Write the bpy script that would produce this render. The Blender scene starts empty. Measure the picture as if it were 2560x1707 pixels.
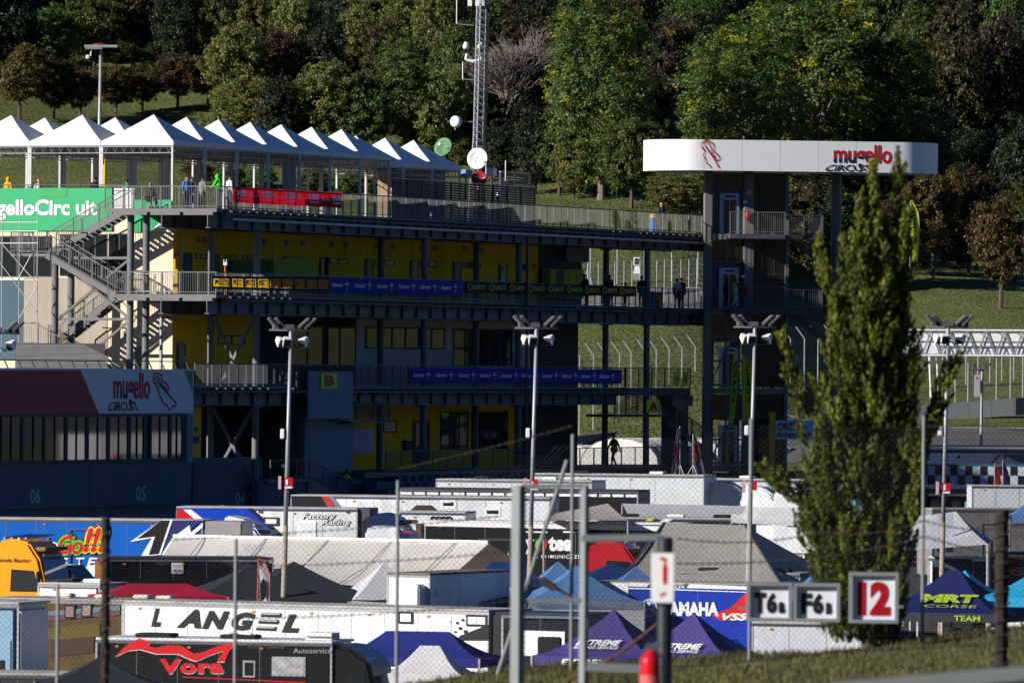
import bpy, bmesh, math, random
import numpy as np
from mathutils import Vector, Matrix
R_ = math.radians
random.seed(7)
SC = bpy.context.scene
COL = SC.collection
# ---------------------------------------------------------------- camera, sky, sun, exposure
FPX, CAMZ = 20000.0, 11.3
CR = Matrix.Rotation(math.pi/2 + math.atan(78.5/FPX), 3, 'X') @ Matrix.Rotation(R_(0.45), 3, 'Z')
cd = bpy.data.cameras.new('camera'); cam = bpy.data.objects.new('camera', cd); COL.objects.link(cam)
cam.location = (0, 0, CAMZ); cam.rotation_euler = CR.to_euler()
cd.sensor_fit = 'HORIZONTAL'; cd.sensor_width = 36; cd.lens = 36*FPX/2560
cd.clip_start = 1; cd.clip_end = 4000
cd.dof.use_dof = True; cd.dof.focus_distance = 425; cd.dof.aperture_fstop = 5.0
SC.camera = cam
SUN_EL, SUN_AZ = 21.0, 243.0           # azimuth clockwise from +Y
wd = bpy.data.worlds.new('World'); SC.world = wd; wd.use_nodes = True
wn = wd.node_tree.nodes; bg = wn['Background']
sky = wn.new('ShaderNodeTexSky'); sky.sky_type = 'NISHITA'; sky.sun_disc = False
sky.sun_elevation = R_(SUN_EL); sky.sun_rotation = R_(SUN_AZ); sky.air_density = 0.5; sky.dust_density = 0.0; sky.ozone_density = 2.0; sky.altitude = 300
tintn = wn.new('ShaderNodeMix'); tintn.data_type = 'RGBA'; tintn.blend_type = 'MULTIPLY'; tintn.inputs[0].default_value = 1.0; tintn.inputs[7].default_value = (.42, .80, 1.2, 1)   # deep clear autumn blue, the same all over the sky
wd.node_tree.links.new(sky.outputs[0], tintn.inputs[6]); wd.node_tree.links.new(tintn.outputs[2], bg.inputs[0]); bg.inputs[1].default_value = 0.05
sl = bpy.data.lights.new('sun', 'SUN'); sun = bpy.data.objects.new('sun', sl); COL.objects.link(sun)
sl.energy = 5.0; sl.angle = R_(0.5); sl.color = (1.0, 0.95, 0.88)
sd = Vector((math.sin(R_(SUN_AZ))*math.cos(R_(SUN_EL)), math.cos(R_(SUN_AZ))*math.cos(R_(SUN_EL)), math.sin(R_(SUN_EL))))
sun.rotation_euler = sd.to_track_quat('Z', 'Y').to_euler(); sun.location = (-60, 200, 80)
SC.view_settings.view_transform = 'Standard'; SC.view_settings.look = 'None'
SC.view_settings.exposure = 0.55; SC.view_settings.gamma = 1.0
SC.cycles.max_bounces = 6; SC.cycles.diffuse_bounces = 3; SC.cycles.glossy_bounces = 3
SC.cycles.transmission_bounces = 4; SC.cycles.transparent_max_bounces = 6
SC.cycles.use_denoising = True

# ---------------------------------------------------------------- geometry helpers
def ray(px, py):
    d = CR @ Vector(((px-1280)/FPX, -(py-853.5)/FPX, -1.0))
    return d / d.y
def W(px, py, Y):
    return Vector((0, 0, CAMZ)) + ray(px, py)*Y
class Frame:
    """vertical local frame: u along the heading, w to its left (away from camera), z up"""
    def __init__(s, x, y, ang, z=0.0):
        s.o = Vector((x, y, z)); s.a = R_(ang); s.e = Vector((math.cos(s.a), math.sin(s.a), 0)); s.n = Vector((-math.sin(s.a), math.cos(s.a), 0))
    def hit(s, px, py, axis, off):
        r = ray(px, py); c = Vector((0, 0, CAMZ)); v = s.n if axis == 'w' else s.e
        t = (off + v.dot(s.o - c))/v.dot(r); P = c + r*t - s.o
        return P
    def uz(s, px, py, w=0.0):
        P = s.hit(px, py, 'w', w); return P.dot(s.e), P.z
    def wz(s, px, py, u=0.0):
        P = s.hit(px, py, 'u', u); return P.dot(s.n), P.z
    def world(s, u, w, z): return s.o + s.e*u + s.n*w + Vector((0, 0, z))
    def uw(s, P): q = P - s.o; return q.dot(s.e), q.dot(s.n)

def link(o, parent=None, **k):
    COL.objects.link(o)
    if parent is not None: o.parent = parent
    for a, b in k.items(): o[a] = b
    return o
def thing(name, label, cat, loc=(0, 0, 0), rz=0.0, group=None):
    o = bpy.data.objects.new(name, None); o.empty_display_size = 0.2
    o.location = loc; o.rotation_euler = (0, 0, rz); COL.objects.link(o)
    o['label'] = label; o['category'] = cat
    if group: o['group'] = group
    return o
def tag(o, label, cat, group=None):
    o['label'] = label; o['category'] = cat
    if group: o['group'] = group
    return o
def fthing(F, name, label, cat, group=None, dz=0.0):
    return thing(name, label, cat, F.o + Vector((0, 0, dz)), F.a, group)
def inst(src, parent, loc=(0, 0, 0), rz=0.0, scale=None, name=None):
    o = bpy.data.objects.new(name or src.name.split('.')[0], src.data); o.location = loc
    o.rotation_euler = rz if isinstance(rz, tuple) else (0, 0, rz)
    if scale: o.scale = scale if isinstance(scale, tuple) else (scale,)*3
    return link(o, parent)
def copy_tree(o, parent=None):
    c = o.copy(); COL.objects.link(c)
    if parent is not None: c.parent = parent
    for ch in list(o.children): copy_tree(ch, c)
    return c

class MB:
    def __init__(s): s.v = []; s.f = []
    def add(s, vs, fs):
        b = len(s.v); s.v += [tuple(x) for x in vs]; s.f += [tuple(i+b for i in f) for f in fs]; return s
    def box(s, x0, x1, y0, y1, z0, z1):
        if x0 > x1: x0, x1 = x1, x0
        if y0 > y1: y0, y1 = y1, y0
        if z0 > z1: z0, z1 = z1, z0
        return s.add([(x0,y0,z0),(x1,y0,z0),(x1,y1,z0),(x0,y1,z0),(x0,y0,z1),(x1,y0,z1),(x1,y1,z1),(x0,y1,z1)],
                     [(0,3,2,1),(4,5,6,7),(0,1,5,4),(1,2,6,5),(2,3,7,6),(3,0,4,7)])
    def prism(s, poly, a0, a1, axis='y'):
        """poly: list of (u,z); extruded along axis from a0 to a1"""
        n = len(poly)
        def P(p, a): return (p[0], a, p[1]) if axis == 'y' else ((a, p[0], p[1]) if axis == 'x' else (p[0], p[1], a))
        vs = [P(p, a0) for p in poly] + [P(p, a1) for p in poly]
        fs = [tuple(range(n)), tuple(range(2*n-1, n-1, -1))] + [(i, i+n, (i+1) % n + n, (i+1) % n) for i in range(n)]
        return s.add(vs, fs)
    def tube(s, p0, p1, r, n=6, r2=None):
        p0 = Vector(p0); p1 = Vector(p1); d = p1-p0
        if d.length < 1e-6: return s
        d.normalize(); a = d.orthogonal().normalized(); b = d.cross(a); r2 = r if r2 is None else r2
        vs = []
        for P, rr in ((p0, r), (p1, r2)):
            for i in range(n):
                t = 2*math.pi*i/n + math.pi/n; vs.append(P + (a*math.cos(t) + b*math.sin(t))*rr)
        return s.add(vs, [tuple(range(n-1, -1, -1)), tuple(range(n, 2*n))] + [(i, (i+1) % n, (i+1) % n+n, i+n) for i in range(n)])
    def path(s, pts, r, n=6):
        for a, b in zip(pts, pts[1:]): s.tube(a, b, r, n)
        return s
    def bar(s, p0, p1, wx, wy, up=(0, 0, 1)):
        """rectangular bar between two points"""
        p0 = Vector(p0); p1 = Vector(p1); d = (p1-p0).normalized(); u = Vector(up)
        a = d.cross(u)
        a = d.orthogonal().normalized() if a.length < 1e-4 else a.normalized()
        b = a.cross(d).normalized()
        vs = [P + a*sx*wx/2 + b*sy*wy/2 for P in (p0, p1) for sx, sy in ((-1,-1),(1,-1),(1,1),(-1,1))]
        return s.add(vs, [(3,2,1,0),(4,5,6,7),(0,1,5,4),(1,2,6,5),(2,3,7,6),(3,0,4,7)])
    def quad(s, a, b, c, d): return s.add([a, b, c, d], [(0, 1, 2, 3)])
    def tri(s, a, b, c): return s.add([a, b, c], [(0, 1, 2)])
    def lathe(s, prof, n=12, o=(0, 0, 0), axis='z'):
        o = Vector(o); k = len(prof); vs = []
        for i in range(n):
            t = 2*math.pi*i/n; c, q = math.cos(t), math.sin(t)
            for r, z in prof:
                p = (r*c, r*q, z) if axis == 'z' else ((r*c, z, r*q) if axis == 'y' else (z, r*c, r*q))
                vs.append(o + Vector(p))
        return s.add(vs, [(i*k+j, ((i+1) % n)*k+j, ((i+1) % n)*k+j+1, i*k+j+1) for i in range(n) for j in range(k-1)])
    def ell(s, c, rx, ry, rz, n=10, m=6):
        prof = [(math.sin(math.pi*j/m), -math.cos(math.pi*j/m)) for j in range(m+1)]
        b = len(s.v); s.lathe(prof, n)
        for i in range(b, len(s.v)):
            x, y, z = s.v[i]; s.v[i] = (c[0]+x*rx, c[1]+y*ry, c[2]+z*rz)
        return s
    def grid(s, fn, nu, nv):
        vs = [fn(i/nu, j/nv) for j in range(nv+1) for i in range(nu+1)]
        return s.add(vs, [(j*(nu+1)+i, j*(nu+1)+i+1, (j+1)*(nu+1)+i+1, (j+1)*(nu+1)+i) for j in range(nv) for i in range(nu)])
    def xf(s, M, start=0):
        for i in range(start, len(s.v)): s.v[i] = tuple(M @ Vector(s.v[i]))
        return s
    def mesh(s, name, mt=None, bevel=0, smooth=False, seg=2, fix=True):
        me = bpy.data.meshes.new(name); me.from_pydata(s.v, [], s.f)
        if bevel or fix:
            bm = bmesh.new(); bm.from_mesh(me)
            if bevel:
                bmesh.ops.remove_doubles(bm, verts=bm.verts, dist=1e-4)
                bmesh.ops.bevel(bm, geom=[e for e in bm.edges if e.is_manifold and e.calc_face_angle(0) > 0.4], offset=bevel, segments=seg, affect='EDGES', clamp_overlap=True)
            bmesh.ops.recalc_face_normals(bm, faces=bm.faces)
            bm.to_mesh(me); bm.free()
        if mt is not None:
            for q in (mt if isinstance(mt, (list, tuple)) else [mt]): me.materials.append(q)
        if smooth: me.shade_smooth()
        return me
    def build(s, name, mt, parent=None, **k):
        kk = {q: k.pop(q) for q in ('label', 'category', 'group', 'kind') if q in k}
        return link(bpy.data.objects.new(name, s.mesh(name, mt, **k)), parent, **kk)

# ---------------------------------------------------------------- materials
_M = {}
def m(key, rgb=(.5, .5, .5), rough=.6, metal=0.0, var=.12, scale=1.5, bump=0.0, bscale=20.0, spec=.22, coat=0.0, streak=False):
    if key in _M: return _M[key]
    mt = bpy.data.materials.new(key); mt.use_nodes = True; nt = mt.node_tree; N = nt.nodes; b = N['Principled BSDF']
    b.inputs['Roughness'].default_value = rough; b.inputs['Metallic'].default_value = metal
    b.inputs['Specular IOR Level'].default_value = spec; b.inputs['Coat Weight'].default_value = coat
    b.inputs['Base Color'].default_value = (*rgb, 1)
    tc = N.new('ShaderNodeTexCoord')
    if var > 0:
        mp = N.new('ShaderNodeMapping'); nz = N.new('ShaderNodeTexNoise'); nz.inputs['Scale'].default_value = scale; nz.inputs['Detail'].default_value = 7; nz.inputs['Roughness'].default_value = .65
        if streak: mp.inputs['Scale'].default_value = (1, 1, .18)
        rp = N.new('ShaderNodeValToRGB'); rp.color_ramp.elements[0].position = .32; rp.color_ramp.elements[1].position = .68
        lo = [c*(1-var) for c in rgb]; hi = [min(1, c*(1+var*.6)) for c in rgb]
        rp.color_ramp.elements[0].color = (*lo, 1); rp.color_ramp.elements[1].color = (*hi, 1)
        L = nt.links.new; L(tc.outputs['Object'], mp.inputs[0]); L(mp.outputs[0], nz.inputs[0]); L(nz.outputs[0], rp.inputs[0]); L(rp.outputs[0], b.inputs['Base Color'])
    if bump > 0:
        n2 = N.new('ShaderNodeTexNoise'); n2.inputs['Scale'].default_value = bscale; n2.inputs['Detail'].default_value = 4
        bp = N.new('ShaderNodeBump'); bp.inputs['Strength'].default_value = bump; bp.inputs['Distance'].default_value = .05
        nt.links.new(tc.outputs['Object'], n2.inputs[0]); nt.links.new(n2.outputs[0], bp.inputs['Height']); nt.links.new(bp.outputs[0], b.inputs['Normal'])
    _M[key] = mt; return mt
def ramp_mat(key, stops, scale, detail=8, rough=.9, bump=.3, dist=.1, stretch=(1, 1, 1), nrough=.6):
    if key in _M: return _M[key]
    mt = bpy.data.materials.new(key); mt.use_nodes = True; nt = mt.node_tree; N = nt.nodes; b = N['Principled BSDF']; L = nt.links.new
    b.inputs['Roughness'].default_value = rough; b.inputs['Specular IOR Level'].default_value = .2
    tc = N.new('ShaderNodeTexCoord'); mp = N.new('ShaderNodeMapping'); mp.inputs['Scale'].default_value = stretch
    n1 = N.new('ShaderNodeTexNoise'); n1.inputs['Scale'].default_value = scale; n1.inputs['Detail'].default_value = detail; n1.inputs['Roughness'].default_value = nrough
    n2 = N.new('ShaderNodeTexNoise'); n2.inputs['Scale'].default_value = scale*9; n2.inputs['Detail'].default_value = 5
    mx = N.new('ShaderNodeMix'); mx.inputs[0].default_value = .4
    rp = N.new('ShaderNodeValToRGB'); cr = rp.color_ramp
    while len(cr.elements) < len(stops): cr.elements.new(.5)
    for el, (p, c) in zip(cr.elements, stops): el.position = p; el.color = (*c, 1)
    bp = N.new('ShaderNodeBump'); bp.inputs['Strength'].default_value = bump; bp.inputs['Distance'].default_value = dist
    L(tc.outputs['Object'], mp.inputs[0]); L(mp.outputs[0], n1.inputs[0]); L(mp.outputs[0], n2.inputs[0])
    L(n1.outputs[0], mx.inputs[2]); L(n2.outputs[0], mx.inputs[3]); L(mx.outputs[0], rp.inputs[0]); L(rp.outputs[0], b.inputs['Base Color'])
    L(n2.outputs[0], bp.inputs['Height']); L(bp.outputs[0], b.inputs['Normal'])
    _M[key] = mt; return mt
def cloth(key, rgb, tr=.5, var=.08, rough=.7):
    if key in _M: return _M[key]
    mt = m(key, rgb, rough, var=var, bump=.35, bscale=1.6); nt = mt.node_tree; N = nt.nodes; b = N['Principled BSDF']; out = N['Material Output']
    t = N.new('ShaderNodeBsdfTranslucent'); t.inputs[0].default_value = (*rgb, 1); x = N.new('ShaderNodeMixShader'); x.inputs[0].default_value = tr
    nt.links.new(b.outputs[0], x.inputs[1]); nt.links.new(t.outputs[0], x.inputs[2]); nt.links.new(x.outputs[0], out.inputs[0]); return mt
STEEL = m('painted_dark_steel', (.075, .08, .09), .45, var=.2)
STEELG = m('galvanised_steel', (.36, .36, .37), .5, .3, var=.15)
STEELL = m('pale_grey_steel', (.15, .148, .146), .5, var=.12)
COLM = m('column_grey_paint', (.15, .15, .155), .45, var=.1)
YEL = m('yellow_wall_paint', (.86, .50, .004), .8, var=.16, scale=.6, streak=True)
YELG = m('green_yellow_panel', (.40, .44, .01), .6, var=.06)
CREAM = m('cream_render', (.72, .62, .44), .85, var=.08, scale=.7, streak=True)
WHITEP = m('white_paint', (.78, .78, .77), .5, var=.06)
WHITET = m('white_trailer_paint', (.72, .73, .75), .35, var=.22, scale=.9, streak=True)
WHITEC = m('white_canvas', (.78, .77, .75), .8, var=.07, bump=.12, bscale=3)
DGREY = m('dark_grey_panel', (.05, .05, .052), .6, var=.15)
MGREY = m('mid_grey_panel', (.20, .195, .19), .7, var=.12, streak=True)
BGREY = m('blue_grey_concrete', (.06, .11, .14), .7, var=.12, scale=.5, streak=True)
BLACK = m('black_paint', (.012, .012, .014), .4, var=.2)
RUBBER = m('black_rubber', (.018, .018, .018), .8, var=.2)
GLASS = m('dark_glass', (.012, .016, .018), .04, var=0, spec=.9)
CHROME = m('bright_metal', (.7, .7, .72), .25, 1.0, var=.05)
REDP = m('red_paint', (.55, .012, .02), .4, var=.08)
TXW = m('white_print', (.8, .8, .8), .6, var=.04)
TXK = m('black_print', (.012, .012, .015), .6, var=.04)
TXR = m('red_print', (.50, .008, .015), .6, var=.04)
CONC = m('grey_concrete', (.26, .25, .24), .9, var=.2, bump=.2)
WOOD = m('brown_wood', (.2, .13, .07), .8, var=.25)

# ---------------------------------------------------------------- lettering and flat print
_FC = {}
def font_mesh(s, bold=0.0, shear=0.0, spacing=1.0):
    k = (s, bold, shear, spacing)
    if k not in _FC:
        c = bpy.data.curves.new('t', 'FONT'); c.body = s; c.offset = bold; c.shear = shear; c.space_character = spacing; c.resolution_u = 3
        o = bpy.data.objects.new('t', c); t = o.to_mesh(); _FC[k] = t.copy(); o.to_mesh_clear()
        bpy.data.objects.remove(o); bpy.data.curves.remove(c)
    return _FC[k].copy()
def bbox2(me):
    xs = [v.co.x for v in me.vertices]; ys = [v.co.y for v in me.vertices]
    return (min(xs), max(xs), min(ys), max(ys)) if xs else (0, 1, 0, 1)
def place_flat(me, O, U, V, lift=.012):
    """map a flat mesh with coordinates in [0,1]^2 onto the parallelogram O,U,V"""
    O, U, V = Vector(O), Vector(U), Vector(V); n = U.cross(V).normalized()*lift
    for v in me.vertices: v.co = O + U*v.co.x + V*v.co.y + n
    return me
def text(s, mt, parent, O, U, V, bold=.0, shear=0., lift=.012, name='lettering', spacing=1.0, bend=None):
    me = font_mesh(s, bold, shear, spacing); x0, x1, y0, y1 = bbox2(me)
    for v in me.vertices: v.co = ((v.co.x-x0)/(x1-x0), (v.co.y-y0)/(y1-y0), 0)
    if bend:
        for v in me.vertices: v.co.x, v.co.y = bend(v.co.x, v.co.y)
    place_flat(me, O, U, V, lift); me.name = name
    me.materials.clear(); me.materials.append(mt)
    return link(bpy.data.objects.new(name, me), parent)
def ftext(F, s, mt, parent, px0, py0, px1, py1, w=0., **k):
    """text filling the pixel box (left,top)-(right,bottom) on plane w of the frame F (parent sits at F.o)"""
    bl = F.uz(px0, py1, w); br = F.uz(px1, py1 + (px1-px0)*k.pop('slope', 0), w); tl = F.uz(px0, py0, w)
    O = (bl[0], w, bl[1]); U = (br[0]-bl[0], 0, br[1]-bl[1]); V = (0, 0, tl[1]-bl[1])
    return text(s, mt, parent, O, U, V, **k)
def flat(polys, mt, parent, O, U, V, lift=.012, name='print'):
    me = bpy.data.meshes.new(name); vs = []; fs = []
    for p in polys:
        fs.append(tuple(range(len(vs), len(vs)+len(p)))); vs += [(x, y, 0) for x, y in p]
    me.from_pydata(vs, [], fs); place_flat(me, O, U, V, lift); me.materials.append(mt)
    return link(bpy.data.objects.new(name, me), parent)
def fpoly(F, polys, mt, parent, w=0., lift=.012, name='print'):
    """polygons given in photo pixels, laid on plane w of frame F"""
    me = bpy.data.meshes.new(name); vs = []; fs = []
    for p in polys:
        fs.append(tuple(range(len(vs), len(vs)+len(p))))
        for x, y in p:
            u, z = F.uz(x, y, w); vs.append((u, w-lift, z))
    me.from_pydata(vs, [], fs); me.materials.append(mt)
    return link(bpy.data.objects.new(name, me), parent)
def stroke(pts, wd, closed=False):
    """polyline -> ribbon quads (2D)"""
    out = []; P = [Vector(p) for p in pts]; n = len(P); N = []
    for i in range(n):
        a = P[i-1] if (i or closed) else P[i]; b = P[(i+1) % n] if (i < n-1 or closed) else P[i]
        d = (b-a).normalized(); N.append(Vector((-d.y, d.x))*wd/2)
    for i in range(n if closed else n-1):
        j = (i+1) % n; out.append([tuple(P[i]+N[i]), tuple(P[j]+N[j]), tuple(P[j]-N[j]), tuple(P[i]-N[i])])
    return out
TRACK = [((x-500)/135, (292-y)/207) for x, y in ((570, 292), (562, 270), (537, 255), (531, 225), (518, 203), (519, 187), (530, 173), (502, 137), (500, 112), (528, 90), (548, 86), (578, 110), (595, 131), (587, 155), (592, 168), (630, 208), (635, 224), (622, 236), (606, 230), (600, 210), (584, 194), (556, 112), (541, 99), (526, 109), (528, 131), (600, 233), (632, 292))]
def track_logo(mt, parent, O, U, V, wd=.05, pts=TRACK, closed=False, lift=.012):
    return flat(stroke(pts, wd, closed), mt, parent, O, U, V, lift, 'circuit_outline')
def wordmark(parent, O, U, V, lift=.012):
    """condensed two-tone word above a slanting second word; O,U,V span the whole mark"""
    O, U, V = Vector(O), Vector(U), Vector(V)
    O1 = O + U*.155 + V*.10; U1 = U*.845; V1 = V*.90
    me = font_mesh('mugello', .02, 0, 1.0); x0, x1, y0, y1 = bbox2(me)
    bm = bmesh.new(); bm.from_mesh(me); bmesh.ops.triangulate(bm, faces=bm.faces[:])
    for v in bm.verts: v.co = ((v.co.x-x0)/(x1-x0), (v.co.y-y0)/(y1-y0), 0)
    n1, n2 = Vector((-.22, 1, 0)).normalized(), Vector((1, -.25, 0)).normalized(); c1, c2 = Vector((0, .40, 0)), Vector((.52, 0, 0))
    for c, n_ in ((c1, n1), (c2, n2)): bmesh.ops.bisect_plane(bm, geom=bm.verts[:]+bm.edges[:]+bm.faces[:], plane_co=c, plane_no=n_)
    for f in bm.faces:                                     # black wedge rising from the lower left
        q = f.calc_center_median(); f.material_index = 1 if (q-c1).dot(n1) < 0 and (q-c2).dot(n2) < 0 else 0
    me.materials.clear(); me.materials.append(TXR); me.materials.append(TXK); bm.to_mesh(me); bm.free(); place_flat(me, O1, U1, V1, lift); me.name = 'lettering'
    link(bpy.data.objects.new('lettering', me), parent)
    text('CIRCUIT', TXK, parent, O, U*.78, V*.24, bold=.02, lift=lift, bend=lambda x, y: (x*(1-.12*y)+.13*y*(1-x*1.3), y))

# ---------------------------------------------------------------- terrain
def sstep(a, b, x):
    t = max(0., min(1., (x-a)/(b-a))); return t*t*(3-2*t)
def ground_z(Y):
    return 2.2*sstep(235, 395, Y) + 1.0*sstep(400, 470, Y)
def lerp_t(T, x):
    if x <= T[0][0]: return T[0][1]
    for (a, p), (b, q) in zip(T, T[1:]):
        if x <= b: return p + (q-p)*(x-a)/(b-a)
    return T[-1][1]
RIGHT = [(440, 3.2), (485, 5.0), (500, 6.2), (535, 8.0), (541, 8.5), (560, 11), (600, 17), (640, 23), (900, 60)]
def hill_z(X, Y):
    zl = lerp_t([(470, 5.2), (510, 5.4), (520, 7.0), (560, 16.5), (600, 23.0), (640, 28.9), (1000, 82)], Y)
    k = sstep(13, 22, X); z = zl*(1-k) + lerp_t(RIGHT, Y)*k
    q = sstep(545, 600, Y)
    return z + q*(.5*math.sin(X*.11+1)*math.sin(Y*.05) + .25*math.sin(X*.31+Y*.07))
CREST = [(-40, 1.5), (-7.6, 5.0), (-2.2, 6.55), (-.2, 6.92), (3.1, 7.15), (4.4, 7.19), (5.1, 7.27), (6.2, 7.45), (7.6, 7.63), (40, 8.4)]
def mound_z(X, Y):
    zc = lerp_t(CREST, X)
    if Y <= 118: return zc + (118-Y)*.012 + .03*math.sin(X*2.1+Y*.7) + .02*math.sin(X*5.3-Y*1.9)
    return max(-.3, zc - (Y-118)*.38*sstep(118, 122, Y))
def depth_for(px, py, h, a=120., b=520.):
    f = lambda Y: W(px, py, Y).z - (ground_z(Y)+h)
    for _ in range(60):
        c = (a+b)/2
        if f(c) > 0: a = c
        else: b = c
    return (a+b)/2
# ================================================================ the setting: ground, hill, road, track
ASPH = ramp_mat('asphalt', [(.3, (.035, .035, .037)), (.7, (.07, .068, .066))], .5, bump=.15, dist=.02)
HGRASS = ramp_mat('hill_grass', [(.30, (.035, .058, .013)), (.46, (.08, .10, .024)), (.60, (.135, .14, .042)), (.78, (.20, .17, .075))], .35, detail=10, bump=.9, dist=.25, nrough=.72)
MGRASS = ramp_mat('mound_grass', [(.3, (.035, .042, .012)), (.5, (.085, .082, .028)), (.7, (.16, .13, .06))], 2.2, detail=9, bump=.8, dist=.05, nrough=.7)
GRAVEL = ramp_mat('pale_gravel', [(.3, (.20, .19, .175)), (.7, (.34, .32, .30))], .8, bump=.5, dist=.08)
def sheet(name, mt, xs, ys, fz, kind='structure'):
    mb = MB(); nx = len(xs)
    mb.v = [(x, y, fz(x, y)) for y in ys for x in xs]
    mb.f = [(j*nx+i, j*nx+i+1, (j+1)*nx+i+1, (j+1)*nx+i) for j in range(len(ys)-1) for i in range(nx-1)]
    return mb.build(name, mt, None, kind=kind, smooth=True, fix=False)
lin = lambda a, b, n: [a+(b-a)*i/n for i in range(n+1)]
sheet('paddock_ground', ASPH, lin(-260, 260, 8), lin(-20, 130, 3) + lin(135, 476, 40), lambda x, y: ground_z(y))
sheet('hillside_ground', HGRASS, lin(-260, 260, 130), lin(474, 1000, 176), hill_z)
sheet('mound_ground', MGRASS, lin(-60, -12, 16) + lin(-11.5, 12, 94) + lin(14, 60, 16), lin(-20, 85, 10) + lin(86, 124, 76) + lin(125, 145, 10), mound_z)
# gravel service road across the slope, and the asphalt track with its white edge line
sheet('service_road', GRAVEL, lin(-70, 26, 60), lin(557, 566, 4), lambda x, y: hill_z(x, y) + .03)
TRK = ramp_mat('track_asphalt', [(.3, (.075, .072, .072)), (.7, (.13, .125, .122))], .25, bump=.1, dist=.02, stretch=(.25, 1, 1))
sheet('track_road', TRK, lin(14, 140, 64), lin(500, 533, 16), lambda x, y: hill_z(x, y) + .03)
sheet('track_edge_line', WHITEP, lin(14, 140, 64), [532.2, 532.7], lambda x, y: hill_z(x, y) + .036)
# grass blades on the mound near the fence (uncountable)
rng = np.random.default_rng(3)
n = 26000; gx = rng.uniform(-3.5, 9.5, n); gy = rng.uniform(96, 119.5, n); gv = []; gf = []
for i in range(n):
    x, y = gx[i], gy[i]; z = mound_z(x, y); h = rng.uniform(.03, .11); a = rng.uniform(0, 6.28); w_ = .012
    dx, dy = math.cos(a)*w_, math.sin(a)*w_; lx, ly = rng.normal(0, .03, 2)
    b = len(gv); gv += [(x-dx, y-dy, z-.01), (x+dx, y+dy, z-.01), (x+lx, y+ly, z+h)]; gf.append((b, b+1, b+2))
g = MB(); g.v = gv; g.f = gf
go = g.build('grass_blades', ramp_mat('grass_blade', [(.3, (.04, .05, .014)), (.55, (.10, .095, .034)), (.75, (.18, .15, .075))], 1.4, bump=0), None, fix=False, kind='stuff')
tag(go, 'short dry grass blades on the mound by the fence', 'grass')
n = 30000; gv = []; gf = []     # longer tufts on the far slope behind the stand
hx = rng.uniform(-12, 24, n); hy = rng.uniform(512, 640, n)
for i in range(n):
    x, y = hx[i], hy[i]
    if 556 < y < 567: continue
    z = hill_z(x, y); h = rng.uniform(.05, .17); a = rng.uniform(0, 6.28); w_ = .05
    dx, dy = math.cos(a)*w_, math.sin(a)*w_; lx, ly = rng.normal(0, .08, 2)
    b = len(gv); gv += [(x-dx, y-dy, z-.02), (x+dx, y+dy, z-.02), (x+lx, y+ly, z+h)]; gf.append((b, b+1, b+2))
g = MB(); g.v = gv; g.f = gf
go = g.build('slope_grass', HGRASS, None, fix=False, kind='stuff')
tag(go, 'long uneven grass on the slope behind the grandstand', 'grass')
# the wooded valley sides behind and beside the camera (seen only mirrored in the glass)
def ring_z(a, r): return -2 + 92*sstep(330, 640, r)*(.8+.2*math.sin(a*5)+.1*math.sin(a*11+2))
mb = MB(); na, nr = 72, 8
for i in range(na+1):
    a = R_(152+ (388-152)*i/na)
    for j in range(nr+1):
        r = 330+340*j/nr; mb.v.append((r*math.cos(a), 300+r*math.sin(a), ring_z(a, r)))
mb.f = [(i*(nr+1)+j, (i+1)*(nr+1)+j, (i+1)*(nr+1)+j+1, i*(nr+1)+j+1) for i in range(na) for j in range(nr)]
mb.build('valley_hills', ramp_mat('valley_cover', [(.35, (.03, .04, .012)), (.55, (.08, .075, .03)), (.75, (.13, .11, .05))], .02, bump=.5, dist=2.), None, kind='structure', smooth=True, fix=False)
# ================================================================ grandstand
P_ = W(565, 525, 420)
F = Frame(P_.x, P_.y, 67.9)
ZT, Z2, Z3, ZB = 19.8, 15.3, 10.5, 5.8
U = lambda px, z, w=0.: F.uz(px, py_of(px, z), w)[0]
def py_of(px, z, Y=445.):
    """picture row of height z near depth Y (only used to choose a row for a column of pixels)"""
    return 932 + (px-1280)*.0079 - (z-CAMZ)*FPX/Y
stand = fthing(F, 'grandstand', 'dark steel grandstand with three open decks and shaded yellow back walls', 'grandstand')
WL = 4.85                                       # back wall plane
UE = 4.0                                        # end wall plane
u_end = U(1800, ZT)
# shared small pieces
POST = MB().box(-.025, .025, -.03, .03, 0, 1.2).mesh('railing_post', STEELL)
BRK = MB().prism([(-.42, -.03), (.0, -.03), (.0, -.42), (-.12, -.42)], -.05, .05, 'y').mesh('bracket', STEELL)
for v in BRK.vertices: v.co = (v.co.y*1.0, v.co.x, v.co.z)
POSTo = bpy.data.objects.new('railing_post', POST); BRKo = bpy.data.objects.new('bracket', BRK)
def railing(parent, p0, p1, h=1.15, step=1.1, bal=.13, name='railing', mt=STEELL, posts=True, rb=.008):
    """straight railing between two floor points (local coordinates), may slope"""
    p0, p1 = Vector(p0), Vector(p1); d = p1-p0; L = Vector((d.x, d.y, 0)).length; n = max(1, round(L/step)); up = Vector((0, 0, 1))
    a = math.atan2(d.y, d.x)
    r = MB().bar(p0+up*h, p1+up*h, .06, .05).bar(p0+up*.1, p1+up*.1, .03, .04)
    ro = r.build('handrail', mt, parent)
    k = max(1, int(L/bal)); b = MB()
    for i in range(k+1):
        q = p0 + d*(i/k); b.box(q.x-rb, q.x+rb, q.y-rb, q.y+rb, q.z+.1, q.z+h)
    bo = b.build('balusters', mt, parent, fix=False)
    if posts:
        for i in range(n+1):
            q = p0 + d*(i/n); o = inst(POSTo, parent, q, a, (1, 1, h/1.2)); o.data = POST
            if mt is not STEELL: o.material_slots[0].link = 'OBJECT'; o.material_slots[0].material = mt
    return ro, bo
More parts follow.
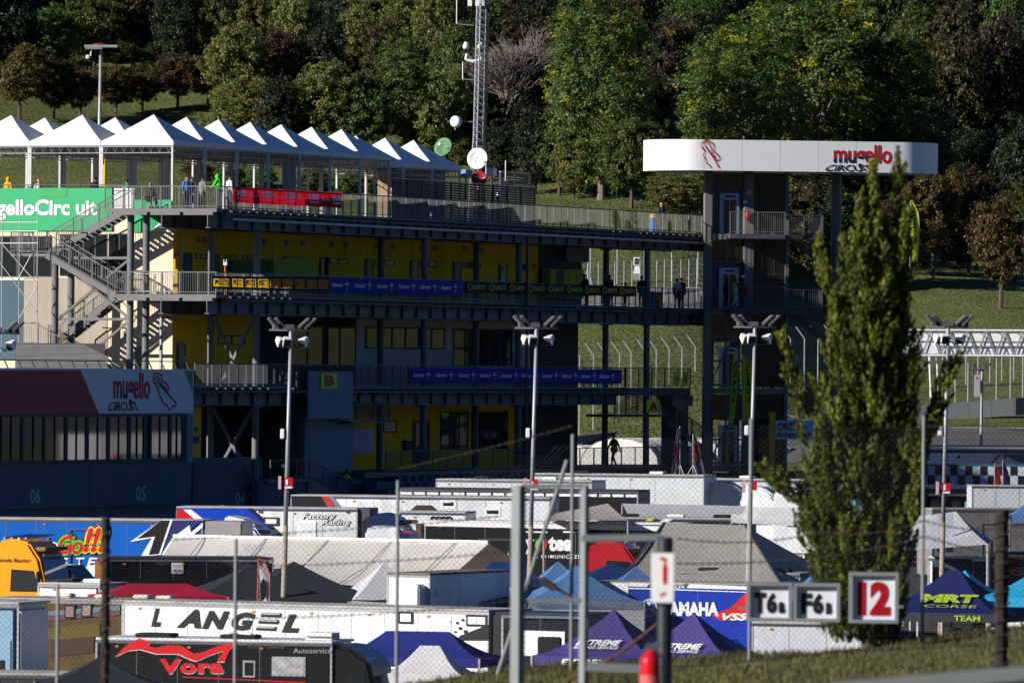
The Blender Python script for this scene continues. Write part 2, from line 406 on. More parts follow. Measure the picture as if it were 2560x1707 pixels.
def deck(zf, u0, u1, fascia=False, wdeep=5.0, name='deck', rmt=STEELL):
    MB().box(u0, u1, -.08, wdeep, zf-.16, zf).build('deck_slab', STEEL, stand)
    mb = MB()
    for wc in (.5, 3.14):                        # two I-girders with web stiffeners
        mb.box(u0+.02, u1, wc-.02, wc+.02, zf-1.0, zf-.17).box(u0, u1, wc-.16, wc+.16, zf-1.04, zf-1.0).box(u0, u1, wc-.16, wc+.16, zf-.2, zf-.163)
        k = int((u1-u0)/2.05)
        for i in range(k+1):
            uu = u0+.3 + i*2.05
            if uu < u1-.3: mb.box(uu-.35, uu+.35, wc-.15, wc-.021, zf-.995, zf-.205) if False else mb.box(uu-.02, uu+.02, wc-.15, wc+.15, zf-.995, zf-.205)
    mb.build('girder', STEEL, stand)
    cb = MB(); k = int((u1-u0)/2.05)
    for i in range(k+1):
        uu = u0+.3+i*2.05
        cb.box(uu-.06, uu+.06, .52, wdeep, zf-.42, zf-.165)
    cb.build('cross_beams', STEEL, stand)
    if fascia:
        k = max(1, round((u1-u0)/10.3)); L = (u1-u0)/k
        for i in range(k): MB().box(u0+i*L+.02, u0+(i+1)*L-.02, -.46, -.40, zf-.62, zf-.50).build('fascia_strip', STEELG, stand)
    k = round((u1-u0)/1.1)
    for i in range(k+1): inst(BRKo, stand, (u0+(u1-u0)*i/k, -.02, zf-.08))
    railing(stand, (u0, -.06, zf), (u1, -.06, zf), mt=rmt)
    bk = MB().bar((u0, -.30, zf-.30), (u1, -.30, zf-.30), .05, .06); bk.build('edge_rail', STEEL, stand)
deck(ZT, 0, u_end, True)
deck(Z2, 0, U(1830, Z2))
deck(Z3, U(484, Z3), U(1560, Z3), wdeep=5.0, rmt=STEEL)  # dark steel puts the shade on this deck's railing into its colour
MB().box(U(900, ZB), U(1760, ZB), -.3, 6, ZB-.3, ZB).build('deck_slab', STEEL, stand)
railing(stand, (U(960, ZB), -.1, ZB), (U(1750, ZB), -.1, ZB), step=2.2, mt=STEEL)
MB().box(U(655, 4), U(1760, 4), .2, .6, 1.5, ZB-.31).build('base_wall', BGREY, stand)
# stepped seating in front of the lowest deck
for k in range(4):
    MB().box(U(900, ZB), U(1730, ZB), -.32-.7*(k+1), -.32-.7*k-.01, 1.5, ZB-.5-.42*k).build('seat_step', BGREY, stand)
    for i in range(34):
        uu = U(960, ZB) + i*1.15
        if k < 3: MB().box(uu, uu+.5, -.32-.7*(k+1)+.1, -.32-.7*(k+1)+.45, ZB-.495-.42*k, ZB-.2-.42*k).build('seat', BGREY, stand)
# columns
CLM = MB().lathe([(.19, 0), (.19, 1)], 14).mesh('column', COLM, smooth=True); CLo = bpy.data.objects.new('column', CLM)
CAP = MB().box(-.3, .3, -.3, .3, 0, .06).mesh('column_plate', STEEL)
def column(u, w, z0, z1, parent=None, r=1.0):
    c = inst(CLo, parent or stand, (u, w, z0), 0, (r, r, z1-z0)); c.name = 'column'
    return c
COLU = []
for pa, pb in ((528, 642), (952, 1062), (1190, 1298), (1515, 1618)):
    u = (U(pb, 17, .5) + U(pa, 17, 3.14))/2; COLU.append(u)
    for w_ in (.5, 3.14):
        column(u, w_, 1.8 if pa < 700 else ZB-.02, Z3-1.05 if pa < 1500 else Z2-1.05); 
        if pa < 1500: column(u, w_, Z3+.01, Z2-1.05)
        column(u, w_, Z2+.01, ZT-1.05)
        for zt in ((Z3, Z2, ZT) if pa < 1500 else (Z2, ZT)):
            pl = bpy.data.objects.new('column_plate', CAP); pl.location = (u, w_, zt-1.11); link(pl, stand)
# cross bracing between the first column pair
u = COLU[0]
for z0, z1 in ((Z3-.95, Z2-1.1), (ZB-.4, Z3-1.15), (2.2, ZB-.9)):
    bm_ = MB().bar((u, .62, z0), (u, 3.02, z1), .16, .2, up=(1, 0, 0)).bar((u+.01, 3.02, z0), (u+.01, .62, z1), .15, .19, up=(1, 0, 0))
    bm_.bar((u, .55, z0), (u, 3.1, z0), .15, .15)
    bm_.build('cross_brace', COLM, stand)
# ---- back walls
def wallp(px0, px1, z0, z1, mt, w=WL, name='wall', th=.2, zr=None):
    zr = zr if zr is not None else (z0+z1)/2
    return MB().box(U(px0, zr, w) if px0 is not None else UE, U(px1, zr, w), w, w+th, z0, z1).build(name, mt, stand)
def rect(px0, py0, px1, py1, mt, w=WL, proud=.03, th=.05, parent=None, name='panel'):
    u0, z1 = F.uz(px0, py0, w); u1, z0 = F.uz(px1, py1, w)
    z1 = F.uz((px0+px1)/2, py0, w)[1]; z0 = F.uz((px0+px1)/2, py1, w)[1]
    return MB().box(u0, u1, w-proud, w-proud+th, z0, z1).build(name, mt, parent or stand)
def window(px0, py0, px1, py1, n=1, w=WL, fr=.07, mt=DGREY, glass=GLASS, name='window', proud=.06):
    u0 = F.uz(px0, (py0+py1)/2, w)[0]; u1 = F.uz(px1, (py0+py1)/2, w)[0]
    z1 = F.uz((px0+px1)/2, py0, w)[1]; z0 = F.uz((px0+px1)/2, py1, w)[1]
    mb = MB()
    mb.box(u0, u1, w-proud, w+.02, z0, z0+fr).box(u0, u1, w-proud, w+.02, z1-fr, z1)
    for i in range(n+1):
        uu = u0+(u1-u0)*i/n; mb.box(max(u0, uu-fr*.8), min(u1, uu+fr*.8), w-proud+.002, w+.018, z0+fr, z1-fr)
    fo = mb.build(name, mt, stand)
    for i in range(n):
        a = u0+(u1-u0)*i/n+fr*.8; b = u0+(u1-u0)*(i+1)/n-fr*.8
        if b > a: MB().box(a, b, w-.03, w-.015, z0+fr, z1-fr).build('pane', glass, fo)
    return fo
wallp(None, 1345, Z2, ZT-.42, YEL)
for k in range(13): MB().box(UE+3.2+k*3.3, UE+3.215+k*3.3, WL-.006, WL-.001, Z2, ZT-.42).build('wall_joint', DGREY, stand)
wallp(None, 640, Z3, Z2-.42, YEL)
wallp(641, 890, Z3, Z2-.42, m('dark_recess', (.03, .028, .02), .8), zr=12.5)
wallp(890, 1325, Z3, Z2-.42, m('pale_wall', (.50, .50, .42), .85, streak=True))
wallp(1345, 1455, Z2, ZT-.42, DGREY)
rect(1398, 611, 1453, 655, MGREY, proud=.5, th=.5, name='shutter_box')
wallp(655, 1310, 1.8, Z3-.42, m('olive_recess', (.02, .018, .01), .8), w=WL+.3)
wallp(878, 985, ZB, Z3-.42, YEL); wallp(985, 1300, ZB, Z3-.42, YEL)
rect(1345, 674, 1428, 745, YELG, proud=.8, th=.5, name='storage_cabinet')
for a in (1389, 1409): rect(a, 676, a+.8, 744, DGREY, proud=.81, th=.02, name='cabinet_joint')
rect(1359, 676, 1378, 744, BLACK, proud=.81, th=.02, name='cabinet_door')
# green-yellow cabinets at deck two
for i in range(4): rect(653+26.5*i, 648, 679+26.5*i, 745, YELG, proud=.75, th=.72, name='storage_cabinet')
rect(560, 652, 652, 745, m('olive_panel', (.10, .12, .02), .7), proud=.5, th=.48, name='storage_cabinet')
DOORW = m('door_timber', (.30, .24, .14), .6, var=.15); DOORG = m('door_green_glass', (.04, .12, .09), .1, var=.1)
def door(px0, py0, px1, py1, leaf, w=WL):
    f = rect(px0, py0, px1, py1, DGREY, w, .06, .08, name='door')
    dx = (px1-px0)*.16
    rect(px0+dx, py0+dx*.6, px1-dx*1.4, py1, leaf, w, .075, .03, f, 'door_leaf')
    rect(px1-dx*2.2, (py0+py1)/2, px1-dx*1.7, (py0+py1)/2+5, CHROME, w, .12, .04, f, 'handle')
    return f
door(798, 644, 820, 746, GLASS); door(911, 648, 932, 748, DOORG); door(1024, 651, 1045, 750, DOORG)
door(1131, 655, 1151, 752, DOORW)
pd = door(1246, 660, 1266, 754, m('door_poster', (.6, .55, .5), .6)); rect(1249, 668, 1258, 694, m('poster_yellow', (.75, .5, .02), .6), proud=.09, th=.008, parent=pd, name='poster')
rect(1250, 666, 1256, 676, REDP, proud=.10, th=.004, parent=pd, name='poster_patch')
door(455, 632, 478, 745, BGREY); door(535, 635, 547, 744, BLACK)
for a, b, c, d in ((488, 634, 515, 648), (564, 637, 588, 647), (606, 638, 629, 648), (709, 642, 757, 651), (823, 646, 868, 660), (937, 650, 984, 664), (1050, 654, 1091, 668), (1156, 656, 1200, 671), (1300, 661, 1320, 676)):
    window(a, c if False else b, c, d, 2, name='window', fr=.05)
for a, y in ((489, 591), (506, 592), (655, 598), (710, 600), (750, 601), (823, 605), (859, 606), (938, 609), (976, 610), (1049, 613), (1081, 614), (1156, 616), (1197, 619)):
    rect(a, y, a+10, y+14, MGREY, proud=.05, th=.04, name='vent_cover')
rect(1333, 660, 1338, 672, REDP, proud=.05, th=.03, name='hose_box')
rect(438, 630, 446, 642, REDP, proud=.05, th=.03, name='hose_box')
# ---- level three windows
window(726, 815, 888, 915, 4, fr=.10); window(912, 818, 1110, 873, 6, fr=.10); window(1132, 822, 1280, 917, 5, fr=.10)
door(441, 862, 462, 925, DOORW); window(545, 838, 612, 862, 2)
rect(441, 855, 456, 864, MGREY, proud=.1, th=.08, name='lamp_box')
# ---- lowest level windows and doors
window(958, 1050, 990, 1082, 1); window(1100, 1028, 1170, 1125, 3, fr=.08); window(1178, 1028, 1268, 1125, 4, fr=.08)
door(1031, 1052, 1072, 1160, GLASS); rect(1005, 1100, 1018, 1126, DGREY, proud=.3, th=.25, name='meter_box')
# ---- drop pipes
MB().path([(U(403, 13, WL-.2), WL-.2, Z3), (U(403, 13, WL-.2), WL-.2, Z2-1.2), (U(403, 13, WL-.2)+1.9, WL-.2, Z2-1.2), (U(403, 13, WL-.2)+1.9, WL-.2, Z2-.5)], .09, 8).build('drain_pipe', STEELG, stand, smooth=False)
MB().tube((U(455, 17, WL-.15), WL-.15, Z2), (U(453, 17, WL-.15), WL-.15, ZT-.45), .06, 8).build('drain_pipe', STEELG, stand)
MB().tube((U(1318, 17, -.2), -.2, 2), (U(1318, 17, -.2), -.2, ZT-.6), .08, 8).build('drain_pipe', STEEL, stand)
# ---- core body, terrace roof, end wall (the face with the stairs)
MB().box(UE+.02, U(1455, 17, WL), WL+.21, 10.5, 2, ZT-.17).box(UE+.02, 36, 10.5, 19, 2, ZT-.172).build('core', m('core_wall', (.09, .085, .07), .9), stand)
MB().box(UE, U(1455, 17, WL), WL-.1, 10.5, ZT-.16, ZT).box(UE, 36, 10.5, 19, ZT-.161, ZT-.001).build('terrace_floor', CONC, stand)
def wrect(px0, py0, px1, py1, mt, u=UE, proud=.03, th=.05, parent=None, name='panel'):
    w0 = F.wz(px0, (py0+py1)/2, u)[0]; w1 = F.wz(px1, (py0+py1)/2, u)[0]
    z1 = F.wz((px0+px1)/2, py0, u)[1]; z0 = F.wz((px0+px1)/2, py1, u)[1]
    return MB().box(u-proud, u-proud+th, w1, w0, z0, z1).build(name, mt, parent or stand)
MB().box(UE-.01, UE+.015, WL-.0, 30, 3, ZT-.161).build('end_wall', CREAM, stand)
GRN = m('green_sign_paint', (.03, .36, .14), .5, var=.05, scale=.4)
gs = wrect(-60, 471, 282, 577, GRN, proud=.14, th=.1, name='sign_band')
wrect(287, 471, 330, 540, WHITEP, proud=.1, th=.06, name='sign_band')
dgb = wrect(335, 500, 430, 581, GRN, proud=.1, th=.06, name='sign_band')
w0, z0 = F.wz(427, 580, UE-.1); w1, z1 = F.wz(376, 580, UE-.1); z2 = F.wz(427, 528, UE-.1)[1]
MB().prism([(w0, z0), (w1, z0), (w0-.02, z2)], UE-.125, UE-.105, 'x').build('grey_wedge', WHITEP, stand)
wrect(96, 470, 170, 493, m('green_patch', (.05, .36, .12), .6), proud=.16, th=.03, name='sign_patch')
O0 = F.wz(243, 540, UE-.14); O1 = F.wz(-68, 548, UE-.14)
text('MugelloCirc uit', TXW, stand, (UE-.15, O1[0], O0[1]-.22), (0, O0[0]-O1[0], 0), (0, 0, F.wz(100, 499, UE-.14)[1]-O0[1]+.22), bold=.03, lift=.02)
# dark glazing and openings on the end wall
def wwindow(px0, py0, px1, py1, n=1, mt=DGREY, glass=GLASS):
    f = wrect(px0, py0, px1, py1, mt, proud=.05, th=.06, name='window')
    for i in range(n):
        a = px0+(px1-px0)*i/n; b = px0+(px1-px0)*(i+1)/n; e = (b-a)*.08
        wrect(a+e, py0+3, b-e, py1-3, glass, proud=.07, th=.015, parent=f, name='pane')
    return f
wwindow(272, 584, 325, 690, 2); wwindow(0, 590, 130, 692, 3); wwindow(150, 585, 268, 690, 4)
wrect(-80, 700, 60, 900, BGREY, proud=.06, th=.05, name='grey_panel'); wrect(60, 694, 268, 930, m('tan_concrete', (.36, .31, .25), .9, var=.15, streak=True), proud=.05, th=.04, name='concrete_panel')
wrect(292, 590, 330, 745, BGREY, proud=.04, th=.02, name='grey_panel')
wrect(338, 866, 362, 925, STEELL, proud=.06, th=.05, name='louvre_door')
for i in range(14): wrect(340, 868+4*i, 360, 870+4*i, STEELG, proud=.09, th=.03, name='slat')
wrect(310, 828, 322, 840, BGREY, proud=.06, th=.05, name='window')
# lower ribbed cladding beneath the stairs
for i in range(22):
    y = 861+3*i; x1 = 268 - max(0, 9-i)*6.0
    if y < 926: wrect(40, y, x1, y+2.0, STEELL, u=-1.6, proud=.04, th=.04, name='cladding_slat')
wrect(38, 858, 262, 930, m('cladding_back', (.03, .03, .032), .6), u=-1.6, proud=0, th=.05, name='cladding_back')
# ---- zig-zag stairs on the end wall
TRD = MB().box(-.5, .5, 0, .29, -.03, 0).mesh('tread', STEELL); TRo = bpy.data.objects.new('tread', TRD)
def flight(u0, u1, wt, zt, wb, zb, n=16):
    """from (wt,zt) top to (wb,zb) bottom between u0 and u1"""
    for i in range(n):
        t = (i+.5)/n; o = inst(TRo, stand, ((u0+u1)/2, wt+(wb-wt)*t-.145, zt+(zb-zt)*t), 0, ((u1-u0), 1, 1))
    s_ = MB()
    for uu in (u0, u1): s_.bar((uu, wt, zt-.1), (uu, wb, zb-.1), .05, .30)
    s_.build('stringer', STEELL, stand)
    for uu in (u0, u1): railing(stand, (uu, wt, zt+.02), (uu, wb, zb+.02), h=1.05, step=1.6, bal=.14)
def wpx(px, py, u): return F.wz(px, py, u)
wA, zA = wpx(322, 545, 1.8); wB, zB = wpx(128, 632, 1.8); zA = ZT
flight(1.3, 2.4, wA, ZT, wB, wpx(128, 632, .4)[1])
zl = wpx(128, 634, .3)[1]; w2, _ = wpx(300, 745, .3); wl, _ = wpx(128, 634, .3); wl2, _ = wpx(40, 634, .3)
flight(-.3, .9, wl, zl, w2, Z2)
MB().box(-.3, 2.4, wl, wl2, zl-.16, zl-.01).build('landing', STEELL, stand)
railing(stand, (-.3, wl, zl), (-.3, wl2, zl)); railing(stand, (-.3, wl2, zl), (2.4, wl2, zl))
# lower pair of flights
wC, _ = wpx(302, 768, 1.8); zl2 = wpx(120, 862, .3)[1]; wm, _ = wpx(108, 862, .3); wm2, _ = wpx(40, 862, .3)
flight(1.3, 2.4, wC, Z2, wm, zl2); wD, zD = wpx(312, 940, .3)
flight(-.3, .9, wm, zl2, wD, Z3-.4)
MB().box(-.3, 2.4, wm, wm2, zl2-.16, zl2-.01).build('landing', STEELL, stand)
railing(stand, (-.3, wm, zl2), (-.3, wm2, zl2))
# end balconies at the stair heads
for zf in (ZT, Z2):
    MB().box(-1.2, UE-.02, 0, w2 if zf == Z2 else wA, zf-.2, zf-.01).build('landing', STEELL, stand)
    wq = w2 if zf == Z2 else wA
    railing(stand, (-1.2, .0, zf), (-1.2, wq, zf)); railing(stand, (-1.2, .0, zf), (0, .0, zf))
    for wc in (.5, 3.14): MB().box(-1.25, -.01, wc-.02, wc+.02, zf-1., zf-.21).box(-1.25, -.01, wc-.14, wc+.14, zf-1.04, zf-1.).build('girder_end', STEELL, stand)
    for i in range(3): MB().box(-1.24, -1.0, .2+i*1.9, 1.9+i*1.9, zf-.36, zf-.2).build('edge_channel', STEELL, stand)
# stair columns and bracing
for px, uu, z0, z1 in ((326, .2, 3, ZT-.2), (365, 2.0, 3, ZT-.2), (138, .2, 3, zl-.2), (178, 2.0, 3, zl-.2)):
    column(uu, wpx(px, 700, uu)[0], z0, z1)
br = MB(); a1 = wpx(322, 798, .2); a0 = wpx(148, 798, .2); zz = a1[1]
br.bar((.2, a0[0], zz), (.2, a1[0], zz), .12, .14).bar((.2, a0[0], zz+.05), (.2, wpx(238, 720, .2)[0], wpx(238, 720, .2)[1]), .1, .12)
br.bar((.2, a1[0], zz+.05), (.2, wpx(190, 685, .2)[0], wpx(190, 685, .2)[1]), .1, .12).bar((.2, a1[0], zz-.1), (.2, wpx(235, 875, .2)[0], wpx(235, 875, .2)[1]), .1, .12)
br.bar((.2, wpx(185, 645, .2)[0], wpx(185, 645, .2)[1]), (.2, wpx(322, 645, .2)[0], wpx(322, 645, .2)[1]), .12, .14)
br.bar((.2, wpx(266, 695, .2)[0], wpx(266, 695, .2)[1]), (.2, wpx(322, 650, .2)[0], wpx(322, 650, .2)[1]), .1, .12)
br.build('stair_brace', STEELL, stand)
# crowd barriers on deck two near the stairs
for k, px in enumerate((362, 412)):
    w_, _ = wpx(px, 740, -.6); b = MB()
    b.path([(-.6, w_-.55, Z2+.15), (-.6, w_-.55, Z2+1.05), (-.6, w_+.55, Z2+1.05), (-.6, w_+.55, Z2+.15), (-.6, w_-.55, Z2+.15)], .02)
    for i in range(9): b.tube((-.6, w_-.5+i*.125, Z2+.15), (-.6, w_-.5+i*.125, Z2+1.05), .008, 4)
    b.bar((-.8, w_-.4, Z2+.02), (-.4, w_-.4, Z2+.02), .04, .04).bar((-.8, w_+.4, Z2+.02), (-.4, w_+.4, Z2+.02), .04, .04)
    o = b.build('crowd_barrier', STEELG, None); o.location = F.o; o.rotation_euler = (0, 0, F.a)
    tag(o, ['low metal crowd barrier on the middle deck nearest the stair column', 'low metal crowd barrier on the middle deck beside the cream wall corner'][k], 'barrier', 'crowd barriers on the middle deck')
# scaffold tower at the far end of the end wall
sc = fthing(F, 'scaffold', 'thin tubular scaffold under the stair landing beside the green sign', 'scaffold')
s1 = MB(); uu = -.9
for px in (5, 48, 93): s1.tube((uu, wpx(px, 700, uu)[0], wpx(px, 880, uu)[1]), (uu, wpx(px, 700, uu)[0], wpx(px, 530 if px < 90 else 528, uu)[1]), .03)
s1.build('standard', STEELG, sc); s2 = MB()
for py in (528, 556, 578, 608, 700): s2.tube((uu, wpx(-20, py, uu)[0], wpx(-20, py, uu)[1]), (uu, wpx(95, py, uu)[0], wpx(95, py, uu)[1]), .03)
s2.build('ledger', STEELG, sc); s3 = MB()
for a, b in (((0, 655), (92, 780)), ((8, 612), (90, 705)), ((45, 700), (80, 635)), ((92, 718), (50, 795))):
    s3.tube((uu-.05, *wpx(*a, uu)), (uu-.05, *wpx(*b, uu)), .028)
s3.build('brace', STEELG, sc)
# ---- stair B: solid blue-grey stair tower with its sign; lower left walls
SW = m('stair_wall_paint', (.14, .21, .27), .6, var=.08, scale=.4)
rect(763, 1010, 880, 1240, SW, w=1.4, proud=0, th=.3, name='stair_wall'); rect(772, 928, 882, 1046, SW, w=-.42, proud=0, th=.1, name='stair_wall')
u0, z0 = F.uz(770, 982, .6); u1, z1 = F.uz(882, 1052, .6)
for i in range(9):
    t = i/9; MB().box(u0+(u1-u0)*t, u0+(u1-u0)*(t+.13), .4, 1.6, z0+(z1-z0)*t-.05, z0+(z1-z0)*t).build('tread', STEEL, stand)
MB().bar((u0, .4, z0-.1), (u1, .4, z1-.1), .06, .3).build('stringer', STEEL, stand)
railing(stand, (u0, .4, z0), (u1, .4, z1), h=1.0, step=2, bal=.3, mt=STEEL); u2 = F.uz(965, 1052, .6)[0]
railing(stand, (u1, .4, z1), (u2, .4, z1), h=1.0, step=2, bal=.12, mt=STEEL); MB().box(u1, u2, .4, 1.7, z1-.12, z1-.02).build('landing', STEEL, stand)
u0, z0 = F.uz(762, 1195, .3); u1, z1 = F.uz(900, 1262, .3)
for i in range(8):
    t = i/8; MB().box(u0+(u1-u0)*t, u0+(u1-u0)*(t+.13), .1, 1.3, z0+(z1-z0)*t-.9, z0+(z1-z0)*t-.01).build('step', STEEL, stand)
railing(stand, (u0, .05, z0), (u1, .05, z1), h=1.0, step=2, bal=.3, mt=STEEL); railing(stand, (F.uz(665, 1200, .3)[0], .05, z0), (u0, .05, z0), h=1.0, step=2, bal=.3, mt=STEEL)
MB().box(F.uz(655, 1200, .3)[0], u0, .0, 1.4, z0-.2, z0-.02).build('landing', STEEL, stand)
lv = rect(880, 1072, 932, 1132, m('blue_grey_louvre', (.22, .30, .38), .4), w=3, proud=.02, th=.04, name='louvre_panel')
for i in range(16): rect(881, 1073+3.7*i, 931, 1075+3.7*i, STEELG, w=3, proud=.06, th=.03, parent=lv, name='slat')
# garage wall stretch between the office block and stair B
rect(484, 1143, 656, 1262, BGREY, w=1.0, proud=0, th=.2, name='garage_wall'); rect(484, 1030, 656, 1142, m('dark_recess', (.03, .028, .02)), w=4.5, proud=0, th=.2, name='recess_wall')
rect(481, 1015, 502, 1144, YEL, w=1.05, proud=0, th=.2, name='yellow_pier'); rect(485, 1067, 494, 1080, DGREY, w=1.05, proud=.05, th=.05, name='switch_box'); rect(484, 1090, 496, 1108, DGREY, w=1.05, proud=.05, th=.05, name='switch_box')
ftext(F, '04', m('door_number', (.30, .42, .46), .6), stand, 588, 1230, 612, 1262, w=1.0, lift=.02, bold=.02)
# ---- stair A at the far end: dark flight with treads, landing, railings
u0, z0 = F.uz(1600, 992, 1.0); u1, z1 = F.uz(1540, 1040, .2)
for i in range(9):
    t = i/9; q = F.uz(1590-4.5*i, 985+5.6*i, 1.0); MB().box(q[0]-1.6, q[0]+1.1, .6+.0*i, 1.0, q[1]-.05, q[1]).build('tread', STEEL, stand)
MB().box(U(1528, 8), U(1668, 8), -.2, 1.6, 8.75, 8.9).build('landing', STEEL, stand)
railing(stand, (U(1528, 8), -.2, 8.9), (U(1668, 8), -.2, 8.9), step=2, mt=STEEL); railing(stand, (U(1560, Z3), -.1, Z3), (U(1722, Z3), -.1, Z3), step=2, mt=STEEL)
MB().box(U(1556, Z3), U(1722, Z3), -.1, 1.5, Z3-.5, Z3-.02).build('landing', STEEL, stand)
MB().box(U(1680, 8, .5), U(1713, 8, .5), .3, 1.2, ZB, Z3-.5).box(U(1672, 8, .5), U(1722, 8, .5), .25, 1.3, Z3-1.1, Z3-.501).build('pier', COLM, stand)
s4 = MB()
q0 = F.uz(1668, 1052, -.1); q1 = F.uz(1790, 1140, -.1); s4.bar((q0[0], -.1, q0[1]-.1), (q1[0], -.1, q1[1]-.1), .08, .35); s4.build('stringer', STEEL, stand)
railing(stand, (q0[0], -.1, q0[1]), (q1[0], -.1, q1[1]), step=2, mt=STEEL)
# ================================================================ office block in front at the left
blk = fthing(F, 'office_block', 'low office block with red and white sign band above a reflecting window strip', 'building')
ub1 = F.uz(481, 1000, 0)[0]; ub0 = ub1-46
zs1 = F.uz(400, 925, 0)[1]; zs0 = F.uz(400, 1033, 0)[1]; zw0 = F.uz(400, 1152, 0)[1]; zp0 = F.uz(400, 1262, 0)[1]
MB().box(ub0, ub1-.05, .12, 9, .5, zs1-.1).build('body', m('block_wall', (.10, .12, .14), .8), blk)
MB().box(ub0, ub1-.05, .3, 9, zs1-.1, zs1-.02).build('roof', CONC, blk)
WS = m('sign_white', (.62, .66, .70), .5, var=.03); RS = m('sign_red', (.33, .006, .03), .5, var=.06); GS2 = m('sign_green', (.0, .25, .10), .5, var=.04)
MB().box(ub0, ub1, -.06, .118, zs0, zs1).build('sign_band', WS, blk)
fpoly(F, [[(-700, 925), (201, 925), (247, 1034), (-700, 1034)]], RS, blk, w=-.062); fpoly(F, [[(461, 926), (481, 926), (481, 978)]], GS2, blk, w=-.062)
a = F.uz(266, 1027, -.06); b = F.uz(374, 1027, -.06); c = F.uz(266, 931, -.06)
wordmark(blk, (a[0], -.07, a[1]), (b[0]-a[0], 0, 0), (0, 0, c[1]-a[1]))
a = F.uz(382, 1025, -.06); b = F.uz(440, 1025, -.06); c = F.uz(382, 932, -.06)
T2 = [(.48, .12), (.42, .20), (.24, .46), (.22, .60), (.02, .76), (.0, .84), (.06, 1.), (.12, 1.), (.36, .95), (.38, .80), (.52, .74), (.66, .62), (.67, .54), (.60, .53), (.50, .62), (.40, .66), (.16, .92), (.10, .88), (.14, .78), (.52, .52), (.96, .22), (1., .12), (.94, .09), (.88, .12), (.84, .10), (.72, .0), (.56, .17)]
track_logo(m('maroon_print', (.30, .01, .03), .6), blk, (a[0], -.07, a[1]), (b[0]-a[0], 0, 0), (0, 0, c[1]-a[1]), .045, T2, True)
MB().box(ub0, ub1-.02, -.02, .1, zw0-.12, zw0+.14).build('sill_beam', DGREY, blk); MB().box(ub0, ub1-.02, -.02, .1, zs0-.16, zs0-.005).build('head_beam', DGREY, blk)
xs = [-110, -55, 0, 52, 57, 107, 112, 160, 166, 214, 221, 267, 273, 320, 325, 358, 376, 420, 428, 456]
for x0, x1 in ((-100, -54), (-46, 0), (4, 52), (59, 107), (113, 161), (169, 214), (222, 267), (275, 319), (327, 358), (379, 421), (429, 455)):
    f = MB(); ua = F.uz(x0-3, 1090, 0)[0]; ubb = F.uz(x1+3, 1090, 0)[0]; um = (ua+ubb)/2; za, zb = zw0+.14, zs0-.16
    f.box(ua-.02, ua+.12, -.03, .1, za, zb).box(ubb-.12, ubb+.02, -.03, .1, za, zb).box(um-.03, um+.03, -.028, .098, za, zb)
    fo = f.build('window', DGREY, blk)
    for p, q in ((ua+.12, um-.03), (um+.03, ubb-.12)): MB().box(p, q, .02, .035, za, zb).build('pane', GLASS, fo)
MB().box(F.uz(466, 1090, 0)[0], ub1, -.05, .1, zw0-.1, zs0-.002).build('corner_pier', SW, blk)
for x0, x1 in ((-520, 221), (222.5, 475)):
    MB().box(max(ub0, F.uz(x0, 1200, 0)[0]), F.uz(x1, 1200, 0)[0]-.03, -.05, .1, zp0, zw0-.125).build('garage_panel', BGREY, blk)
NUM = m('door_number')
for s, x0, x1, y0 in (('06', 74, 100, 1222), ('05', 339, 363, 1216)): ftext(F, s, NUM, blk, x0, y0, x1, y0+36, w=-.05, lift=.02, bold=.02)
MB().box(F.uz(476, 1200, 0)[0], ub1, -.02, .1, zp0, zw0-.13).build('rust_strip', m('rust_strip', (.12, .03, .02), .8), blk)
rr = MB(); rr.bar((ub0, .1, zs1+.45), (ub1-.2, .1, zs1+.45), .05, .05)
for i in range(30):
    uu = ub1-.4-i*1.55; rr.bar((uu, -.02, zs1), (uu-.25, .1, zs1+.45), .04, .06)
rr.build('roof_rail', STEELL, blk)
MB().box(ub0, ub1, -.07, .2, zs1+.001, zs1+.05).build('coping', WHITEP, blk)
# ================================================================ white pavilion tents on the roof terrace
TS = 4.23
CANV = m('tent_canvas', (.80, .79, .77), .75, var=.10, bump=.30, bscale=1.8)
def pavilion_mesh():
    e = .08; h = 1.5; a = TS/2+.02; mb = MB(); n = 5
    apex = Vector((0, 0, h))
    for k in range(4):
        c0 = Matrix.Rotation(k*math.pi/2, 3, 'Z') @ Vector((-a, -a, 0)); c1 = Matrix.Rotation(k*math.pi/2, 3, 'Z') @ Vector((a, -a, 0))
        rows = []
        for j in range(n+1):
            t = j/n; A = c0.lerp(apex, t); B = c1.lerp(apex, t); sag = -.05*math.sin(math.pi*t)
            rows.append([A.lerp(B, i/n) + Vector((0, 0, sag)) for i in range(n+1)])
        for j in range(n):
            for i in range(n): mb.quad(rows[j][i], rows[j][i+1], rows[j+1][i+1], rows[j+1][i])
    cv = mb.mesh('canopy', CANV)
    vb = MB()
    for k in range(4):
        M4 = Matrix.Rotation(k*math.pi/2, 4, 'Z'); st = len(vb.v); vb.box(-a, a, -a-.015, -a+.005, -.22, .03); vb.xf(M4, st)
    val = vb.mesh('valance', CANV)
    tr = MB()
    for k in range(4):
        st = len(tr.v); y = -a+.06
        tr.tube((-a, y, -.28), (a, y, -.28), .03, 5).tube((-a, y, -.62), (a, y, -.62), .03, 5)
        for i in range(8):
            x = -a+.3+i*(2*a-.6)/7; tr.tube((x-.12, y, -.28), (x, y, -.6), .014, 4).tube((x+.12, y, -.28), (x, y, -.6), .014, 4)
        tr.xf(Matrix.Rotation(k*math.pi/2, 4, 'Z'), st)
    tru = tr.mesh('truss', STEELG)
    leg = MB().box(-.05, .05, -.05, .05, -3.65, -.2).mesh('leg', m('leg_white', (.55, .55, .55), .5))
    return cv, val, tru, leg
PV = pavilion_mesh()
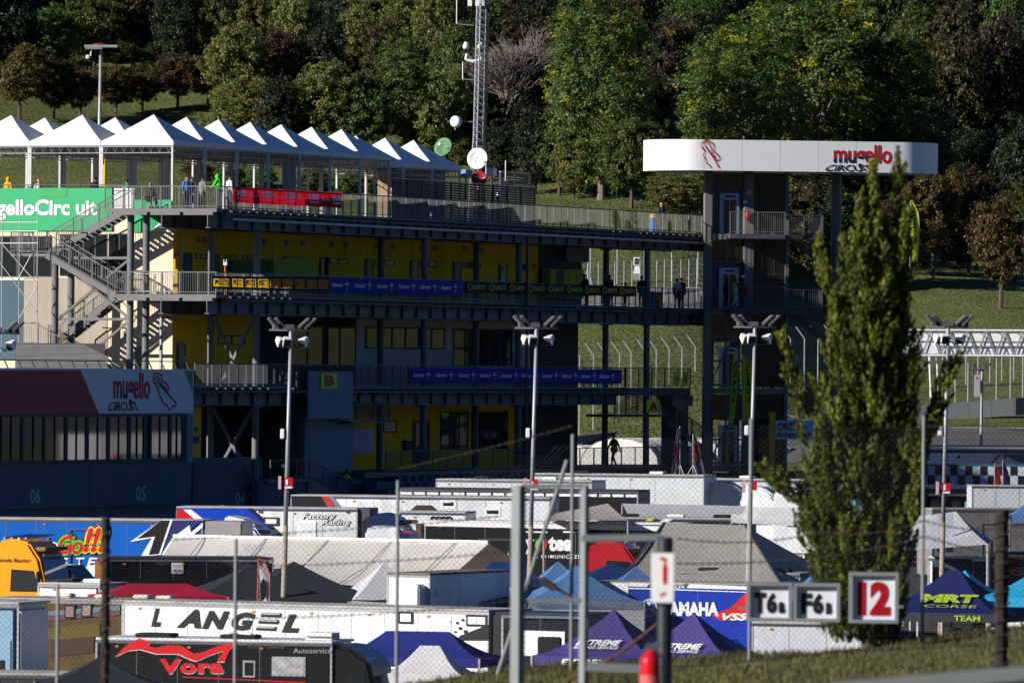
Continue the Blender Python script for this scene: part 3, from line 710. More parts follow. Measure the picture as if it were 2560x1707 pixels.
def pavilion(u, w, zoff, label):
    P = F.world(u, w, ZT+3.68+zoff)
    t = thing('pavilion_tent', label, 'tent', P, F.a, 'white pavilion tents on the roof terrace')
    for nm, me in zip(('canopy', 'valance', 'truss'), PV[:3]): link(bpy.data.objects.new(nm, me), t)
    for sx in (-1, 1):
        for sy in (-1, 1):
            o = bpy.data.objects.new('leg', PV[3]); o.location = (sx*(TS/2-.06), sy*(TS/2-.06), 0); o.scale = (1, 1, (3.65+zoff+.03)/3.65*1.0); link(o, t)
    return t
ordn = ['first', 'second', 'third', 'fourth', 'fifth', 'sixth', 'seventh', 'eighth', 'ninth', 'tenth']
for i in range(7):
    for j in range(3):
        if j == 2 and i > 3: continue
        if j == 0: lb = f'white pavilion tent above the red banner side, {ordn[i]} counting from the green sign corner'
        elif j == 1: lb = f'white pavilion tent one row behind the terrace edge, {ordn[i]} counting from the green sign'
        else: lb = f'white pavilion tent two rows behind the terrace edge, {ordn[i]} counting from the green sign'
        pavilion(UE+.1+TS*(i+.5), WL+.1+TS*(j+.5), 0, lb)
for i in range(3):
    pavilion(UE+.1+TS*(i+7.35), WL+.75+TS*.5, -.25, f'lower white pavilion tent near the lattice mast, {ordn[i]} of the three set lower')
# ================================================================ roof equipment
def louvre_fence(px0, px1, y0, y1, w, label, zb=None):
    u0, z1 = F.uz(px0, y0, w); u1, z0 = F.uz(px1, y1, w); z1 = F.uz((px0+px1)/2, (y0+y1)/2, w)[1] + (y1-y0)/2/44; z0 = ZT if zb is None else zb
    t = fthing(F, 'louvre_screen', label, 'screen')
    n = max(2, round((u1-u0)/2.1))
    for i in range(n+1): MB().box(u0+(u1-u0)*i/n-.04, u0+(u1-u0)*i/n+.04, w, w+.1, z0, z1).build('post', STEEL, t)
    k = int((z1-z0)/.14)
    sl_ = MB().box(u0, u1, -.005, .005, -.05, .05).mesh('slat', m('louvre_grey', (.11, .115, .125), .4))
    for j in range(k):
        o = bpy.data.objects.new('slat', sl_); o.location = (0, w+.05, z0+.1+j*.14); o.rotation_euler = (.6, 0, 0); link(o, t)
    MB().box(u0, u1, w-.02, w+.12, z1, z1+.05).build('cap_rail', STEELG, t)
    return t
louvre_fence(985, 1338, 458, 506, 4.2, 'long dark louvred screen behind the top deck railing')
louvre_fence(1252, 1326, 432, 470, 7.0, 'small upper louvred screen behind the steel flue')
def disc(px, py, rpx, w, name, label, mt, look=(-.35, -.93, .1), depth=.2, arm=True, zb=ZT):
    u, z = F.uz(px, py, w); P = F.world(u, w, z); s = FPX/P.y; r = rpx/s
    t = thing(name, label, 'antenna', P)
    q = Vector(look).to_track_quat('Z', 'Y').to_matrix().to_4x4()
    pr = [(0, -.0), (r*.4, depth*.16*r*2), (r*.75, depth*.55*r*2), (r, depth*r*2), (r*.99, depth*r*2-.02), (r*.7, depth*.5*r*2-.05), (0, -.06)]
    MB().lathe(pr, 28).xf(q).build('reflector', mt, t, smooth=True)
    if arm:
        a = MB().tube((0, -r*.85, depth*r*1.6), (0, -.1*r, r*1.1), .018, 5).tube((r*.6, r*.3, depth*r*1.5), (0, -.1*r, r*1.1), .01, 4).tube((-r*.6, r*.3, depth*r*1.5), (0, -.1*r, r*1.1), .01, 4)
        a.xf(q).build('feed_arm', STEELG, t)
        MB().lathe([(.0, r), (.07, r), (.09, r*1.12), (0, r*1.14)], 10).xf(q).build('feed_horn', WHITEP, t)
    MB().tube((0, .15, -.1), (0, .25, zb-P.z), .06, 8).build('pole', STEELG, t)
    return t
disc(1197, 398, 27, 6, 'satellite_dish', 'large white satellite dish in front of the lattice mast', WHITEP)
disc(1112, 371, 25, 8, 'satellite_dish', 'green satellite dish rising behind the last white tent', m('dish_green', (.10, .22, .11), .5), look=(-.5, -.8, .35))
disc(1199, 449, 20, 5.2, 'satellite_dish', 'dark red satellite dish below the large white dish', m('dish_red', (.30, .02, .015), .45), look=(-.1, -.95, .3))
# drum antenna sits on the mast arm
u, z = F.uz(1138, 304, 6.6); Pd = F.world(u, 6.6, z)
dr = thing('drum_antenna', 'round white drum antenna on a side arm of the lattice mast', 'antenna', Pd)
q = Vector((-.45, -.88, .05)).to_track_quat('Z', 'Y').to_matrix().to_4x4()
MB().lathe([(0, .12), (.26, .1), (.33, .02), (.34, -.2), (.3, -.22), (0, -.22)], 24).xf(q).build('drum', WHITEP, dr, smooth=True)
MB().bar((-.45, .1, 0), (1.15, .3, 0), .05, .05).tube((0, .05, -.5), (0, .05, .1), .03, 6).build('mount_arm', STEELG, dr)
# lattice mast
um, zm = F.uz(1190, 450, 6.8); Pm = F.world(um, 6.8, ZT)
mast = thing('lattice_mast', 'tall galvanised lattice mast carrying antennas above the roof terrace', 'mast', Pm)
zc = [0, 2.5, 5, 7.2, 9.4, 12, 16]; 
def mr(z): return .62 - .30*min(1, z/5.5)
def mc(k, z):
    a = 2*math.pi*k/3+.4; lean = Vector((.018*z, 0, 0)); return Vector((math.cos(a)*mr(z), math.sin(a)*mr(z), z)) + lean
lg = [MB(), MB(), MB()]; br = MB(); z = 0.
while z < 13.4:
    dz = .42
    for k in range(3):
        lg[k].tube(mc(k, z), mc(k, z+dz), .045, 6); br.tube(mc(k, z), mc((k+1) % 3, z+dz), .02, 4).tube(mc(k, z+dz), mc((k+1) % 3, z+dz), .02, 4)
    z += dz
for k in range(3): lg[k].build('mast_leg', m('mast_zinc', (.36, .37, .39), .45, .3), mast)
br.build('mast_bracing', m('mast_zinc'), mast)
cb = MB()
for i in range(4): cb.tube((.30+.018*0+i*.06, -.35, .3), (.30+.24+i*.06, -.35, 13), .02, 5)
cb.build('cable_run', RUBBER, mast)
for px, y0, y1, lab in ((1142, 0, 60, 'thin white whip antenna bracketed high on the lattice mast'), (1157, 155, 198, 'short whip antenna halfway up the lattice mast'), (1211, 250, 292, 'short whip antenna low on the far side of the mast')):
    a = F.uz(px, y0, 6.8); b = F.uz(px, y1, 6.8); t = thing('whip_antenna', lab, 'antenna', F.world(a[0], 6.8, b[1]))
    MB().tube((0, 0, 0), (0, 0, a[1]-b[1]), .03, 6).build('rod', WHITEP, t); MB().bar((0, 0, 0), ((1.0 if px < 1190 else -.5), .0, -.1), .04, .04).build('bracket', STEELG, t)
for px, py, lab in ((1165, 118, 'white dome camera cluster on the sunny side of the mast'), (1202, 118, 'white dome camera cluster on the shaded side of the mast')):
    a = F.uz(px, py, 6.8); t = thing('mast_camera', lab, 'camera', F.world(a[0], 6.8, a[1])); sg = 1 if px < 1190 else -1
    MB().lathe([(0, .3), (.1, .28), (.2, .05), (.17, -.1), (0, -.14)], 12).build('housing', WHITEP, t, smooth=True)
    MB().ell((0, 0, -.18), .13, .13, .13).build('dome', GLASS, t, smooth=True); MB().path([(sg*.05, 0, -.4), (sg*.0, .0, -.75), (sg*.45, 0, -.85)], .09, 8).build('arm', WHITEP, t)
for k, px in enumerate((1171, 1190, 1203)):
    a = F.uz(px, 8, 6.6); t = thing('antenna_panel', ['white box antenna at the mast head, sunny side', 'white box antenna at the middle of the mast head', 'white box antenna at the mast head, shaded side'][k], 'antenna', F.world(a[0], 6.5, a[1]))
    MB().box(-.13, .13, -.1, .1, -.2, .22).build('case', WHITEP, t, bevel=.02); MB().bar((0, .1, 0), (0, .45, 0), .05, .05).build('clamp', STEELG, t)
# flue, masts, cabinets
u, _ = F.uz(1247, 430, 5.5); P = F.world(u, 5.5, ZT); t = thing('flue_pipe', 'shiny steel flue pipe standing beside the red dish', 'flue', P)
MB().lathe([(.15, 0), (.15, 1.75), (.17, 1.8), (.17, 2.05), (.13, 2.1), (.0, 2.1)], 16).build('pipe', CHROME, t, smooth=True); MB().lathe([(.19, .9), (.19, .96)], 16).build('collar', STEELG, t)
u, _ = F.uz(1228, 400, 6.5); P = F.world(u, 6.5, ZT); t = thing('aerial_post', 'slim aerial post with two upright rods behind the white dish', 'antenna', P)
MB().tube((0, 0, 0), (0, 0, 3.0), .06, 6).bar((-.35, 0, 2.95), (.9, 0, 2.95), .05, .05).build('post', STEEL, t)
for x in (-.3, .85): MB().tube((x, 0, 2.8), (x, 0, 4.0), .03, 6).build('rod', WHITEP, t)
for px, y0, y1, dx, mt, nm, lb in ((1230, 421, 440, .3, WHITEP, 'equipment_box', 'white equipment box on a bracket beside the flue'), (1165, 424, 445, .5, m('box_blue', (.15, .3, .5)), 'equipment_box', 'pale blue equipment box at the foot of the mast')):
    a = F.uz(px, y0, 6); b = F.uz(px, y1, 6); t = fthing(F, nm, lb, 'equipment'); MB().box(a[0]-dx, a[0]+dx, 5.8, 6.2, b[1], a[1]).build('case', mt, t, bevel=.02); MB().tube((a[0], 6, b[1]), (a[0], 6, ZT), .05, 6).build('stand', STEEL, t)
TAN = m('tan_cladding', (.30, .22, .14), .8, var=.1)
t = fthing(F, 'roof_cabin', 'tan clad rooftop cabin under the last tents', 'cabin'); a = F.uz(980, 424, 8); b = F.uz(1110, 455, 8)
MB().box(a[0], b[0], 8, 8.9, ZT, a[1]).build('body', TAN, t); MB().box(a[0]-.1, b[0]+.1, 7.9, 9.0, a[1], a[1]+.12).build('roof', DGREY, t)
t = fthing(F, 'tent_curtain', 'tan tent side curtain tied back between two tent legs', 'curtain'); a = F.uz(705, 408, WL+.3); b = F.uz(740, 480, WL+.3)
MB().grid(lambda x, y: (a[0]+(b[0]-a[0])*x, WL+.25+.12*math.sin(x*14), ZT+.1+(a[1]-ZT)*y - (.5*x*(1-y) if y < .6 else 0)), 14, 6).build('cloth', m('tan_cloth', (.42, .33, .24), .8), t, smooth=True)
t = fthing(F, 'yellow_post', 'bright yellow padded post on the roof terrace under the tents', 'post'); a = F.uz(262, 411, 9); MB().lathe([(.09, 0), (.09, a[1]-ZT)], 10, (a[0], 9, ZT)).lathe([(.03, a[1]-ZT), (.03, a[1]-ZT+.3)], 8, (a[0], 9, ZT)).build('pad', m('pad_yellow', (.75, .5, .01), .5), t)
rl = MB(); a = F.wz(-80, 458, UE-.1); b = F.wz(322, 462, UE-.1); rl.bar((UE-.1, a[0], ZT+1.35), (UE-.1, b[0], ZT+1.35), .05, .05).bar((UE-.1, a[0], ZT+1.05), (UE-.1, b[0], ZT+1.05), .04, .04)
for i in range(11):
    w_ = a[0]+(b[0]-a[0])*i/10; rl.bar((UE-.1, w_, ZT-.1), (UE-.1, w_, ZT+1.35), .05, .05)
rl.build('parapet_rail', STEEL, stand)
# ================================================================ lift tower with the white sign crown
P_ = W(1762, 600, 483); T = Frame(P_.x, P_.y, 11)
tower = fthing(T, 'lift_tower', 'grey lift tower with a white rounded sign crown at the grandstand end', 'tower')
TG = m('tower_grey', (.17, .165, .16), .7, var=.1, streak=True); XB = T.uz(1972, 600)[0]
zc1 = T.uz(1980, 352, -2.4)[1]; zc0 = T.uz(1980, 429, -2.4)[1]
c0, c1 = T.uz(1611, 380, 0.6)[0], T.uz(2341, 380, .6)[0]; rr = 3.0; wc = .6
def stadium(r0, n=24):
    pts = []
    for i in range(n+1): a = -math.pi/2 - math.pi*i/n; pts.append((c0+rr+r0*math.cos(a), wc+r0*math.sin(a)))
    for i in range(n+1): a = math.pi/2 - math.pi*i/n; pts.append((c1-rr+r0*math.cos(a), wc+r0*math.sin(a)))
    return pts
po, pi_ = stadium(rr), stadium(rr-.12); nn = len(po); mb = MB()
mb.v = [(x, y, z) for z in (zc0, zc1) for x, y in po] + [(x, y, z) for z in (zc0, zc1) for x, y in pi_]
for i in range(nn):
    j = (i+1) % nn; mb.f += [(i, j, j+nn, i+nn), (2*nn+j, 2*nn+i, 3*nn+i, 3*nn+j), (i+nn, j+nn, j+3*nn, i+3*nn), (j, i, i+2*nn, j+2*nn)]
CW = m('crown_white', (.80, .80, .80), .45, var=.02)
cr = mb.build('crown_fascia', CW, tower, smooth=True); cr.data.set_sharp_from_angle(angle=.6); 
[MB().box(c0+rr+k*2.35, c0+rr+k*2.35+.01, wc-rr-.006, wc-rr-.002, zc0, zc1).build('panel_joint', m('joint_grey', (.6, .6, .6)), tower) for k in range(6)]; MB().prism(pi_, zc0+.25, zc0+.5, 'z').build('crown_slab', DGREY, tower)
wf = wc-rr
a = T.uz(2057, 428, wf); b = T.uz(2228, 428, wf); c = T.uz(2057, 361, wf); wordmark(tower, (a[0], wf-.01, a[1]), (b[0]-a[0], 0, 0), (0, 0, c[1]-a[1]), lift=.02)
a = T.uz(1752, 421, wf); b = T.uz(1799, 421, wf); c = T.uz(1752, 349, wf); track_logo(TXR, tower, (a[0], wf-.01, a[1]), (b[0]-a[0], 0, 0), (0, 0, c[1]-a[1]), .042, lift=.02)
# core: four pillars, slabs, lift doors and glazing per storey
pw = .45; xm0, xm1 = T.uz(1862, 500)[0], T.uz(1885, 500)[0]
for x0, x1 in ((0, pw), (xm0, xm1), (XB-.2, XB)):
    for y0, y1 in ((0, .45), (3.6, 4.05)): MB().box(x0+(.95 if y0 and x0 == 0 else 0), x1+(.95 if y0 and x0 == 0 else 0), y0, y1, 3, zc0+.24).build('pillar', TG, tower)
LV = [ZB, Z3, Z2, ZT, zc0+.3]
for k, zf in enumerate(LV[:4]):
    MB().box(.95, XB-.002, .02, 4.03, zf-.35, zf-.02).box(.002, .95, .02, .45, zf-.35, zf-.021).build('floor_slab', TG, tower); zt = LV[k+1]-.36
    if k < 2:                                   # lower storeys: open steel frame round the lift shaft
        fr = MB()
        for q in (.0, .33, .66): fr.box(pw, xm0, .3, .42, zf+.1+q*(zt-zf), zf+.22+q*(zt-zf))
        fr.box((pw+xm0)/2-.06, (pw+xm0)/2+.06, .31, .41, zf, zt).bar((pw, .36, zf+.2), (xm0, .36, zt-.2), .08, .08); fr.build('shaft_frame', TG, tower)
    else: MB().box(pw, xm0, .5, .6, zf-.02, zt).build('lift_wall', m('lift_wall', (.10, .10, .10), .6), tower)
    d = MB().box(pw+.55, xm0-.25, .42, .499, zf, zf+2.45).build('lift_door', m('lift_steel', (.34, .42, .48), .35, .5), tower)
    xmid = (pw+xm0)/2+.15
    for x0, x1 in ((pw+.8, xmid-.03), (xmid+.03, xm0-.45)): MB().box(x0, x1, .405, .419, zf+.05, zf+2.05).build('pane', GLASS, d)
    MB().box(pw+.9, xm0-.5, .405, .419, zf+2.2, zf+2.33).build('floor_display', DGREY, d)
    win = MB(); x0, x1 = pw+.02, xm0-.02; zz = zf+2.75
    win.box(x0, x1, .3, .38, zz, zz+.09).box((x0+x1)/2-.04, (x0+x1)/2+.04, .3, .38, zz+.09, zt); wo = win.build('window', TG, tower)
    for p, q in ((x0, (x0+x1)/2-.04), ((x0+x1)/2+.04, x1)): MB().box(p, q, .33, .345, zz+.09, zt-.02).build('pane', GLASS, wo)
    # glazed bay with three by two panes
    gx0, gx1 = xm1, XB-.2; fr = MB()
    for i in range(4): xx = gx0+(gx1-gx0)*i/3; fr.box(xx-.03, xx+.03, .12, .2, zf, zt)
    zm_ = (zf+zt)/2; fr.box(gx0, gx1, .121, .199, zm_-.03, zm_+.03); wo = fr.build('window', DGREY, tower)
    for i in range(3):
        for z0, z1 in ((zf+.05, zm_-.03), (zm_+.03, zt)): MB().box(gx0+(gx1-gx0)*i/3+.03, gx0+(gx1-gx0)*(i+1)/3-.03, .15, .165, z0, z1).build('pane', m('tower_glass', (.02, .02, .018), .03, var=0, spec=.5), wo)
    if k >= 2:
        x0 = T.uz(1826, 560, -1.4)[0]; x1 = T.uz(1963, 560, -1.4)[0]; x2 = T.uz(2045, 560, .4)[0]
        MB().box(x0, x1, -1.4, .0, zf-.3, zf-.01).box(x1, x2, -1.0, 1.5, zf-.3, zf-.012).build('balcony_slab', STEEL, tower)
        railing(tower, (x0, -1.38, zf), (x1, -1.38, zf), h=1.3, step=1.7, bal=.12); railing(tower, (x1, -1.38, zf), (x2, -.9, zf), h=1.15, step=1.1, bal=.13); railing(tower, (x2, -.9, zf), (x2, 1.4, zf), h=1.15, step=1.2)
    if k in (1, 2, 3):
        z0 = LV[k-1]; x2 = T.uz(2070, 560, 1)[0]; n_ = 12      # dark open-tread stair behind, right of the core
        for i in range(n_):
            MB().box(XB+.4+i*.27, XB+.75+i*.27, 1.6, 3.0, zf-.15-(zf-z0)*.5*i/n_, zf-.10-(zf-z0)*.5*i/n_).build('tread', STEEL, tower)
        MB().bar((XB+.4, 1.6, zf-.25), (XB+.4+n_*.27, 1.6, zf-.25-(zf-z0)*.5), .06, .3).build('stringer', STEEL, tower)
        railing(tower, (XB+.4, 1.6, zf-.1), (XB+.4+n_*.27, 1.6, zf-.1-(zf-z0)*.5), h=1.0, step=2, bal=.2, mt=STEEL)
        MB().box(XB+.4+n_*.27, XB+1.6+n_*.27, 1.6, 4, z0+(zf-z0)*.5-.2, z0+(zf-z0)*.5-.02).build('landing', STEEL, tower)
        railing(tower, (XB+.4+n_*.27, 1.6, z0+(zf-z0)*.5), (XB+1.6+n_*.27, 1.6, z0+(zf-z0)*.5), h=1.0, step=2, bal=.2, mt=STEEL)
for a, zz in ((1869, Z2+2.4), (1872, ZT+2.4)):
    xx = T.uz(a, 600)[0]; MB().box(xx-.1, xx+.12, -.03, -.005, zz, zz+.22).build('small_sign', TXW, tower); MB().box(xx-.05, xx+.07, -.04, -.031, zz+.04, zz+.17).build('small_sign_print', TXR, tower)
    MB().box(xx-.35, xx-.15, -.03, -.005, zz-.55, zz-.4).build('small_sign', TXW, tower)
xc, _ = T.uz(2090, 600, 2); MB().lathe([(.32, 3), (.32, zc0+.24)], 18, (xc, 2, 0)).build('column', COLM, tower, smooth=True)
for px, zf, lb in ((1867, ZT, 'red fire extinguisher on the lift tower, top deck'), (1864, Z2, 'red fire extinguisher on the lift tower, middle deck')):
    a = T.uz(px, 700, -.1); t = fthing(T, 'fire_extinguisher', lb, 'extinguisher')
    MB().lathe([(.0, 0), (.1, .01), (.1, .5), (.05, .6), (.03, .7), (0, .7)], 12, (a[0], -.14, zf+.75)).build('cylinder', REDP, t, smooth=True); MB().path([(a[0], -.14, zf+1.44), (a[0]+.1, -.2, zf+1.4), (a[0]+.13, -.22, zf+1.0)], .02, 6).build('hose', RUBBER, t)
# ================================================================ banners
class Ban:
    def __init__(s, name, label, tl, tr, bl, br, mt, w=-.14, wave=.03):
        s.t = fthing(F, name, label, 'banner'); s.w = w
        A, B, C, D = [Vector((F.uz(*p, w)[0], w, F.uz(*p, w)[1])) for p in (bl, br, tl, tr)]; s.c = (A, B, C, D); s.px = (tl, tr)
        nu = 60; ph = random.random()*6
        def fn(x, y):
            P = A.lerp(B, x).lerp(C.lerp(D, x), y); P.z += (-.035*abs(math.sin(x*nu*.26+ph)) if y < .5 else 0)*(1-y)
            P.y += wave*(math.sin(x*23+ph)+.6*math.sin(x*47+y*3))*(.35+.65*(1-y)); return P
        if mt: MB().grid(fn, nu, 4).build('cloth', mt, s.t, smooth=True)
    def at(s, x, y):
        A, B, C, D = s.c; return A.lerp(B, x).lerp(C.lerp(D, x), y)
    def box(s, x0, x1, y0, y1):
        O = s.at(x0, y0); return O + Vector((0, -.075, 0)), s.at(x1, y0)-O, s.at(x0, y1)-O
    def fx(s, px): return (px-s.px[0][0])/(s.px[1][0]-s.px[0][0])
    def text(s, str_, px0, px1, y0, y1, mt, **k): return text(str_, mt, s.t, *s.box(s.fx(px0), s.fx(px1), y0, y1), **k)
    def rect(s, px0, px1, y0, y1, mt, lift=.012, name='print'): return flat([[(0, 0), (1, 0), (1, 1), (0, 1)]], mt, s.t, *s.box(s.fx(px0), s.fx(px1), y0, y1), lift=lift, name=name)
    def poly(s, px0, px1, y0, y1, polys, mt, lift=.012, name='emblem'): return flat(polys, mt, s.t, *s.box(s.fx(px0), s.fx(px1), y0, y1), lift=lift, name=name)
RB = cloth('banner_red', (.62, .008, .02), .5); BB = cloth('banner_blue', (.010, .045, .42), .35); KB = cloth('banner_black', (.010, .012, .013), .2)
b1 = Ban('red_banner', 'red banner with white lettering on the top deck railing', (583, 468), (855, 482), (584, 506), (854, 519), RB)
for x0, x1 in ((589, 613), (650, 675), (709, 735), (769, 793), (828, 851)):
    b1.text('M', x0, x0+(x1-x0)*.42, .42, .82, TXW, bold=.05); b1.text('3', x0+(x1-x0)*.45, x0+(x1-x0)*.7, .42, .82, TXW, bold=.05); b1.text('E', x0+(x1-x0)*.74, x1, .42, .82, TXW, bold=.05)
    b1.text('MOTOR BIKE EXPO', x0+1, x1, .20, .31, TXW, bold=.03)
for x0 in (619, 680, 740, 799):
    b1.poly(x0, x0+6, .38, .68, [[(0, 1), (.3, 1), (.55, .3), (.8, 1), (1, .9), (.6, 0), (.4, 0)]], TXW); b1.text('veronafiere', x0+7, x0+22, .42, .54, TXW)
b2 = Ban('tyre_banner', 'black banner with nine yellow panels on the middle deck railing', (531, 690), (823, 692), (531, 722), (823, 731), None)
b2.rect(531, 823, .0, .2, KB, lift=-.06); b2.rect(531, 823, .8, 1., KB, lift=-.06)
for x0, x1 in zip((531, 573, 605, 637, 668, 699, 729, 760, 790, 820), (533, 579, 611, 642, 673, 704, 735, 765, 795, 823)): b2.rect(x0, x1, .2, .8, KB, lift=-.06)
YB = cloth('banner_yellow', (.85, .55, .005), .55); RT = m('banner_text_red', (.55, .02, .02), .6)
for x0, x1 in ((533, 573), (579, 605), (611, 637), (642, 668), (673, 699), (704, 729), (735, 760), (765, 790), (795, 820)):
    b2.rect(x0, x1, .20, .80, YB, lift=-.06, name='panel'); k = (x1-x0)
    b2.poly(x0+k*.08, x0+k*.95, .3, .72, [[(0, 0), (.1, 0), (.1, .38), (.25, .5), (.25, .78), (1, .78), (1, 1), (0, 1)]], RT, lift=-.05); b2.text('IRELLI', x0+k*.24, x0+k*.92, .32, .56, RT, bold=.03, lift=-.05)
def federmoto(B, x0, s=56.):
    B.text('federmoto.it', x0, x0+s*.46, .38, .68, TXW, shear=.2, bold=.015)
    SH = m('emblem_pale', (.45, .50, .58), .6)
    B.poly(x0+s*.53, x0+s*.74, .20, .78, [[(.5, 0), (.72, .2), (.8, .55), (1, .62), (.95, .72), (.78, .68), (.6, .8), (.56, 1), (.44, 1), (.4, .8), (.22, .68), (.05, .72), (0, .62), (.2, .55), (.28, .2)]], SH)
    B.poly(x0+s*.59, x0+s*.68, .26, .5, [[(.5, 0), (1, .6), (1, 1), (0, 1), (0, .6)]], BB, lift=.02)
    LB = m('print_pale_blue', (.10, .22, .55), .6)
    for i, q in enumerate(('Federazione', 'Motociclistica', 'Italiana')): B.text(q, x0+s*.78, x0+s*(.98 if i < 2 else .9), .56-.11*i, .64-.11*i, LB)
b3 = Ban('blue_banner', 'blue banner with white lettering on the middle deck railing', (824, 694), (1157, 702), (824, 731), (1157, 740), BB)
for i in range(6): federmoto(b3, 826+56*i-.3*i*i)
b4 = Ban('black_banner', 'black banner with lime green lettering on the middle deck railing', (1158, 703), (1590, 716), (1158, 731), (1590, 741), KB)
LIME = m('lime_print', (.42, .52, .02), .6)
for x0, x1 in ((1166, 1207), (1217, 1257), (1267, 1304), (1313, 1353), (1362, 1401), (1409, 1446), (1455, 1491), (1500, 1537), (1545, 1584)):
    b4.text('XLMOTO', x0+(x1-x0)*.3, x1, .30, .72, LIME, bold=.02)
    b4.poly(x0, x0+(x1-x0)*.27, .1, .9, [[(.4, 1), (0, .62), (0, .38), (.4, 0), (.42, .14), (.18, .42), (.18, .58), (.42, .86)], [(.6, 1), (1, .62), (1, .38), (.6, 0), (.58, .14), (.82, .42), (.82, .58), (.58, .86)]], LIME)
b5 = Ban('blue_banner', 'long blue banner with white lettering on the lower deck railing above sign A', (1025, 920), (1555, 924), (1025, 956), (1555, 959), BB)
for i in range(10): federmoto(b5, 1030+54.5*i-.35*i*i, 55)
# letter signs
SY = m('sign_lime_yellow', (.62, .62, .02), .5); STX = m('sign_letter_red', (.28, .012, .03), .5)
def letter_sign(ch, px0, py0, px1, py1, w, label, Fr=F, sub=None):
    a = Fr.uz(px0, py1, w); b = Fr.uz(px1, py0, w); t = fthing(Fr, 'letter_sign', label, 'sign')
    MB().box(a[0], b[0], w-.03, w+.02, a[1], b[1]).build('board', SY, t); dx, dz = b[0]-a[0], b[1]-a[1]
    if ch: text(ch, STX, t, (a[0]+dx*.18, w-.03, a[1]+dz*.14), (dx*.64, 0, 0), (0, 0, dz*.72), bold=.06, lift=.02)
    if sub:
        for i, q in enumerate(sub): text(q, STX, t, (a[0]+dx*(.08+.12*i), w-.03, a[1]+dz*(.52-.22*i)), (dx*(.84-.24*i), 0, 0), (0, 0, dz*.1), bold=.03, lift=.02)
    return t
letter_sign('B', 802, 933, 842, 971, -.47, 'square yellow sign with a red letter B on the stair wall')
letter_sign('A', 1616, 999, 1648, 1031, -.28, 'large square yellow sign with a red letter A on the stair landing')
letter_sign(None, 1685, 929, 1698, 965, -.2, 'tall narrow yellow sign with small red print on the railing', sub=('CIRCUIT', 'SEDE'))
letter_sign('A', 1708, 929, 1719, 961, -.2, 'small upright yellow sign with a red letter A on the railing')
ms = fthing(T, 'office_sign', 'pale blue office sign with black lettering beside the yellow post', 'sign'); a = T.uz(1938, 1098, -3); b = T.uz(2075, 1051, -3)
MB().box(a[0], b[0], -3, -2.94, a[1], b[1]).build('board', m('sign_pale_blue', (.25, .55, .80), .5), ms)
ftext(T, 'CIRCUIT', TXK, ms, 1943, 1057, 2010, 1075, w=-3, bold=.04, lift=.02); ftext(T, 'MANAGEMENT', TXK, ms, 1943, 1080, 2042, 1093, w=-3, bold=.03, lift=.02)
yp = fthing(T, 'sign_post', 'thick yellow post holding the pale blue office sign', 'post'); a = T.uz(1924, 1030, -2.9); b = T.uz(1938, 1030, -2.9); MB().box(a[0], b[0], -2.95, -2.6, 2.5, a[1]).build('shaft', m('post_yellow', (.62, .42, .01), .5), yp)
# feather flags
def feather(px, ytop, ybot, wpx, Fr, w, mt, label, str_=None, tm=None, rim=None, lean=0.):
    u0, z1 = Fr.uz(px, ytop, w); z0 = Fr.uz(px, ybot, w)[1]; s = Fr.world(u0, w, z1).y/FPX; W_ = wpx*s; H = z1-z0
    t = thing('feather_flag', label, 'flag', Fr.world(u0, w, z0), Fr.a)
    MB().tube((0, 0, -1.2), (lean*H, 0, H*.97), .03, 6).build('pole', STEELG, t)
    prof = lambda y: W_*(.75+.25*math.sin(y*3.14))*(1 if y < .75 else max(.03, math.cos((y-.75)/.25*1.5)))
    MB().grid(lambda x, y: (lean*H*y + x*prof(y), -.03+.06*math.sin(x*5+y*6), H*y), 6, 20).build('cloth', mt, t, smooth=True)
    if str_: text(str_, tm or TXK, t, (W_*.70+lean*H*.3, -.12, H*.30), (lean*H*.55, 0, H*.58), (-W_*.42, 0, 0), bold=.03, lift=.0)
    return t
FLG = cloth('flag_lime', (.62, .72, .02), .5)
feather(1857, 886, 1055, 30, T, -6.5, FLG, 'lime green feather flag with black lettering beside a light pole', '() XLMOTO')
feather(1822, 884, 1060, 17, T, -6.0, FLG, 'lime green feather flag folded narrow before the tower base', 'OTO', lean=.06)
feather(2276, 500, 655, 24, T, -1.5, FLG, 'lime green feather flag beyond the cypress tip', '() XLMOTO')
# ================================================================ light mast behind the tents
def W0(px, py, Y): return W(px, py, Y)
P = W(246, 305, 470); t = thing('camera_mast', 'slim grey mast with a flat platform and camera behind the white tents', 'mast', (P.x, P.y, 18))
Q = W(252, 122, 470); MB().tube((0, 0, 0), (Q.x-P.x, 0, Q.z-18), .13, 10, .09).build('pole', STEELG, t, smooth=True)
MB().box(-.95+Q.x-P.x, 1.0+Q.x-P.x, -.5, .5, Q.z-18+.05, Q.z-18+.2).box(-.9+Q.x-P.x, .1+Q.x-P.x, -.52, .52, Q.z-18-.05, Q.z-18+.04).build('platform', STEELG, t, bevel=.02)
MB().lathe([(0, .2), (.35, .2), (.45, .28), (0, .34)], 12, (Q.x-P.x, 0, Q.z-18)).build('beacon', m('beacon_red', (.35, .04, .02)), t)
MB().ell((-.75+Q.x-P.x, 0, Q.z-18-.5), .14, .14, .14).tube((-.55+Q.x-P.x, 0, Q.z-18), (-.6+Q.x-P.x, 0, Q.z-18-.45), .04).build('camera', WHITEP, t)
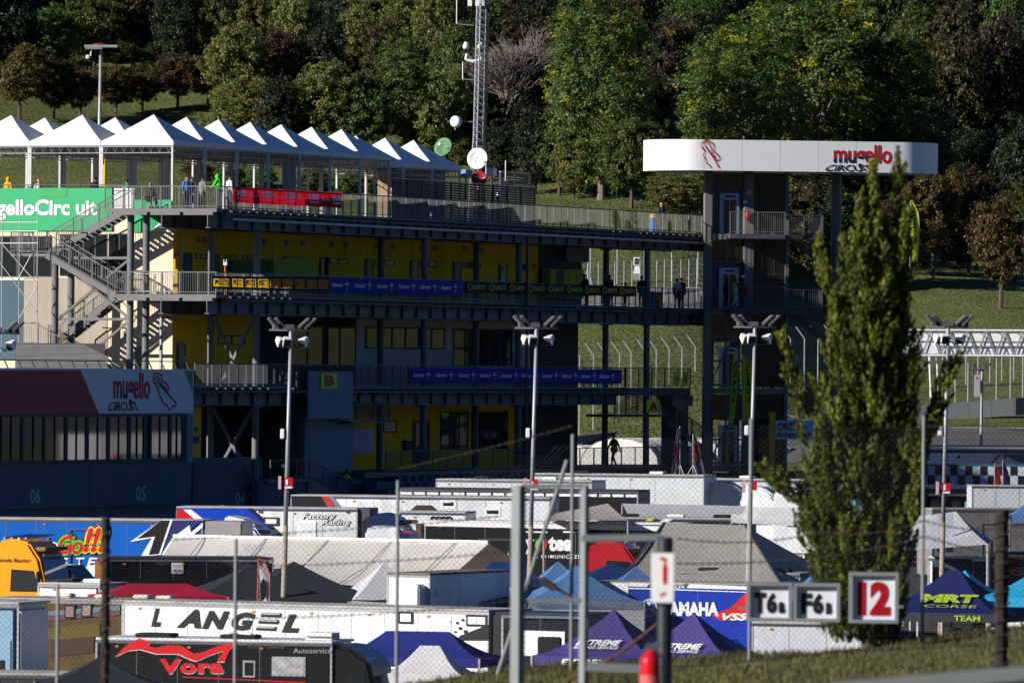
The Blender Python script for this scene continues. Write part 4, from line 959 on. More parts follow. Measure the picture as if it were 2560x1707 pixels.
# ================================================================ trees on the hillside
def fast_mesh(name, V, Fq, mt, tint=None):
    me = bpy.data.meshes.new(name); n = len(Fq); k = Fq.shape[1]
    me.vertices.add(len(V)); me.vertices.foreach_set('co', np.ascontiguousarray(V, dtype=np.float32).ravel())
    me.loops.add(n*k); me.loops.foreach_set('vertex_index', np.ascontiguousarray(Fq, dtype=np.int32).ravel())
    me.polygons.add(n); me.polygons.foreach_set('loop_start', np.arange(0, n*k, k, dtype=np.int32))
    me.update(calc_edges=True)
    if tint is not None:
        at = me.attributes.new('tint', 'FLOAT', 'FACE'); at.data.foreach_set('value', np.ascontiguousarray(tint, dtype=np.float32))
    me.materials.append(mt); return me
def leaf_mat(key, a, b, tr=.3, rough=.55):
    if key in _M: return _M[key]
    mt = bpy.data.materials.new(key); mt.use_nodes = True; nt = mt.node_tree; N = nt.nodes; L = nt.links.new; p = N['Principled BSDF']
    at = N.new('ShaderNodeAttribute'); at.attribute_name = 'tint'; oi = N.new('ShaderNodeObjectInfo')
    mx = N.new('ShaderNodeMix'); mx.data_type = 'RGBA'; mx.inputs[6].default_value = (*a, 1); mx.inputs[7].default_value = (*b, 1); L(at.outputs['Fac'], mx.inputs[0])
    hs = N.new('ShaderNodeHueSaturation'); mr_ = N.new('ShaderNodeMapRange'); mr_.inputs[3].default_value = .47; mr_.inputs[4].default_value = .53
    L(oi.outputs['Random'], mr_.inputs[0]); L(mr_.outputs[0], hs.inputs['Hue']); L(mx.outputs[2], hs.inputs['Color'])
    m2 = N.new('ShaderNodeMapRange'); m2.inputs[3].default_value = .8; m2.inputs[4].default_value = 1.15; L(oi.outputs['Random'], m2.inputs[0]); L(m2.outputs[0], hs.inputs['Value'])
    L(hs.outputs[0], p.inputs['Base Color']); p.inputs['Roughness'].default_value = rough; p.inputs['Specular IOR Level'].default_value = .35
    t = N.new('ShaderNodeBsdfTranslucent'); L(hs.outputs[0], t.inputs[0]); x = N.new('ShaderNodeMixShader'); x.inputs[0].default_value = tr
    L(p.outputs[0], x.inputs[1]); L(t.outputs[0], x.inputs[2]); L(x.outputs[0], N['Material Output'].inputs[0]); _M[key] = mt; return mt
BARK = m('bark', (.11, .085, .065), .95, var=.3, bump=.6, bscale=8); BARKP = m('pale_bark', (.20, .165, .145), .95, var=.3, bump=.5, bscale=8)
def leaves(rg, C, Rc, per, size, up=.4, flat=.7):
    """quads around cluster centres C (n,3) of radius Rc"""
    n = len(C)*per; c = np.repeat(C, per, 0); out = c - np.array([0, 0, C[:, 2].mean()]); out /= np.linalg.norm(out, axis=1, keepdims=True)+1e-6
    d = rg.normal(0, 1, (n, 3)); d *= (Rc*rg.uniform(.2, 1, (n, 1)))/(np.linalg.norm(d, axis=1, keepdims=True)+1e-6); d[:, 2] *= flat
    P = c+d; nr = out*.55 + rg.normal(0, .55, (n, 3)); nr[:, 2] += up; nr /= np.linalg.norm(nr, axis=1, keepdims=True)
    a = np.cross(nr, rg.normal(0, 1, (n, 3))); a /= np.linalg.norm(a, axis=1, keepdims=True)+1e-6; b = np.cross(nr, a)
    s = size*rg.uniform(.6, 1.3, (n, 1)); a *= s*.5; b *= s*.36
    V = np.stack([P-a, P-b*.9, P+a, P+b*.9], 1).reshape(-1, 3); Fq = np.arange(n*4).reshape(-1, 4); return V, Fq
def crown_centres(rg, n, rx, rz, zc, lobes=9, hollow=.45, base=.0):
    d = rg.normal(0, 1, (n*4, 3)); d /= np.linalg.norm(d, axis=1, keepdims=True)
    lb = rg.normal(0, 1, (lobes, 3)); lb /= np.linalg.norm(lb, axis=1, keepdims=True); lw = rg.uniform(.72, 1.12, lobes); q = d @ lb.T; k = q.max(1); w_ = lw[q.argmax(1)]
    rad = (.50 + .52*np.clip((k-.5)/.5, 0, 1)**.9*w_)*rg.uniform(hollow, 1, len(d))**.6*(1+rg.normal(0, .05, len(d)))
    P = d*rad[:, None]*np.array([rx, rx, rz])*1.06; P[:, 2] += zc; P = P[P[:, 2] > base][:n]; return P
def make_tree(kind, seed):
    rg = np.random.default_rng(seed); K = TK[kind]; H, rx, rz, zc = K['H'], K['rx'], K['rz'], K['zc']
    tb = MB(); rnd = random.Random(seed); pts = [Vector((0, 0, -.3))]; z = 0
    nseg = 5; r0 = K['r']
    for i in range(1, nseg+1): pts.append(Vector((rnd.uniform(-.1, .1)*i*.5, rnd.uniform(-.1, .1)*i*.5, zc*1.15*i/nseg)))
    for i in range(nseg): tb.tube(pts[i], pts[i+1], r0*(1-.13*i), 7, r0*(1-.13*(i+1)))
    if kind == 'bare':
        def grow(p, d, L, r, lv):
            q = p + d*L; tb.tube(p, q, r, 4 if lv > 1 else 5, r*.6)
            if lv < 5:
                for _ in range(3 if lv > 0 else 4):
                    dd = (d + Vector((rnd.gauss(0, .38), rnd.gauss(0, .38), rnd.gauss(.12, .25)))).normalized(); grow(p + d*L*rnd.uniform(.55, 1), dd, L*rnd.uniform(.6, .85), max(.018, r*.62), lv+1)
        for k in range(5): grow(Vector((rnd.uniform(-.3, .3), rnd.uniform(-.3, .3), 0)), Vector((rnd.gauss(0, .18), rnd.gauss(0, .18), 1)).normalized(), 2.4, .09, 0)
        return tb.mesh('trunk', BARKP, fix=False), None
    C = crown_centres(rg, K['nc'], rx, rz, zc, K.get('lobes', 9), K.get('hollow', .45), K.get('base', .08*zc))
    for i in range(K.get('limbs', 9)):
        c = Vector(C[rnd.randrange(len(C))])*.8; a = pts[2+rnd.randrange(3)]; mid = a.lerp(c, .5) + Vector((0, 0, -.15*rz)); tb.tube(a, mid, r0*.35, 5, r0*.22).tube(mid, c, r0*.22, 5, r0*.06)
    V, Fq = leaves(rg, C, K['rc'], K['per'], K['leaf'], K.get('up', .4))
    cl = rg.uniform(0, 1, len(C)); pt = K.get('yellow', 0); tint = np.repeat(cl**K.get('tp', 1.0), K['per'])*.75 + rg.uniform(0, .25, len(Fq))
    if pt:
        q = np.sin(C[:, 0]*1.9+seed)+np.sin(C[:, 2]*1.6+C[:, 1]*1.3)+rg.normal(0, .35, len(C)); cl2 = np.where(q > np.quantile(q, 1-pt), rg.uniform(.45, .9, len(C)), rg.uniform(0, .25, len(C))); tint = np.clip(np.repeat(cl2, K['per'])+rg.normal(0, .08, len(Fq)), 0, 1)
    return tb.mesh('trunk', K.get('bark', BARK), fix=False), fast_mesh('crown', V, Fq, K['mt'], tint)
LM = dict(oak=leaf_mat('leaf_green', (.035, .065, .014), (.12, .155, .03)), olive=leaf_mat('leaf_olive', (.06, .085, .018), (.22, .21, .05)),
          autumn=leaf_mat('leaf_autumn', (.040, .034, .010), (.13, .085, .020)), dark=leaf_mat('leaf_shade_dark', (.008, .018, .006), (.028, .045, .014)),  # near-black leaves: shade over the upper forest put into their colour
          poplar=leaf_mat('leaf_poplar', (.055, .10, .025), (.34, .27, .02)), brown=leaf_mat('leaf_brown', (.028, .026, .009), (.075, .058, .018)))
TK = dict(oak=dict(H=7, rx=2.6, rz=3.0, zc=3.9, r=.18, nc=420, per=38, rc=.42, leaf=.20, mt=LM['oak'], lobes=14),
          olive=dict(H=7, rx=2.7, rz=3.0, zc=3.8, r=.17, nc=420, per=36, rc=.42, leaf=.20, mt=LM['olive'], hollow=.4, lobes=13),
          autumn=dict(H=6, rx=2.4, rz=2.3, zc=3.5, r=.16, nc=330, per=36, rc=.38, leaf=.19, mt=LM['autumn'], base=1.2, lobes=12),
          brown=dict(H=7, rx=2.6, rz=3.0, zc=3.9, r=.17, nc=360, per=36, rc=.42, leaf=.21, mt=LM['brown'], lobes=13),
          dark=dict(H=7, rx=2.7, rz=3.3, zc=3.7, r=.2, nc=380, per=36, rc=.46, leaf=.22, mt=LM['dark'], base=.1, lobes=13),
          poplar=dict(H=17, rx=5.2, rz=8.6, zc=9.2, r=.34, nc=1300, per=36, rc=.62, leaf=.25, mt=LM['poplar'], bark=BARKP, limbs=30, yellow=.10, lobes=26, base=.8),
          bush=dict(H=3, rx=2.0, rz=1.9, zc=1.4, r=.08, nc=220, per=34, rc=.36, leaf=.19, mt=LM['oak'], base=0., lobes=10), bare=dict(H=9, rx=2, rz=4, zc=5, r=.2))
PROTO = {}
def hill_hit(px, py):
    Y = 490.
    while Y < 990:
        P = W(px, py, Y)
        if P.z < hill_z(P.x, Y): return Y
        Y += 1.
    return 980.
TN = [0]
def tree(kind, px, ybase, ytop, wpx, label, seed=0, Y=None, group=None):
    key = (kind, seed % 3)
    if key not in PROTO: PROTO[key] = make_tree(kind, 11+seed % 3*7+len(kind))
    Y = Y or hill_hit(px, ybase); X = (px-1280)/FPX*Y; z = hill_z(X, Y); s = FPX/Y; K = TK[kind]
    Hm = max(1.5, (W(px, ytop, Y).z - z)); sz = Hm/(K['zc']+K['rz']*1.0); sx = wpx/s/(2*K['rx']*.98)
    t = thing('tree' if kind != 'bush' else 'shrub', label, 'tree' if kind != 'bush' else 'shrub', (X, Y, z-.1), random.uniform(0, 6.28), group)
    t.scale = (sx, sx, sz)
    tr, cr = PROTO[key]; link(bpy.data.objects.new('trunk', tr), t)
    if cr is not None: link(bpy.data.objects.new('crown', cr), t)
    TN[0] += 1; return t
# (kind, x, base row, top row, width, label)
TREES = [
 ('autumn', 45, 300, 95, 150, 'dark brown tree at the forest edge above the first white tent'),
 ('brown', 130, 300, 130, 120, 'brown tree just before the slim camera mast'),
 ('autumn', 195, 300, 150, 130, 'rusty small tree beside the slim camera mast'),
 ('autumn', 285, 292, 150, 120, 'small rusty tree right behind the slim camera mast'),
 ('autumn', 352, 284, 160, 110, 'small rusty tree on the grass slope, left of the brightest orange one'),
 ('autumn', 440, 274, 118, 125, 'bright orange brown tree with a clear trunk on the grass slope'),
 ('autumn', 515, 268, 130, 100, 'small orange tree partly behind a tall olive tree'),
 ('olive', 575, 300, 58, 120, 'tall yellow green tree at the edge of the grass slope'),
 ('olive', 610, 392, 170, 160, 'pale olive tree behind the white tents, nearest the grass slope'),
 ('autumn', 700, 300, 58, 120, 'reddish brown tree standing among green ones'),
 ('olive', 705, 395, 175, 170, 'bushy olive tree behind the middle white tents'),
 ('olive', 815, 400, 130, 180, 'broad olive tree behind the middle white tents'),
 ('oak', 905, 405, 150, 180, 'bushy green tree above the later white tents'),
 ('brown', 950, 300, 34, 150, 'brown leaved tree rising over green trees left of the mast'),
 ('oak', 1010, 410, 130, 190, 'broad green tree left of the lattice mast'),
 ('olive', 1095, 415, 155, 150, 'olive tree immediately left of the lattice mast'),
 ('oak', 1130, 330, 60, 140, 'green tree partly hidden by the lattice mast'),
 ('bare', 1262, 345, -15, 210, 'leafless grey twiggy tree right of the lattice mast'),
 ('bare', 1322, 330, 10, 170, 'second leafless twiggy tree beside the tall poplar'),
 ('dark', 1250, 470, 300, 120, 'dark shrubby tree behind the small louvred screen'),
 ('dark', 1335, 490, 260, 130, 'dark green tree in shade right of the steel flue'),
 ('oak', 1395, 490, 275, 120, 'bright green bushy tree left of the round tree'),
 ('olive', 1430, 500, 330, 120, 'low olive bush tree left of the round tree'),
 ('poplar', 1500, 500, -50, 300, 'tall green poplar between the mast and the white crown'),
 ('oak', 1575, 524, 262, 165, 'round green tree with a straight pale trunk before the forest'),
 ('olive', 1700, 545, 425, 190, 'low golden olive tree just below the white crown'),
 ('brown', 1675, 340, 20, 150, 'dark brown tree left of the great poplar'),
 ('autumn', 1790, 395, 300, 120, 'small rusty tree peeking over the white crown'),
 ('poplar', 1850, 560, 40, 330, 'big poplar with yellow patches, left part of the great group'),
 ('poplar', 2030, 580, -90, 420, 'tallest poplar with yellow patches behind the white crown'),
 ('poplar', 2215, 590, 60, 300, 'poplar with yellow patches, right part of the great group'),
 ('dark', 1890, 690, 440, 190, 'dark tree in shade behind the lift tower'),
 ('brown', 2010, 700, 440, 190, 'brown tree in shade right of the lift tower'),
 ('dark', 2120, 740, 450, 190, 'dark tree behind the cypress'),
 ('brown', 2240, 730, 470, 180, 'brown tree behind the lime feather flag'),
 ('autumn', 2330, 700, 390, 150, 'rusty tree right of the lime feather flag'),
 ('brown', 2420, 690, 400, 170, 'brown tree on the grass right of the feather flag'),
 ('autumn', 2500, 770, 480, 190, 'rusty spreading tree with a trunk on the far right grass'),
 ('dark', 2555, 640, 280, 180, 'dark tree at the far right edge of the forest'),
 ('brown', 2390, 480, 60, 190, 'tall brown tree right of the great poplars'),
 ('brown', 2490, 470, 10, 190, 'tall brown tree near the top right corner'),
 ('dark', 2580, 420, -30, 170, 'dark tree in the top right corner'),
]
for i, (k, x, yb, yt, wd_, lb) in enumerate(TREES): tree(k, x, yb, yt, wd_, lb, i)
for i, (x, yb, yt, wd_, k) in enumerate(((500, 470, 395, 100, 'autumn'), (575, 475, 400, 100, 'bush'), (650, 476, 405, 110, 'bush'), (780, 480, 412, 110, 'bush'), (870, 484, 425, 100, 'bush'), (930, 486, 430, 90, 'bush'))):
    tree(k, x, yb, yt, wd_, ['rusty shrub seen between the first tent legs', 'green shrub seen under the second tent', 'green shrub seen behind the red banner start', 'green shrub seen right of the tan curtain', 'green shrub seen under the sixth tent', 'green shrub seen under the seventh tent'][i], i)
# the forest that fills the hill above; then undergrowth that closes the gaps between trunks
rf = random.Random(5); n_ = 0
FORL = {'dark': 'shade-darkened crown packed in the upper forest', 'brown': 'brown leaved crown packed in the upper forest', 'oak': 'green leaved crown packed in the upper forest', 'olive': 'pale olive crown packed in the upper forest'}
ROWS = [(640, 6.5, 570, 1250), (652, 7.5, 1280, 1640), (612, 5.5, 2210, 2470), (625, 6.5, 2240, 2700), (645, 8, 2250, 2700), (668, 8.5, 560, 2700), (690, 9.5, -130, 2700), (712, 10.5, -130, 2700), (736, 11.5, -130, 2700), (762, 12, -130, 2700), (792, 12.5, -130, 2700), (826, 13, -130, 2700)]
for row, (Yr, hm, xa, xb) in enumerate(ROWS):
    x = xa + 37*row % 80
    while x < xb:
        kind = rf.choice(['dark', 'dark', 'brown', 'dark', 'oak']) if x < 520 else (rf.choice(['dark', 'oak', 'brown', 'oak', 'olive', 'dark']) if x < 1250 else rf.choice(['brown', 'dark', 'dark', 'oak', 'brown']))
        hh = hm*rf.uniform(.75, 1.2); Y = Yr+rf.uniform(-9, 9); s_ = FPX/Y; X = (x-1280)/FPX*Y; z = hill_z(X, Y); yt = 932-(z+hh-CAMZ)*s_
        if not (1640 < x < 1735 and Y < 720):
            tree(kind, x, 0, yt, rf.uniform(130, 200)*(1 if row > 3 else .8), FORL[kind], n_, Y=Y, group='packed forest crowns: '+kind); n_ += 1
        x += rf.uniform(80, 125)
for i in range(120):
    x = rf.uniform(-80, 2640); Y = rf.uniform(628, 700) if 570 < x < 1640 or x > 2250 else rf.uniform(682, 730)
    if 1640 < x < 1735: continue
    s_ = FPX/Y; X = (x-1280)/FPX*Y; z = hill_z(X, Y)
    tree('bush', x, 0, 932-(z+rf.uniform(1.6, 3.4)-CAMZ)*s_, rf.uniform(80, 150), 'low shrub in the undergrowth beneath the forest crowns', i, Y=Y, group='undergrowth shrubs of the forest')
# ================================================================ paddock vehicles
def vframe(px, py, h, ang):
    Y = depth_for(px, py, h); P = W(px, py, Y); return Frame(P.x, P.y, ang, ground_z(Y))
WHEEL = MB().lathe([(.30, -.14), (.46, -.15), (.5, -.1), (.5, .1), (.46, .15), (.30, .14)], 18, axis='y').mesh('tyre', RUBBER, smooth=True)
RIM = MB().lathe([(0, -.1), (.12, -.12), (.16, -.06), (.30, -.12), (.30, .12), (.16, .06), (0, .1)], 14, axis='y').mesh('rim', STEELG)
def wheel(parent, x, y, r=1.0):
    o = link(bpy.data.objects.new('wheel', WHEEL), parent); o.location = (x, y, .5*r); o.scale = (r, 1, r)
    link(bpy.data.objects.new('rim', RIM), o); return o
ROOFM = m('roof_grey_dirt', (.42, .41, .39), .8, var=.3, scale=.8)
def trailer(name, label, px0, py0, px1, h, ang, mt, wdt=2.5, roof=None, z0=1.0, cat='truck', Fr=None, hatch=0, bev=.04, endmt=None, L=None):
    Fr = Fr or vframe(px0, py0, h, ang); L = L or Fr.uz(px1, py0+(px1-px0)*.02)[0]
    t = fthing(Fr, name, label, cat)
    MB().box(0, L, 0, wdt, z0, h-.06).build('body', mt, t, bevel=bev)
    MB().box(-.01, L+.01, -.01, wdt+.01, h-.075, h).build('roof', roof or ROOFM, t, bevel=.02)
    MB().box(.2, L-.2, .2, wdt-.2, z0-.35, z0-.01).build('chassis', BLACK, t)
    tr = MB().box(-.012, L+.012, -.015, .0, h-.16, h-.08).box(-.012, L+.012, -.015, 0, z0, z0+.12); tr.build('trim_rail', CHROME, t)
    for x in (-.012, L-.05): MB().box(x, x+.06, -.016, .0, z0+.12, h-.16).build('corner_trim', STEELG, t)
    if endmt: MB().box(L, L+.03, .03, wdt-.03, z0+.05, h-.1).build('end_panel', endmt, t)
    for k in range(1, int(L/1.25)): MB().box(k*1.25-.007, k*1.25+.007, -.006, -.001, z0+.12, h-.17).build('panel_seam', MGREY, t)
    for k in range(3):
        for y in (.25, wdt-.25): wheel(t, 1.4+1.25*k, y, 1.0)
    for k in range(hatch):
        x = L*(k+.6)/(hatch+.3); MB().box(x-.35, x+.35, wdt*.35, wdt*.35+.7, h+.001, h+.13).build('roof_hatch', WHITEP if k % 2 else RUBBER, t, bevel=.03)
    for k in range(int(L/2.2)): MB().box(.6+k*2.2, .7+k*2.2, -.03, -.0, h-.28, h-.22).build('marker_light', m('amber', (.5, .2, .02), .3), t)
    return Fr, t, L
def cab(parent, x0, w0, wdt, h, mt, dirn=1, hood=0., z0=.55, top=None):
    """truck cab; its rear at x0, front towards dirn"""
    X = lambda v: x0 + dirn*v
    prof = [(0, z0), (0, h-.35), (.25, h-.05), (.9, h), (1.5, h-.12), (1.95, h-.75), (2.15, 2.35), (2.3, 1.5), (2.32, z0)]
    o = MB().prism([(X(a), b) for a, b in prof], w0, w0+wdt).build('cab', mt, parent, bevel=.10, smooth=False)
    gl = MB(); a, b = (1.97, h-.80), (2.14, 2.38); n = Vector((dirn*.97, 0, .25))*.05
    gl.add([Vector((X(p[0]), y, p[1]))+n*k for k in (0, 1) for p, y in ((a, w0+.2), (b, w0+.12), (b, w0+wdt-.12), (a, w0+wdt-.2))], [(0, 1, 2, 3), (4, 5, 6, 7), (0, 4, 5, 1), (1, 5, 6, 2), (2, 6, 7, 3), (3, 7, 4, 0)])
    gl.build('windscreen', GLASS, o)
    for y0, y1 in ((w0-.015, w0+.0), (w0+wdt, w0+wdt+.015)):
        MB().prism([(X(.75), 1.9), (X(.8), 2.75), (X(1.75), 2.7), (X(1.95), 1.9)], y0, y1).build('side_window', GLASS, o)
    for y in (w0-.28, w0+wdt+.1): MB().box(X(1.95), X(2.1), y, y+.18, 1.9, 2.7).build('mirror', BLACK, o, bevel=.04)
    MB().box(X(2.28), X(2.42), w0+.05, w0+wdt-.05, .4, .95).build('bumper', m('bumper_grey', (.1, .1, .1)), o, bevel=.05)
    for y in (w0+.15, w0+wdt-.55): MB().box(X(2.33), X(2.44), y, y+.4, .98, 1.2).build('headlight', CHROME, o, bevel=.03)
    MB().box(X(1.6), X(2.15), w0+.2, w0+wdt-.2, h-.45, h-.30).build('sun_visor', top or BLACK, o, bevel=.03)
    for x in (1.3,):
        for y in (w0+.2, w0+wdt-.2): wheel(parent, X(x), y)
    return o
def wavy(F_, p, amp=.02): return p
# ---------- row nearest the stand, in shade
SHB = m('roof_shade_white', (.55, .58, .60), .5, var=.1)  # white paint greyed and blued: the row's shade put into the colour
def far_truck(px0, py0, px1, label, mt, h=4.0, ang=-16, roofm=None, z=None, group=None, hatch=2):
    Fr, t, L = trailer('parked_truck', label, px0, py0, px1, h, ang, mt, roof=roofm or ROOFM, hatch=hatch)
    if group: t['group'] = group
    return Fr, t, L
far_truck(1090, 1196, 1480, 'white truck tinted blue grey for shade, parked closest to the seating steps', SHB)
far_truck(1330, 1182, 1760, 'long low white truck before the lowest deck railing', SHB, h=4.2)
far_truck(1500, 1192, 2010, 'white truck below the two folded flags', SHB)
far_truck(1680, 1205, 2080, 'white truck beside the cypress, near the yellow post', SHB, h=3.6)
# black truck with a row of roof lights
Fr, t, L = trailer('black_truck', 'black truck with a row of white roof lights along its top edge', 1000, 1218, 1595, 4.0, -14, BLACK, roof=m('roof_black', (.05, .05, .055), .5))
for i in range(18): MB().box(L*(i+.08)/18, L*(i+.92)/18, -.025, -.002, 3.68, 3.80).build('roof_light', TXW, t)
cab(t, L+.5, .1, 2.3, 3.2, BLACK)
# ---------- white truck with dark slanted end
Fr, t, L = trailer('white_truck', 'long white truck with black end panel and slanting red stripe', 727, 1236, 1375, 4.0, -10, WHITET)
fpoly(Fr, [[(729, 1240), (806, 1240), (840, 1300), (729, 1310)]], TXK, t, w=-.02); fpoly(Fr, [[(803, 1240), (822, 1241), (856, 1300), (838, 1300)]], m('stripe_red', (.42, .03, .03)), t, w=-.02, lift=.016)
fpoly(Fr, [[(822, 1241), (832, 1241), (880, 1300), (862, 1300)]], m('stripe_grey', (.16, .2, .24)), t, w=-.02)
for a, b, c, d in ((1108, 1256, 1134, 1264), (1217, 1275, 1246, 1284)):
    u0, z1 = Fr.uz(a, b); u1, z0 = Fr.uz(c, d); MB().box(u0-.1, u1+.1, -.02, -.002, z0-.12, z1+.12).build('window', TXW, t); MB().box(u0, u1, -.03, -.021, z0, z1).build('window_pane', GLASS, t)
u0, z1 = Fr.uz(1027, 1262); u1, z0 = Fr.uz(1093, 1275); MB().prism([(u0, z0), (u0+.25, z1), (u1-.25, z1), (u1, z0)], -.03, -.002).build('dark_panel', m('brown_panel', (.05, .03, .03)), t)
cab(t, L+.6, .1, 2.3, 3.3, WHITET)
# ---------- blue / red / white lettered truck
Fr, t, L = trailer('lettered_truck', 'white truck with blue and red front graphics and outlined racing lettering', 441, 1265, 894, 4.0, -8, WHITET)
BLU = m('livery_blue', (.012, .05, .42), .35, var=.08)
fpoly(Fr, [[(441, 1270), (622, 1270), (706, 1345), (441, 1360)]], BLU, t, w=-.018); fpoly(Fr, [[(618, 1270), (630, 1270), (716, 1345), (702, 1345)]], TXK, t, w=-.018, lift=.016)
fpoly(Fr, [[(441, 1273), (462, 1273), (500, 1312), (441, 1312)]], TXR, t, w=-.018, lift=.016); fpoly(Fr, [[(458, 1273), (478, 1273), (512, 1300), (490, 1300)]], TXW, t, w=-.018, lift=.02)
for s, x0, x1, y0, y1 in (('Factory', 756, 839, 1283, 1300), ('Racing', 805, 876, 1298, 1315)):
    ftext(Fr, s, TXK, t, x0-1, y0-1, x1+1, y1+1, w=-.018, bold=.05, shear=.25, lift=.012); ftext(Fr, s, TXW, t, x0, y0, x1, y1, w=-.018, bold=.012, shear=.25, lift=.03)
u0, z1 = Fr.uz(660, 1292); u1, z0 = Fr.uz(696, 1313); MB().box(u0, u1, -.05, -.002, z0, z1).build('window', DGREY, t); MB().box(u0+.08, u1-.08, -.06, -.051, z0+.08, z1-.08).build('window_pane', TXW, t)
for a in (650, 868): u0, z1 = Fr.uz(a, 1278); MB().box(u0-.06, u0+.06, -.06, -.002, z1-.05, z1+.05).build('lamp', CHROME, t)
u0, z1 = Fr.uz(744, 1303); u1, z0 = Fr.uz(790, 1350); MB().box(u0, u1, -.03, -.002, z0, z1).build('door', TXW, t)
DB = m('cab_dark_blue', (.015, .03, .10), .25, coat=.5); cab(t, L+.1, .1, 2.3, 3.8, DB); MB().box(L+.02, L+.5, .1, 2.4, 1, 4).build('cab_fairing', m('fairing_grey', (.08, .09, .11)), t)
# white box behind with a row of round vents
Fr, t, L = trailer('white_truck', 'plain white truck with a row of dark round vents near its end', 1000, 1277, 1165, 3.5, -10, WHITET)
for i in range(4): u0, z0 = Fr.uz(1083+13*i, 1296); MB().lathe([(.07, 0), (.12, 0), (.12, .05), (.07, .05)], 12, (u0, -.06, z0), 'y').build('vent_ring', BLACK, t)
u0, z1 = Fr.uz(1040, 1308); u1, z0 = Fr.uz(1066, 1345); MB().box(u0, (u0+u1)/2, -.03, -.002, z0, z1).build('door', m('brown_door', (.12, .07, .04)), t); MB().box((u0+u1)/2+.03, u1, -.03, -.002, z0, z1).build('window', GLASS, t)
# small dark blue sports car like van roof in front
Fr = vframe(912, 1314, 3.5, -10); t = fthing(Fr, 'white_van', 'white van with dark blue nose in front of the lettered truck', 'van'); L = Fr.uz(1035, 1315)[0]
MB().prism([(0, .4), (0, 3.3), (.2, 3.5), (L*.7, 3.45), (L*.9, 3.2), (L, 2.4), (L+.2, .4)], 0, 2.2).build('body', WHITET, t, bevel=.1); MB().prism([(L*.72, .45), (L*.70, 3.42), (L*.9, 3.18), (L+.0, 2.4), (L+.18, .45)], -.02, -.002).build('nose_panel', DB, t)
ftext(Fr, 'BornToRace', TXR, t, 1006, 1324, 1032, 1332, w=-.02, bold=.03, lift=.02); [wheel(t, x, y, .8) for x in (.9, L-.6) for y in (.12, 1.9)]
# ---------- blue trailer with cartoon lettering
Fr, t, L = trailer('blue_trailer', 'long blue trailer with red and green cartoon lettering and a black lightning zigzag', -60, 1293, 507, 4.0, -9, m('trailer_blue', (.010, .11, .46), .35, var=.08), endmt=STEELG, L=None)
MB().box(L+.03, L+1.6, .02, 2.48, 1, 3.95).build('nose_box', m('nose_metal', (.42, .41, .40), .35, .4), t, bevel=.05)
GO = m('print_green', (.10, .55, .04)); YO = m('print_yellow', (.8, .55, .02)); RO = m('print_red', (.62, .01, .015))
for s, x0, x1, y0, y1, mt, b in (('to', 98, 145, 1348, 1386, TXW, .0), ('Go', 146, 206, 1338, 1385, RO, .02), ('!!!', 208, 270, 1318, 1380, RO, .03)):
    ftext(Fr, s, TXK, t, x0-7, y0-6, x1+7, y1+6, w=-.02, bold=.14, shear=.3, lift=.010); ftext(Fr, s, GO if s != '!!!' else YO, t, x0-5, y0-4, x1+5, y1+4, w=-.02, bold=.10, shear=.3, lift=.022); ftext(Fr, s, mt, t, x0, y0, x1, y1, w=-.02, bold=b, shear=.3, lift=.034)
for s, x0, x1 in (('G', 146, 170), ('T', 190, 212), ('E', 217, 244), ('A', 247, 272), ('M', 276, 300)): ftext(Fr, s, TXW, t, x0, 1393, x1, 1416, w=-.02, shear=.2, bold=.02)
fpoly(Fr, [[(406, 1298), (432, 1298), (402, 1386), (352, 1390), (380, 1344), (325, 1354)]], TXW, t, w=-.02); fpoly(Fr, [[(403, 1300), (425, 1300), (397, 1384), (372, 1386), (388, 1340), (343, 1346)]], TXK, t, w=-.02, lift=.02)
fpoly(Fr, [[(404, 1386), (430, 1345), (474, 1312), (478, 1330), (507, 1306), (507, 1318), (474, 1344), (470, 1332), (440, 1358), (425, 1384)]], TXW, t, w=-.02, lift=.03); fpoly(Fr, [[(434, 1300), (506, 1300), (478, 1322), (472, 1312), (430, 1345), (412, 1372)]], m('print_navy', (.02, .03, .14)), t, w=-.02, lift=.024)
fpoly(Fr, [[(180, 1424), (282, 1400), (282, 1440), (180, 1440)]], TXW, t, w=-.02, lift=.008)
u0, z1 = Fr.uz(176, 1322); u1, z0 = Fr.uz(232, 1440); MB().box(u0, u1, -.05, -.002, z1-.05, z1).build('door_frame', CHROME, t); MB().box(u0, u0+.04, -.05, -.002, z0, z1-.05).build('door_frame', DGREY, t)
for y in (1336, 1385):
    for a in (176, 232): u, z = Fr.uz(a, y); MB().box(u-.1, u+.1, -.08, -.003, z-.04, z+.04).build('hinge', CHROME, t)
Fr = vframe(545, 1306, 3.6, -9); t = fthing(Fr, 'truck_tractor', 'white truck tractor between the blue trailer and the big awning', 'truck'); cab(t, 0, 0, 2.4, 3.6, WHITET); MB().box(-2.4, 0, .4, 2, .7, 1.0).build('chassis', BLACK, t)
MB().prism([(.1, 3.3), (.3, 3.9), (1.0, 3.75), (1.6, 3.5)], .1, 2.3).build('roof_fairing', WHITET, t, bevel=.08)
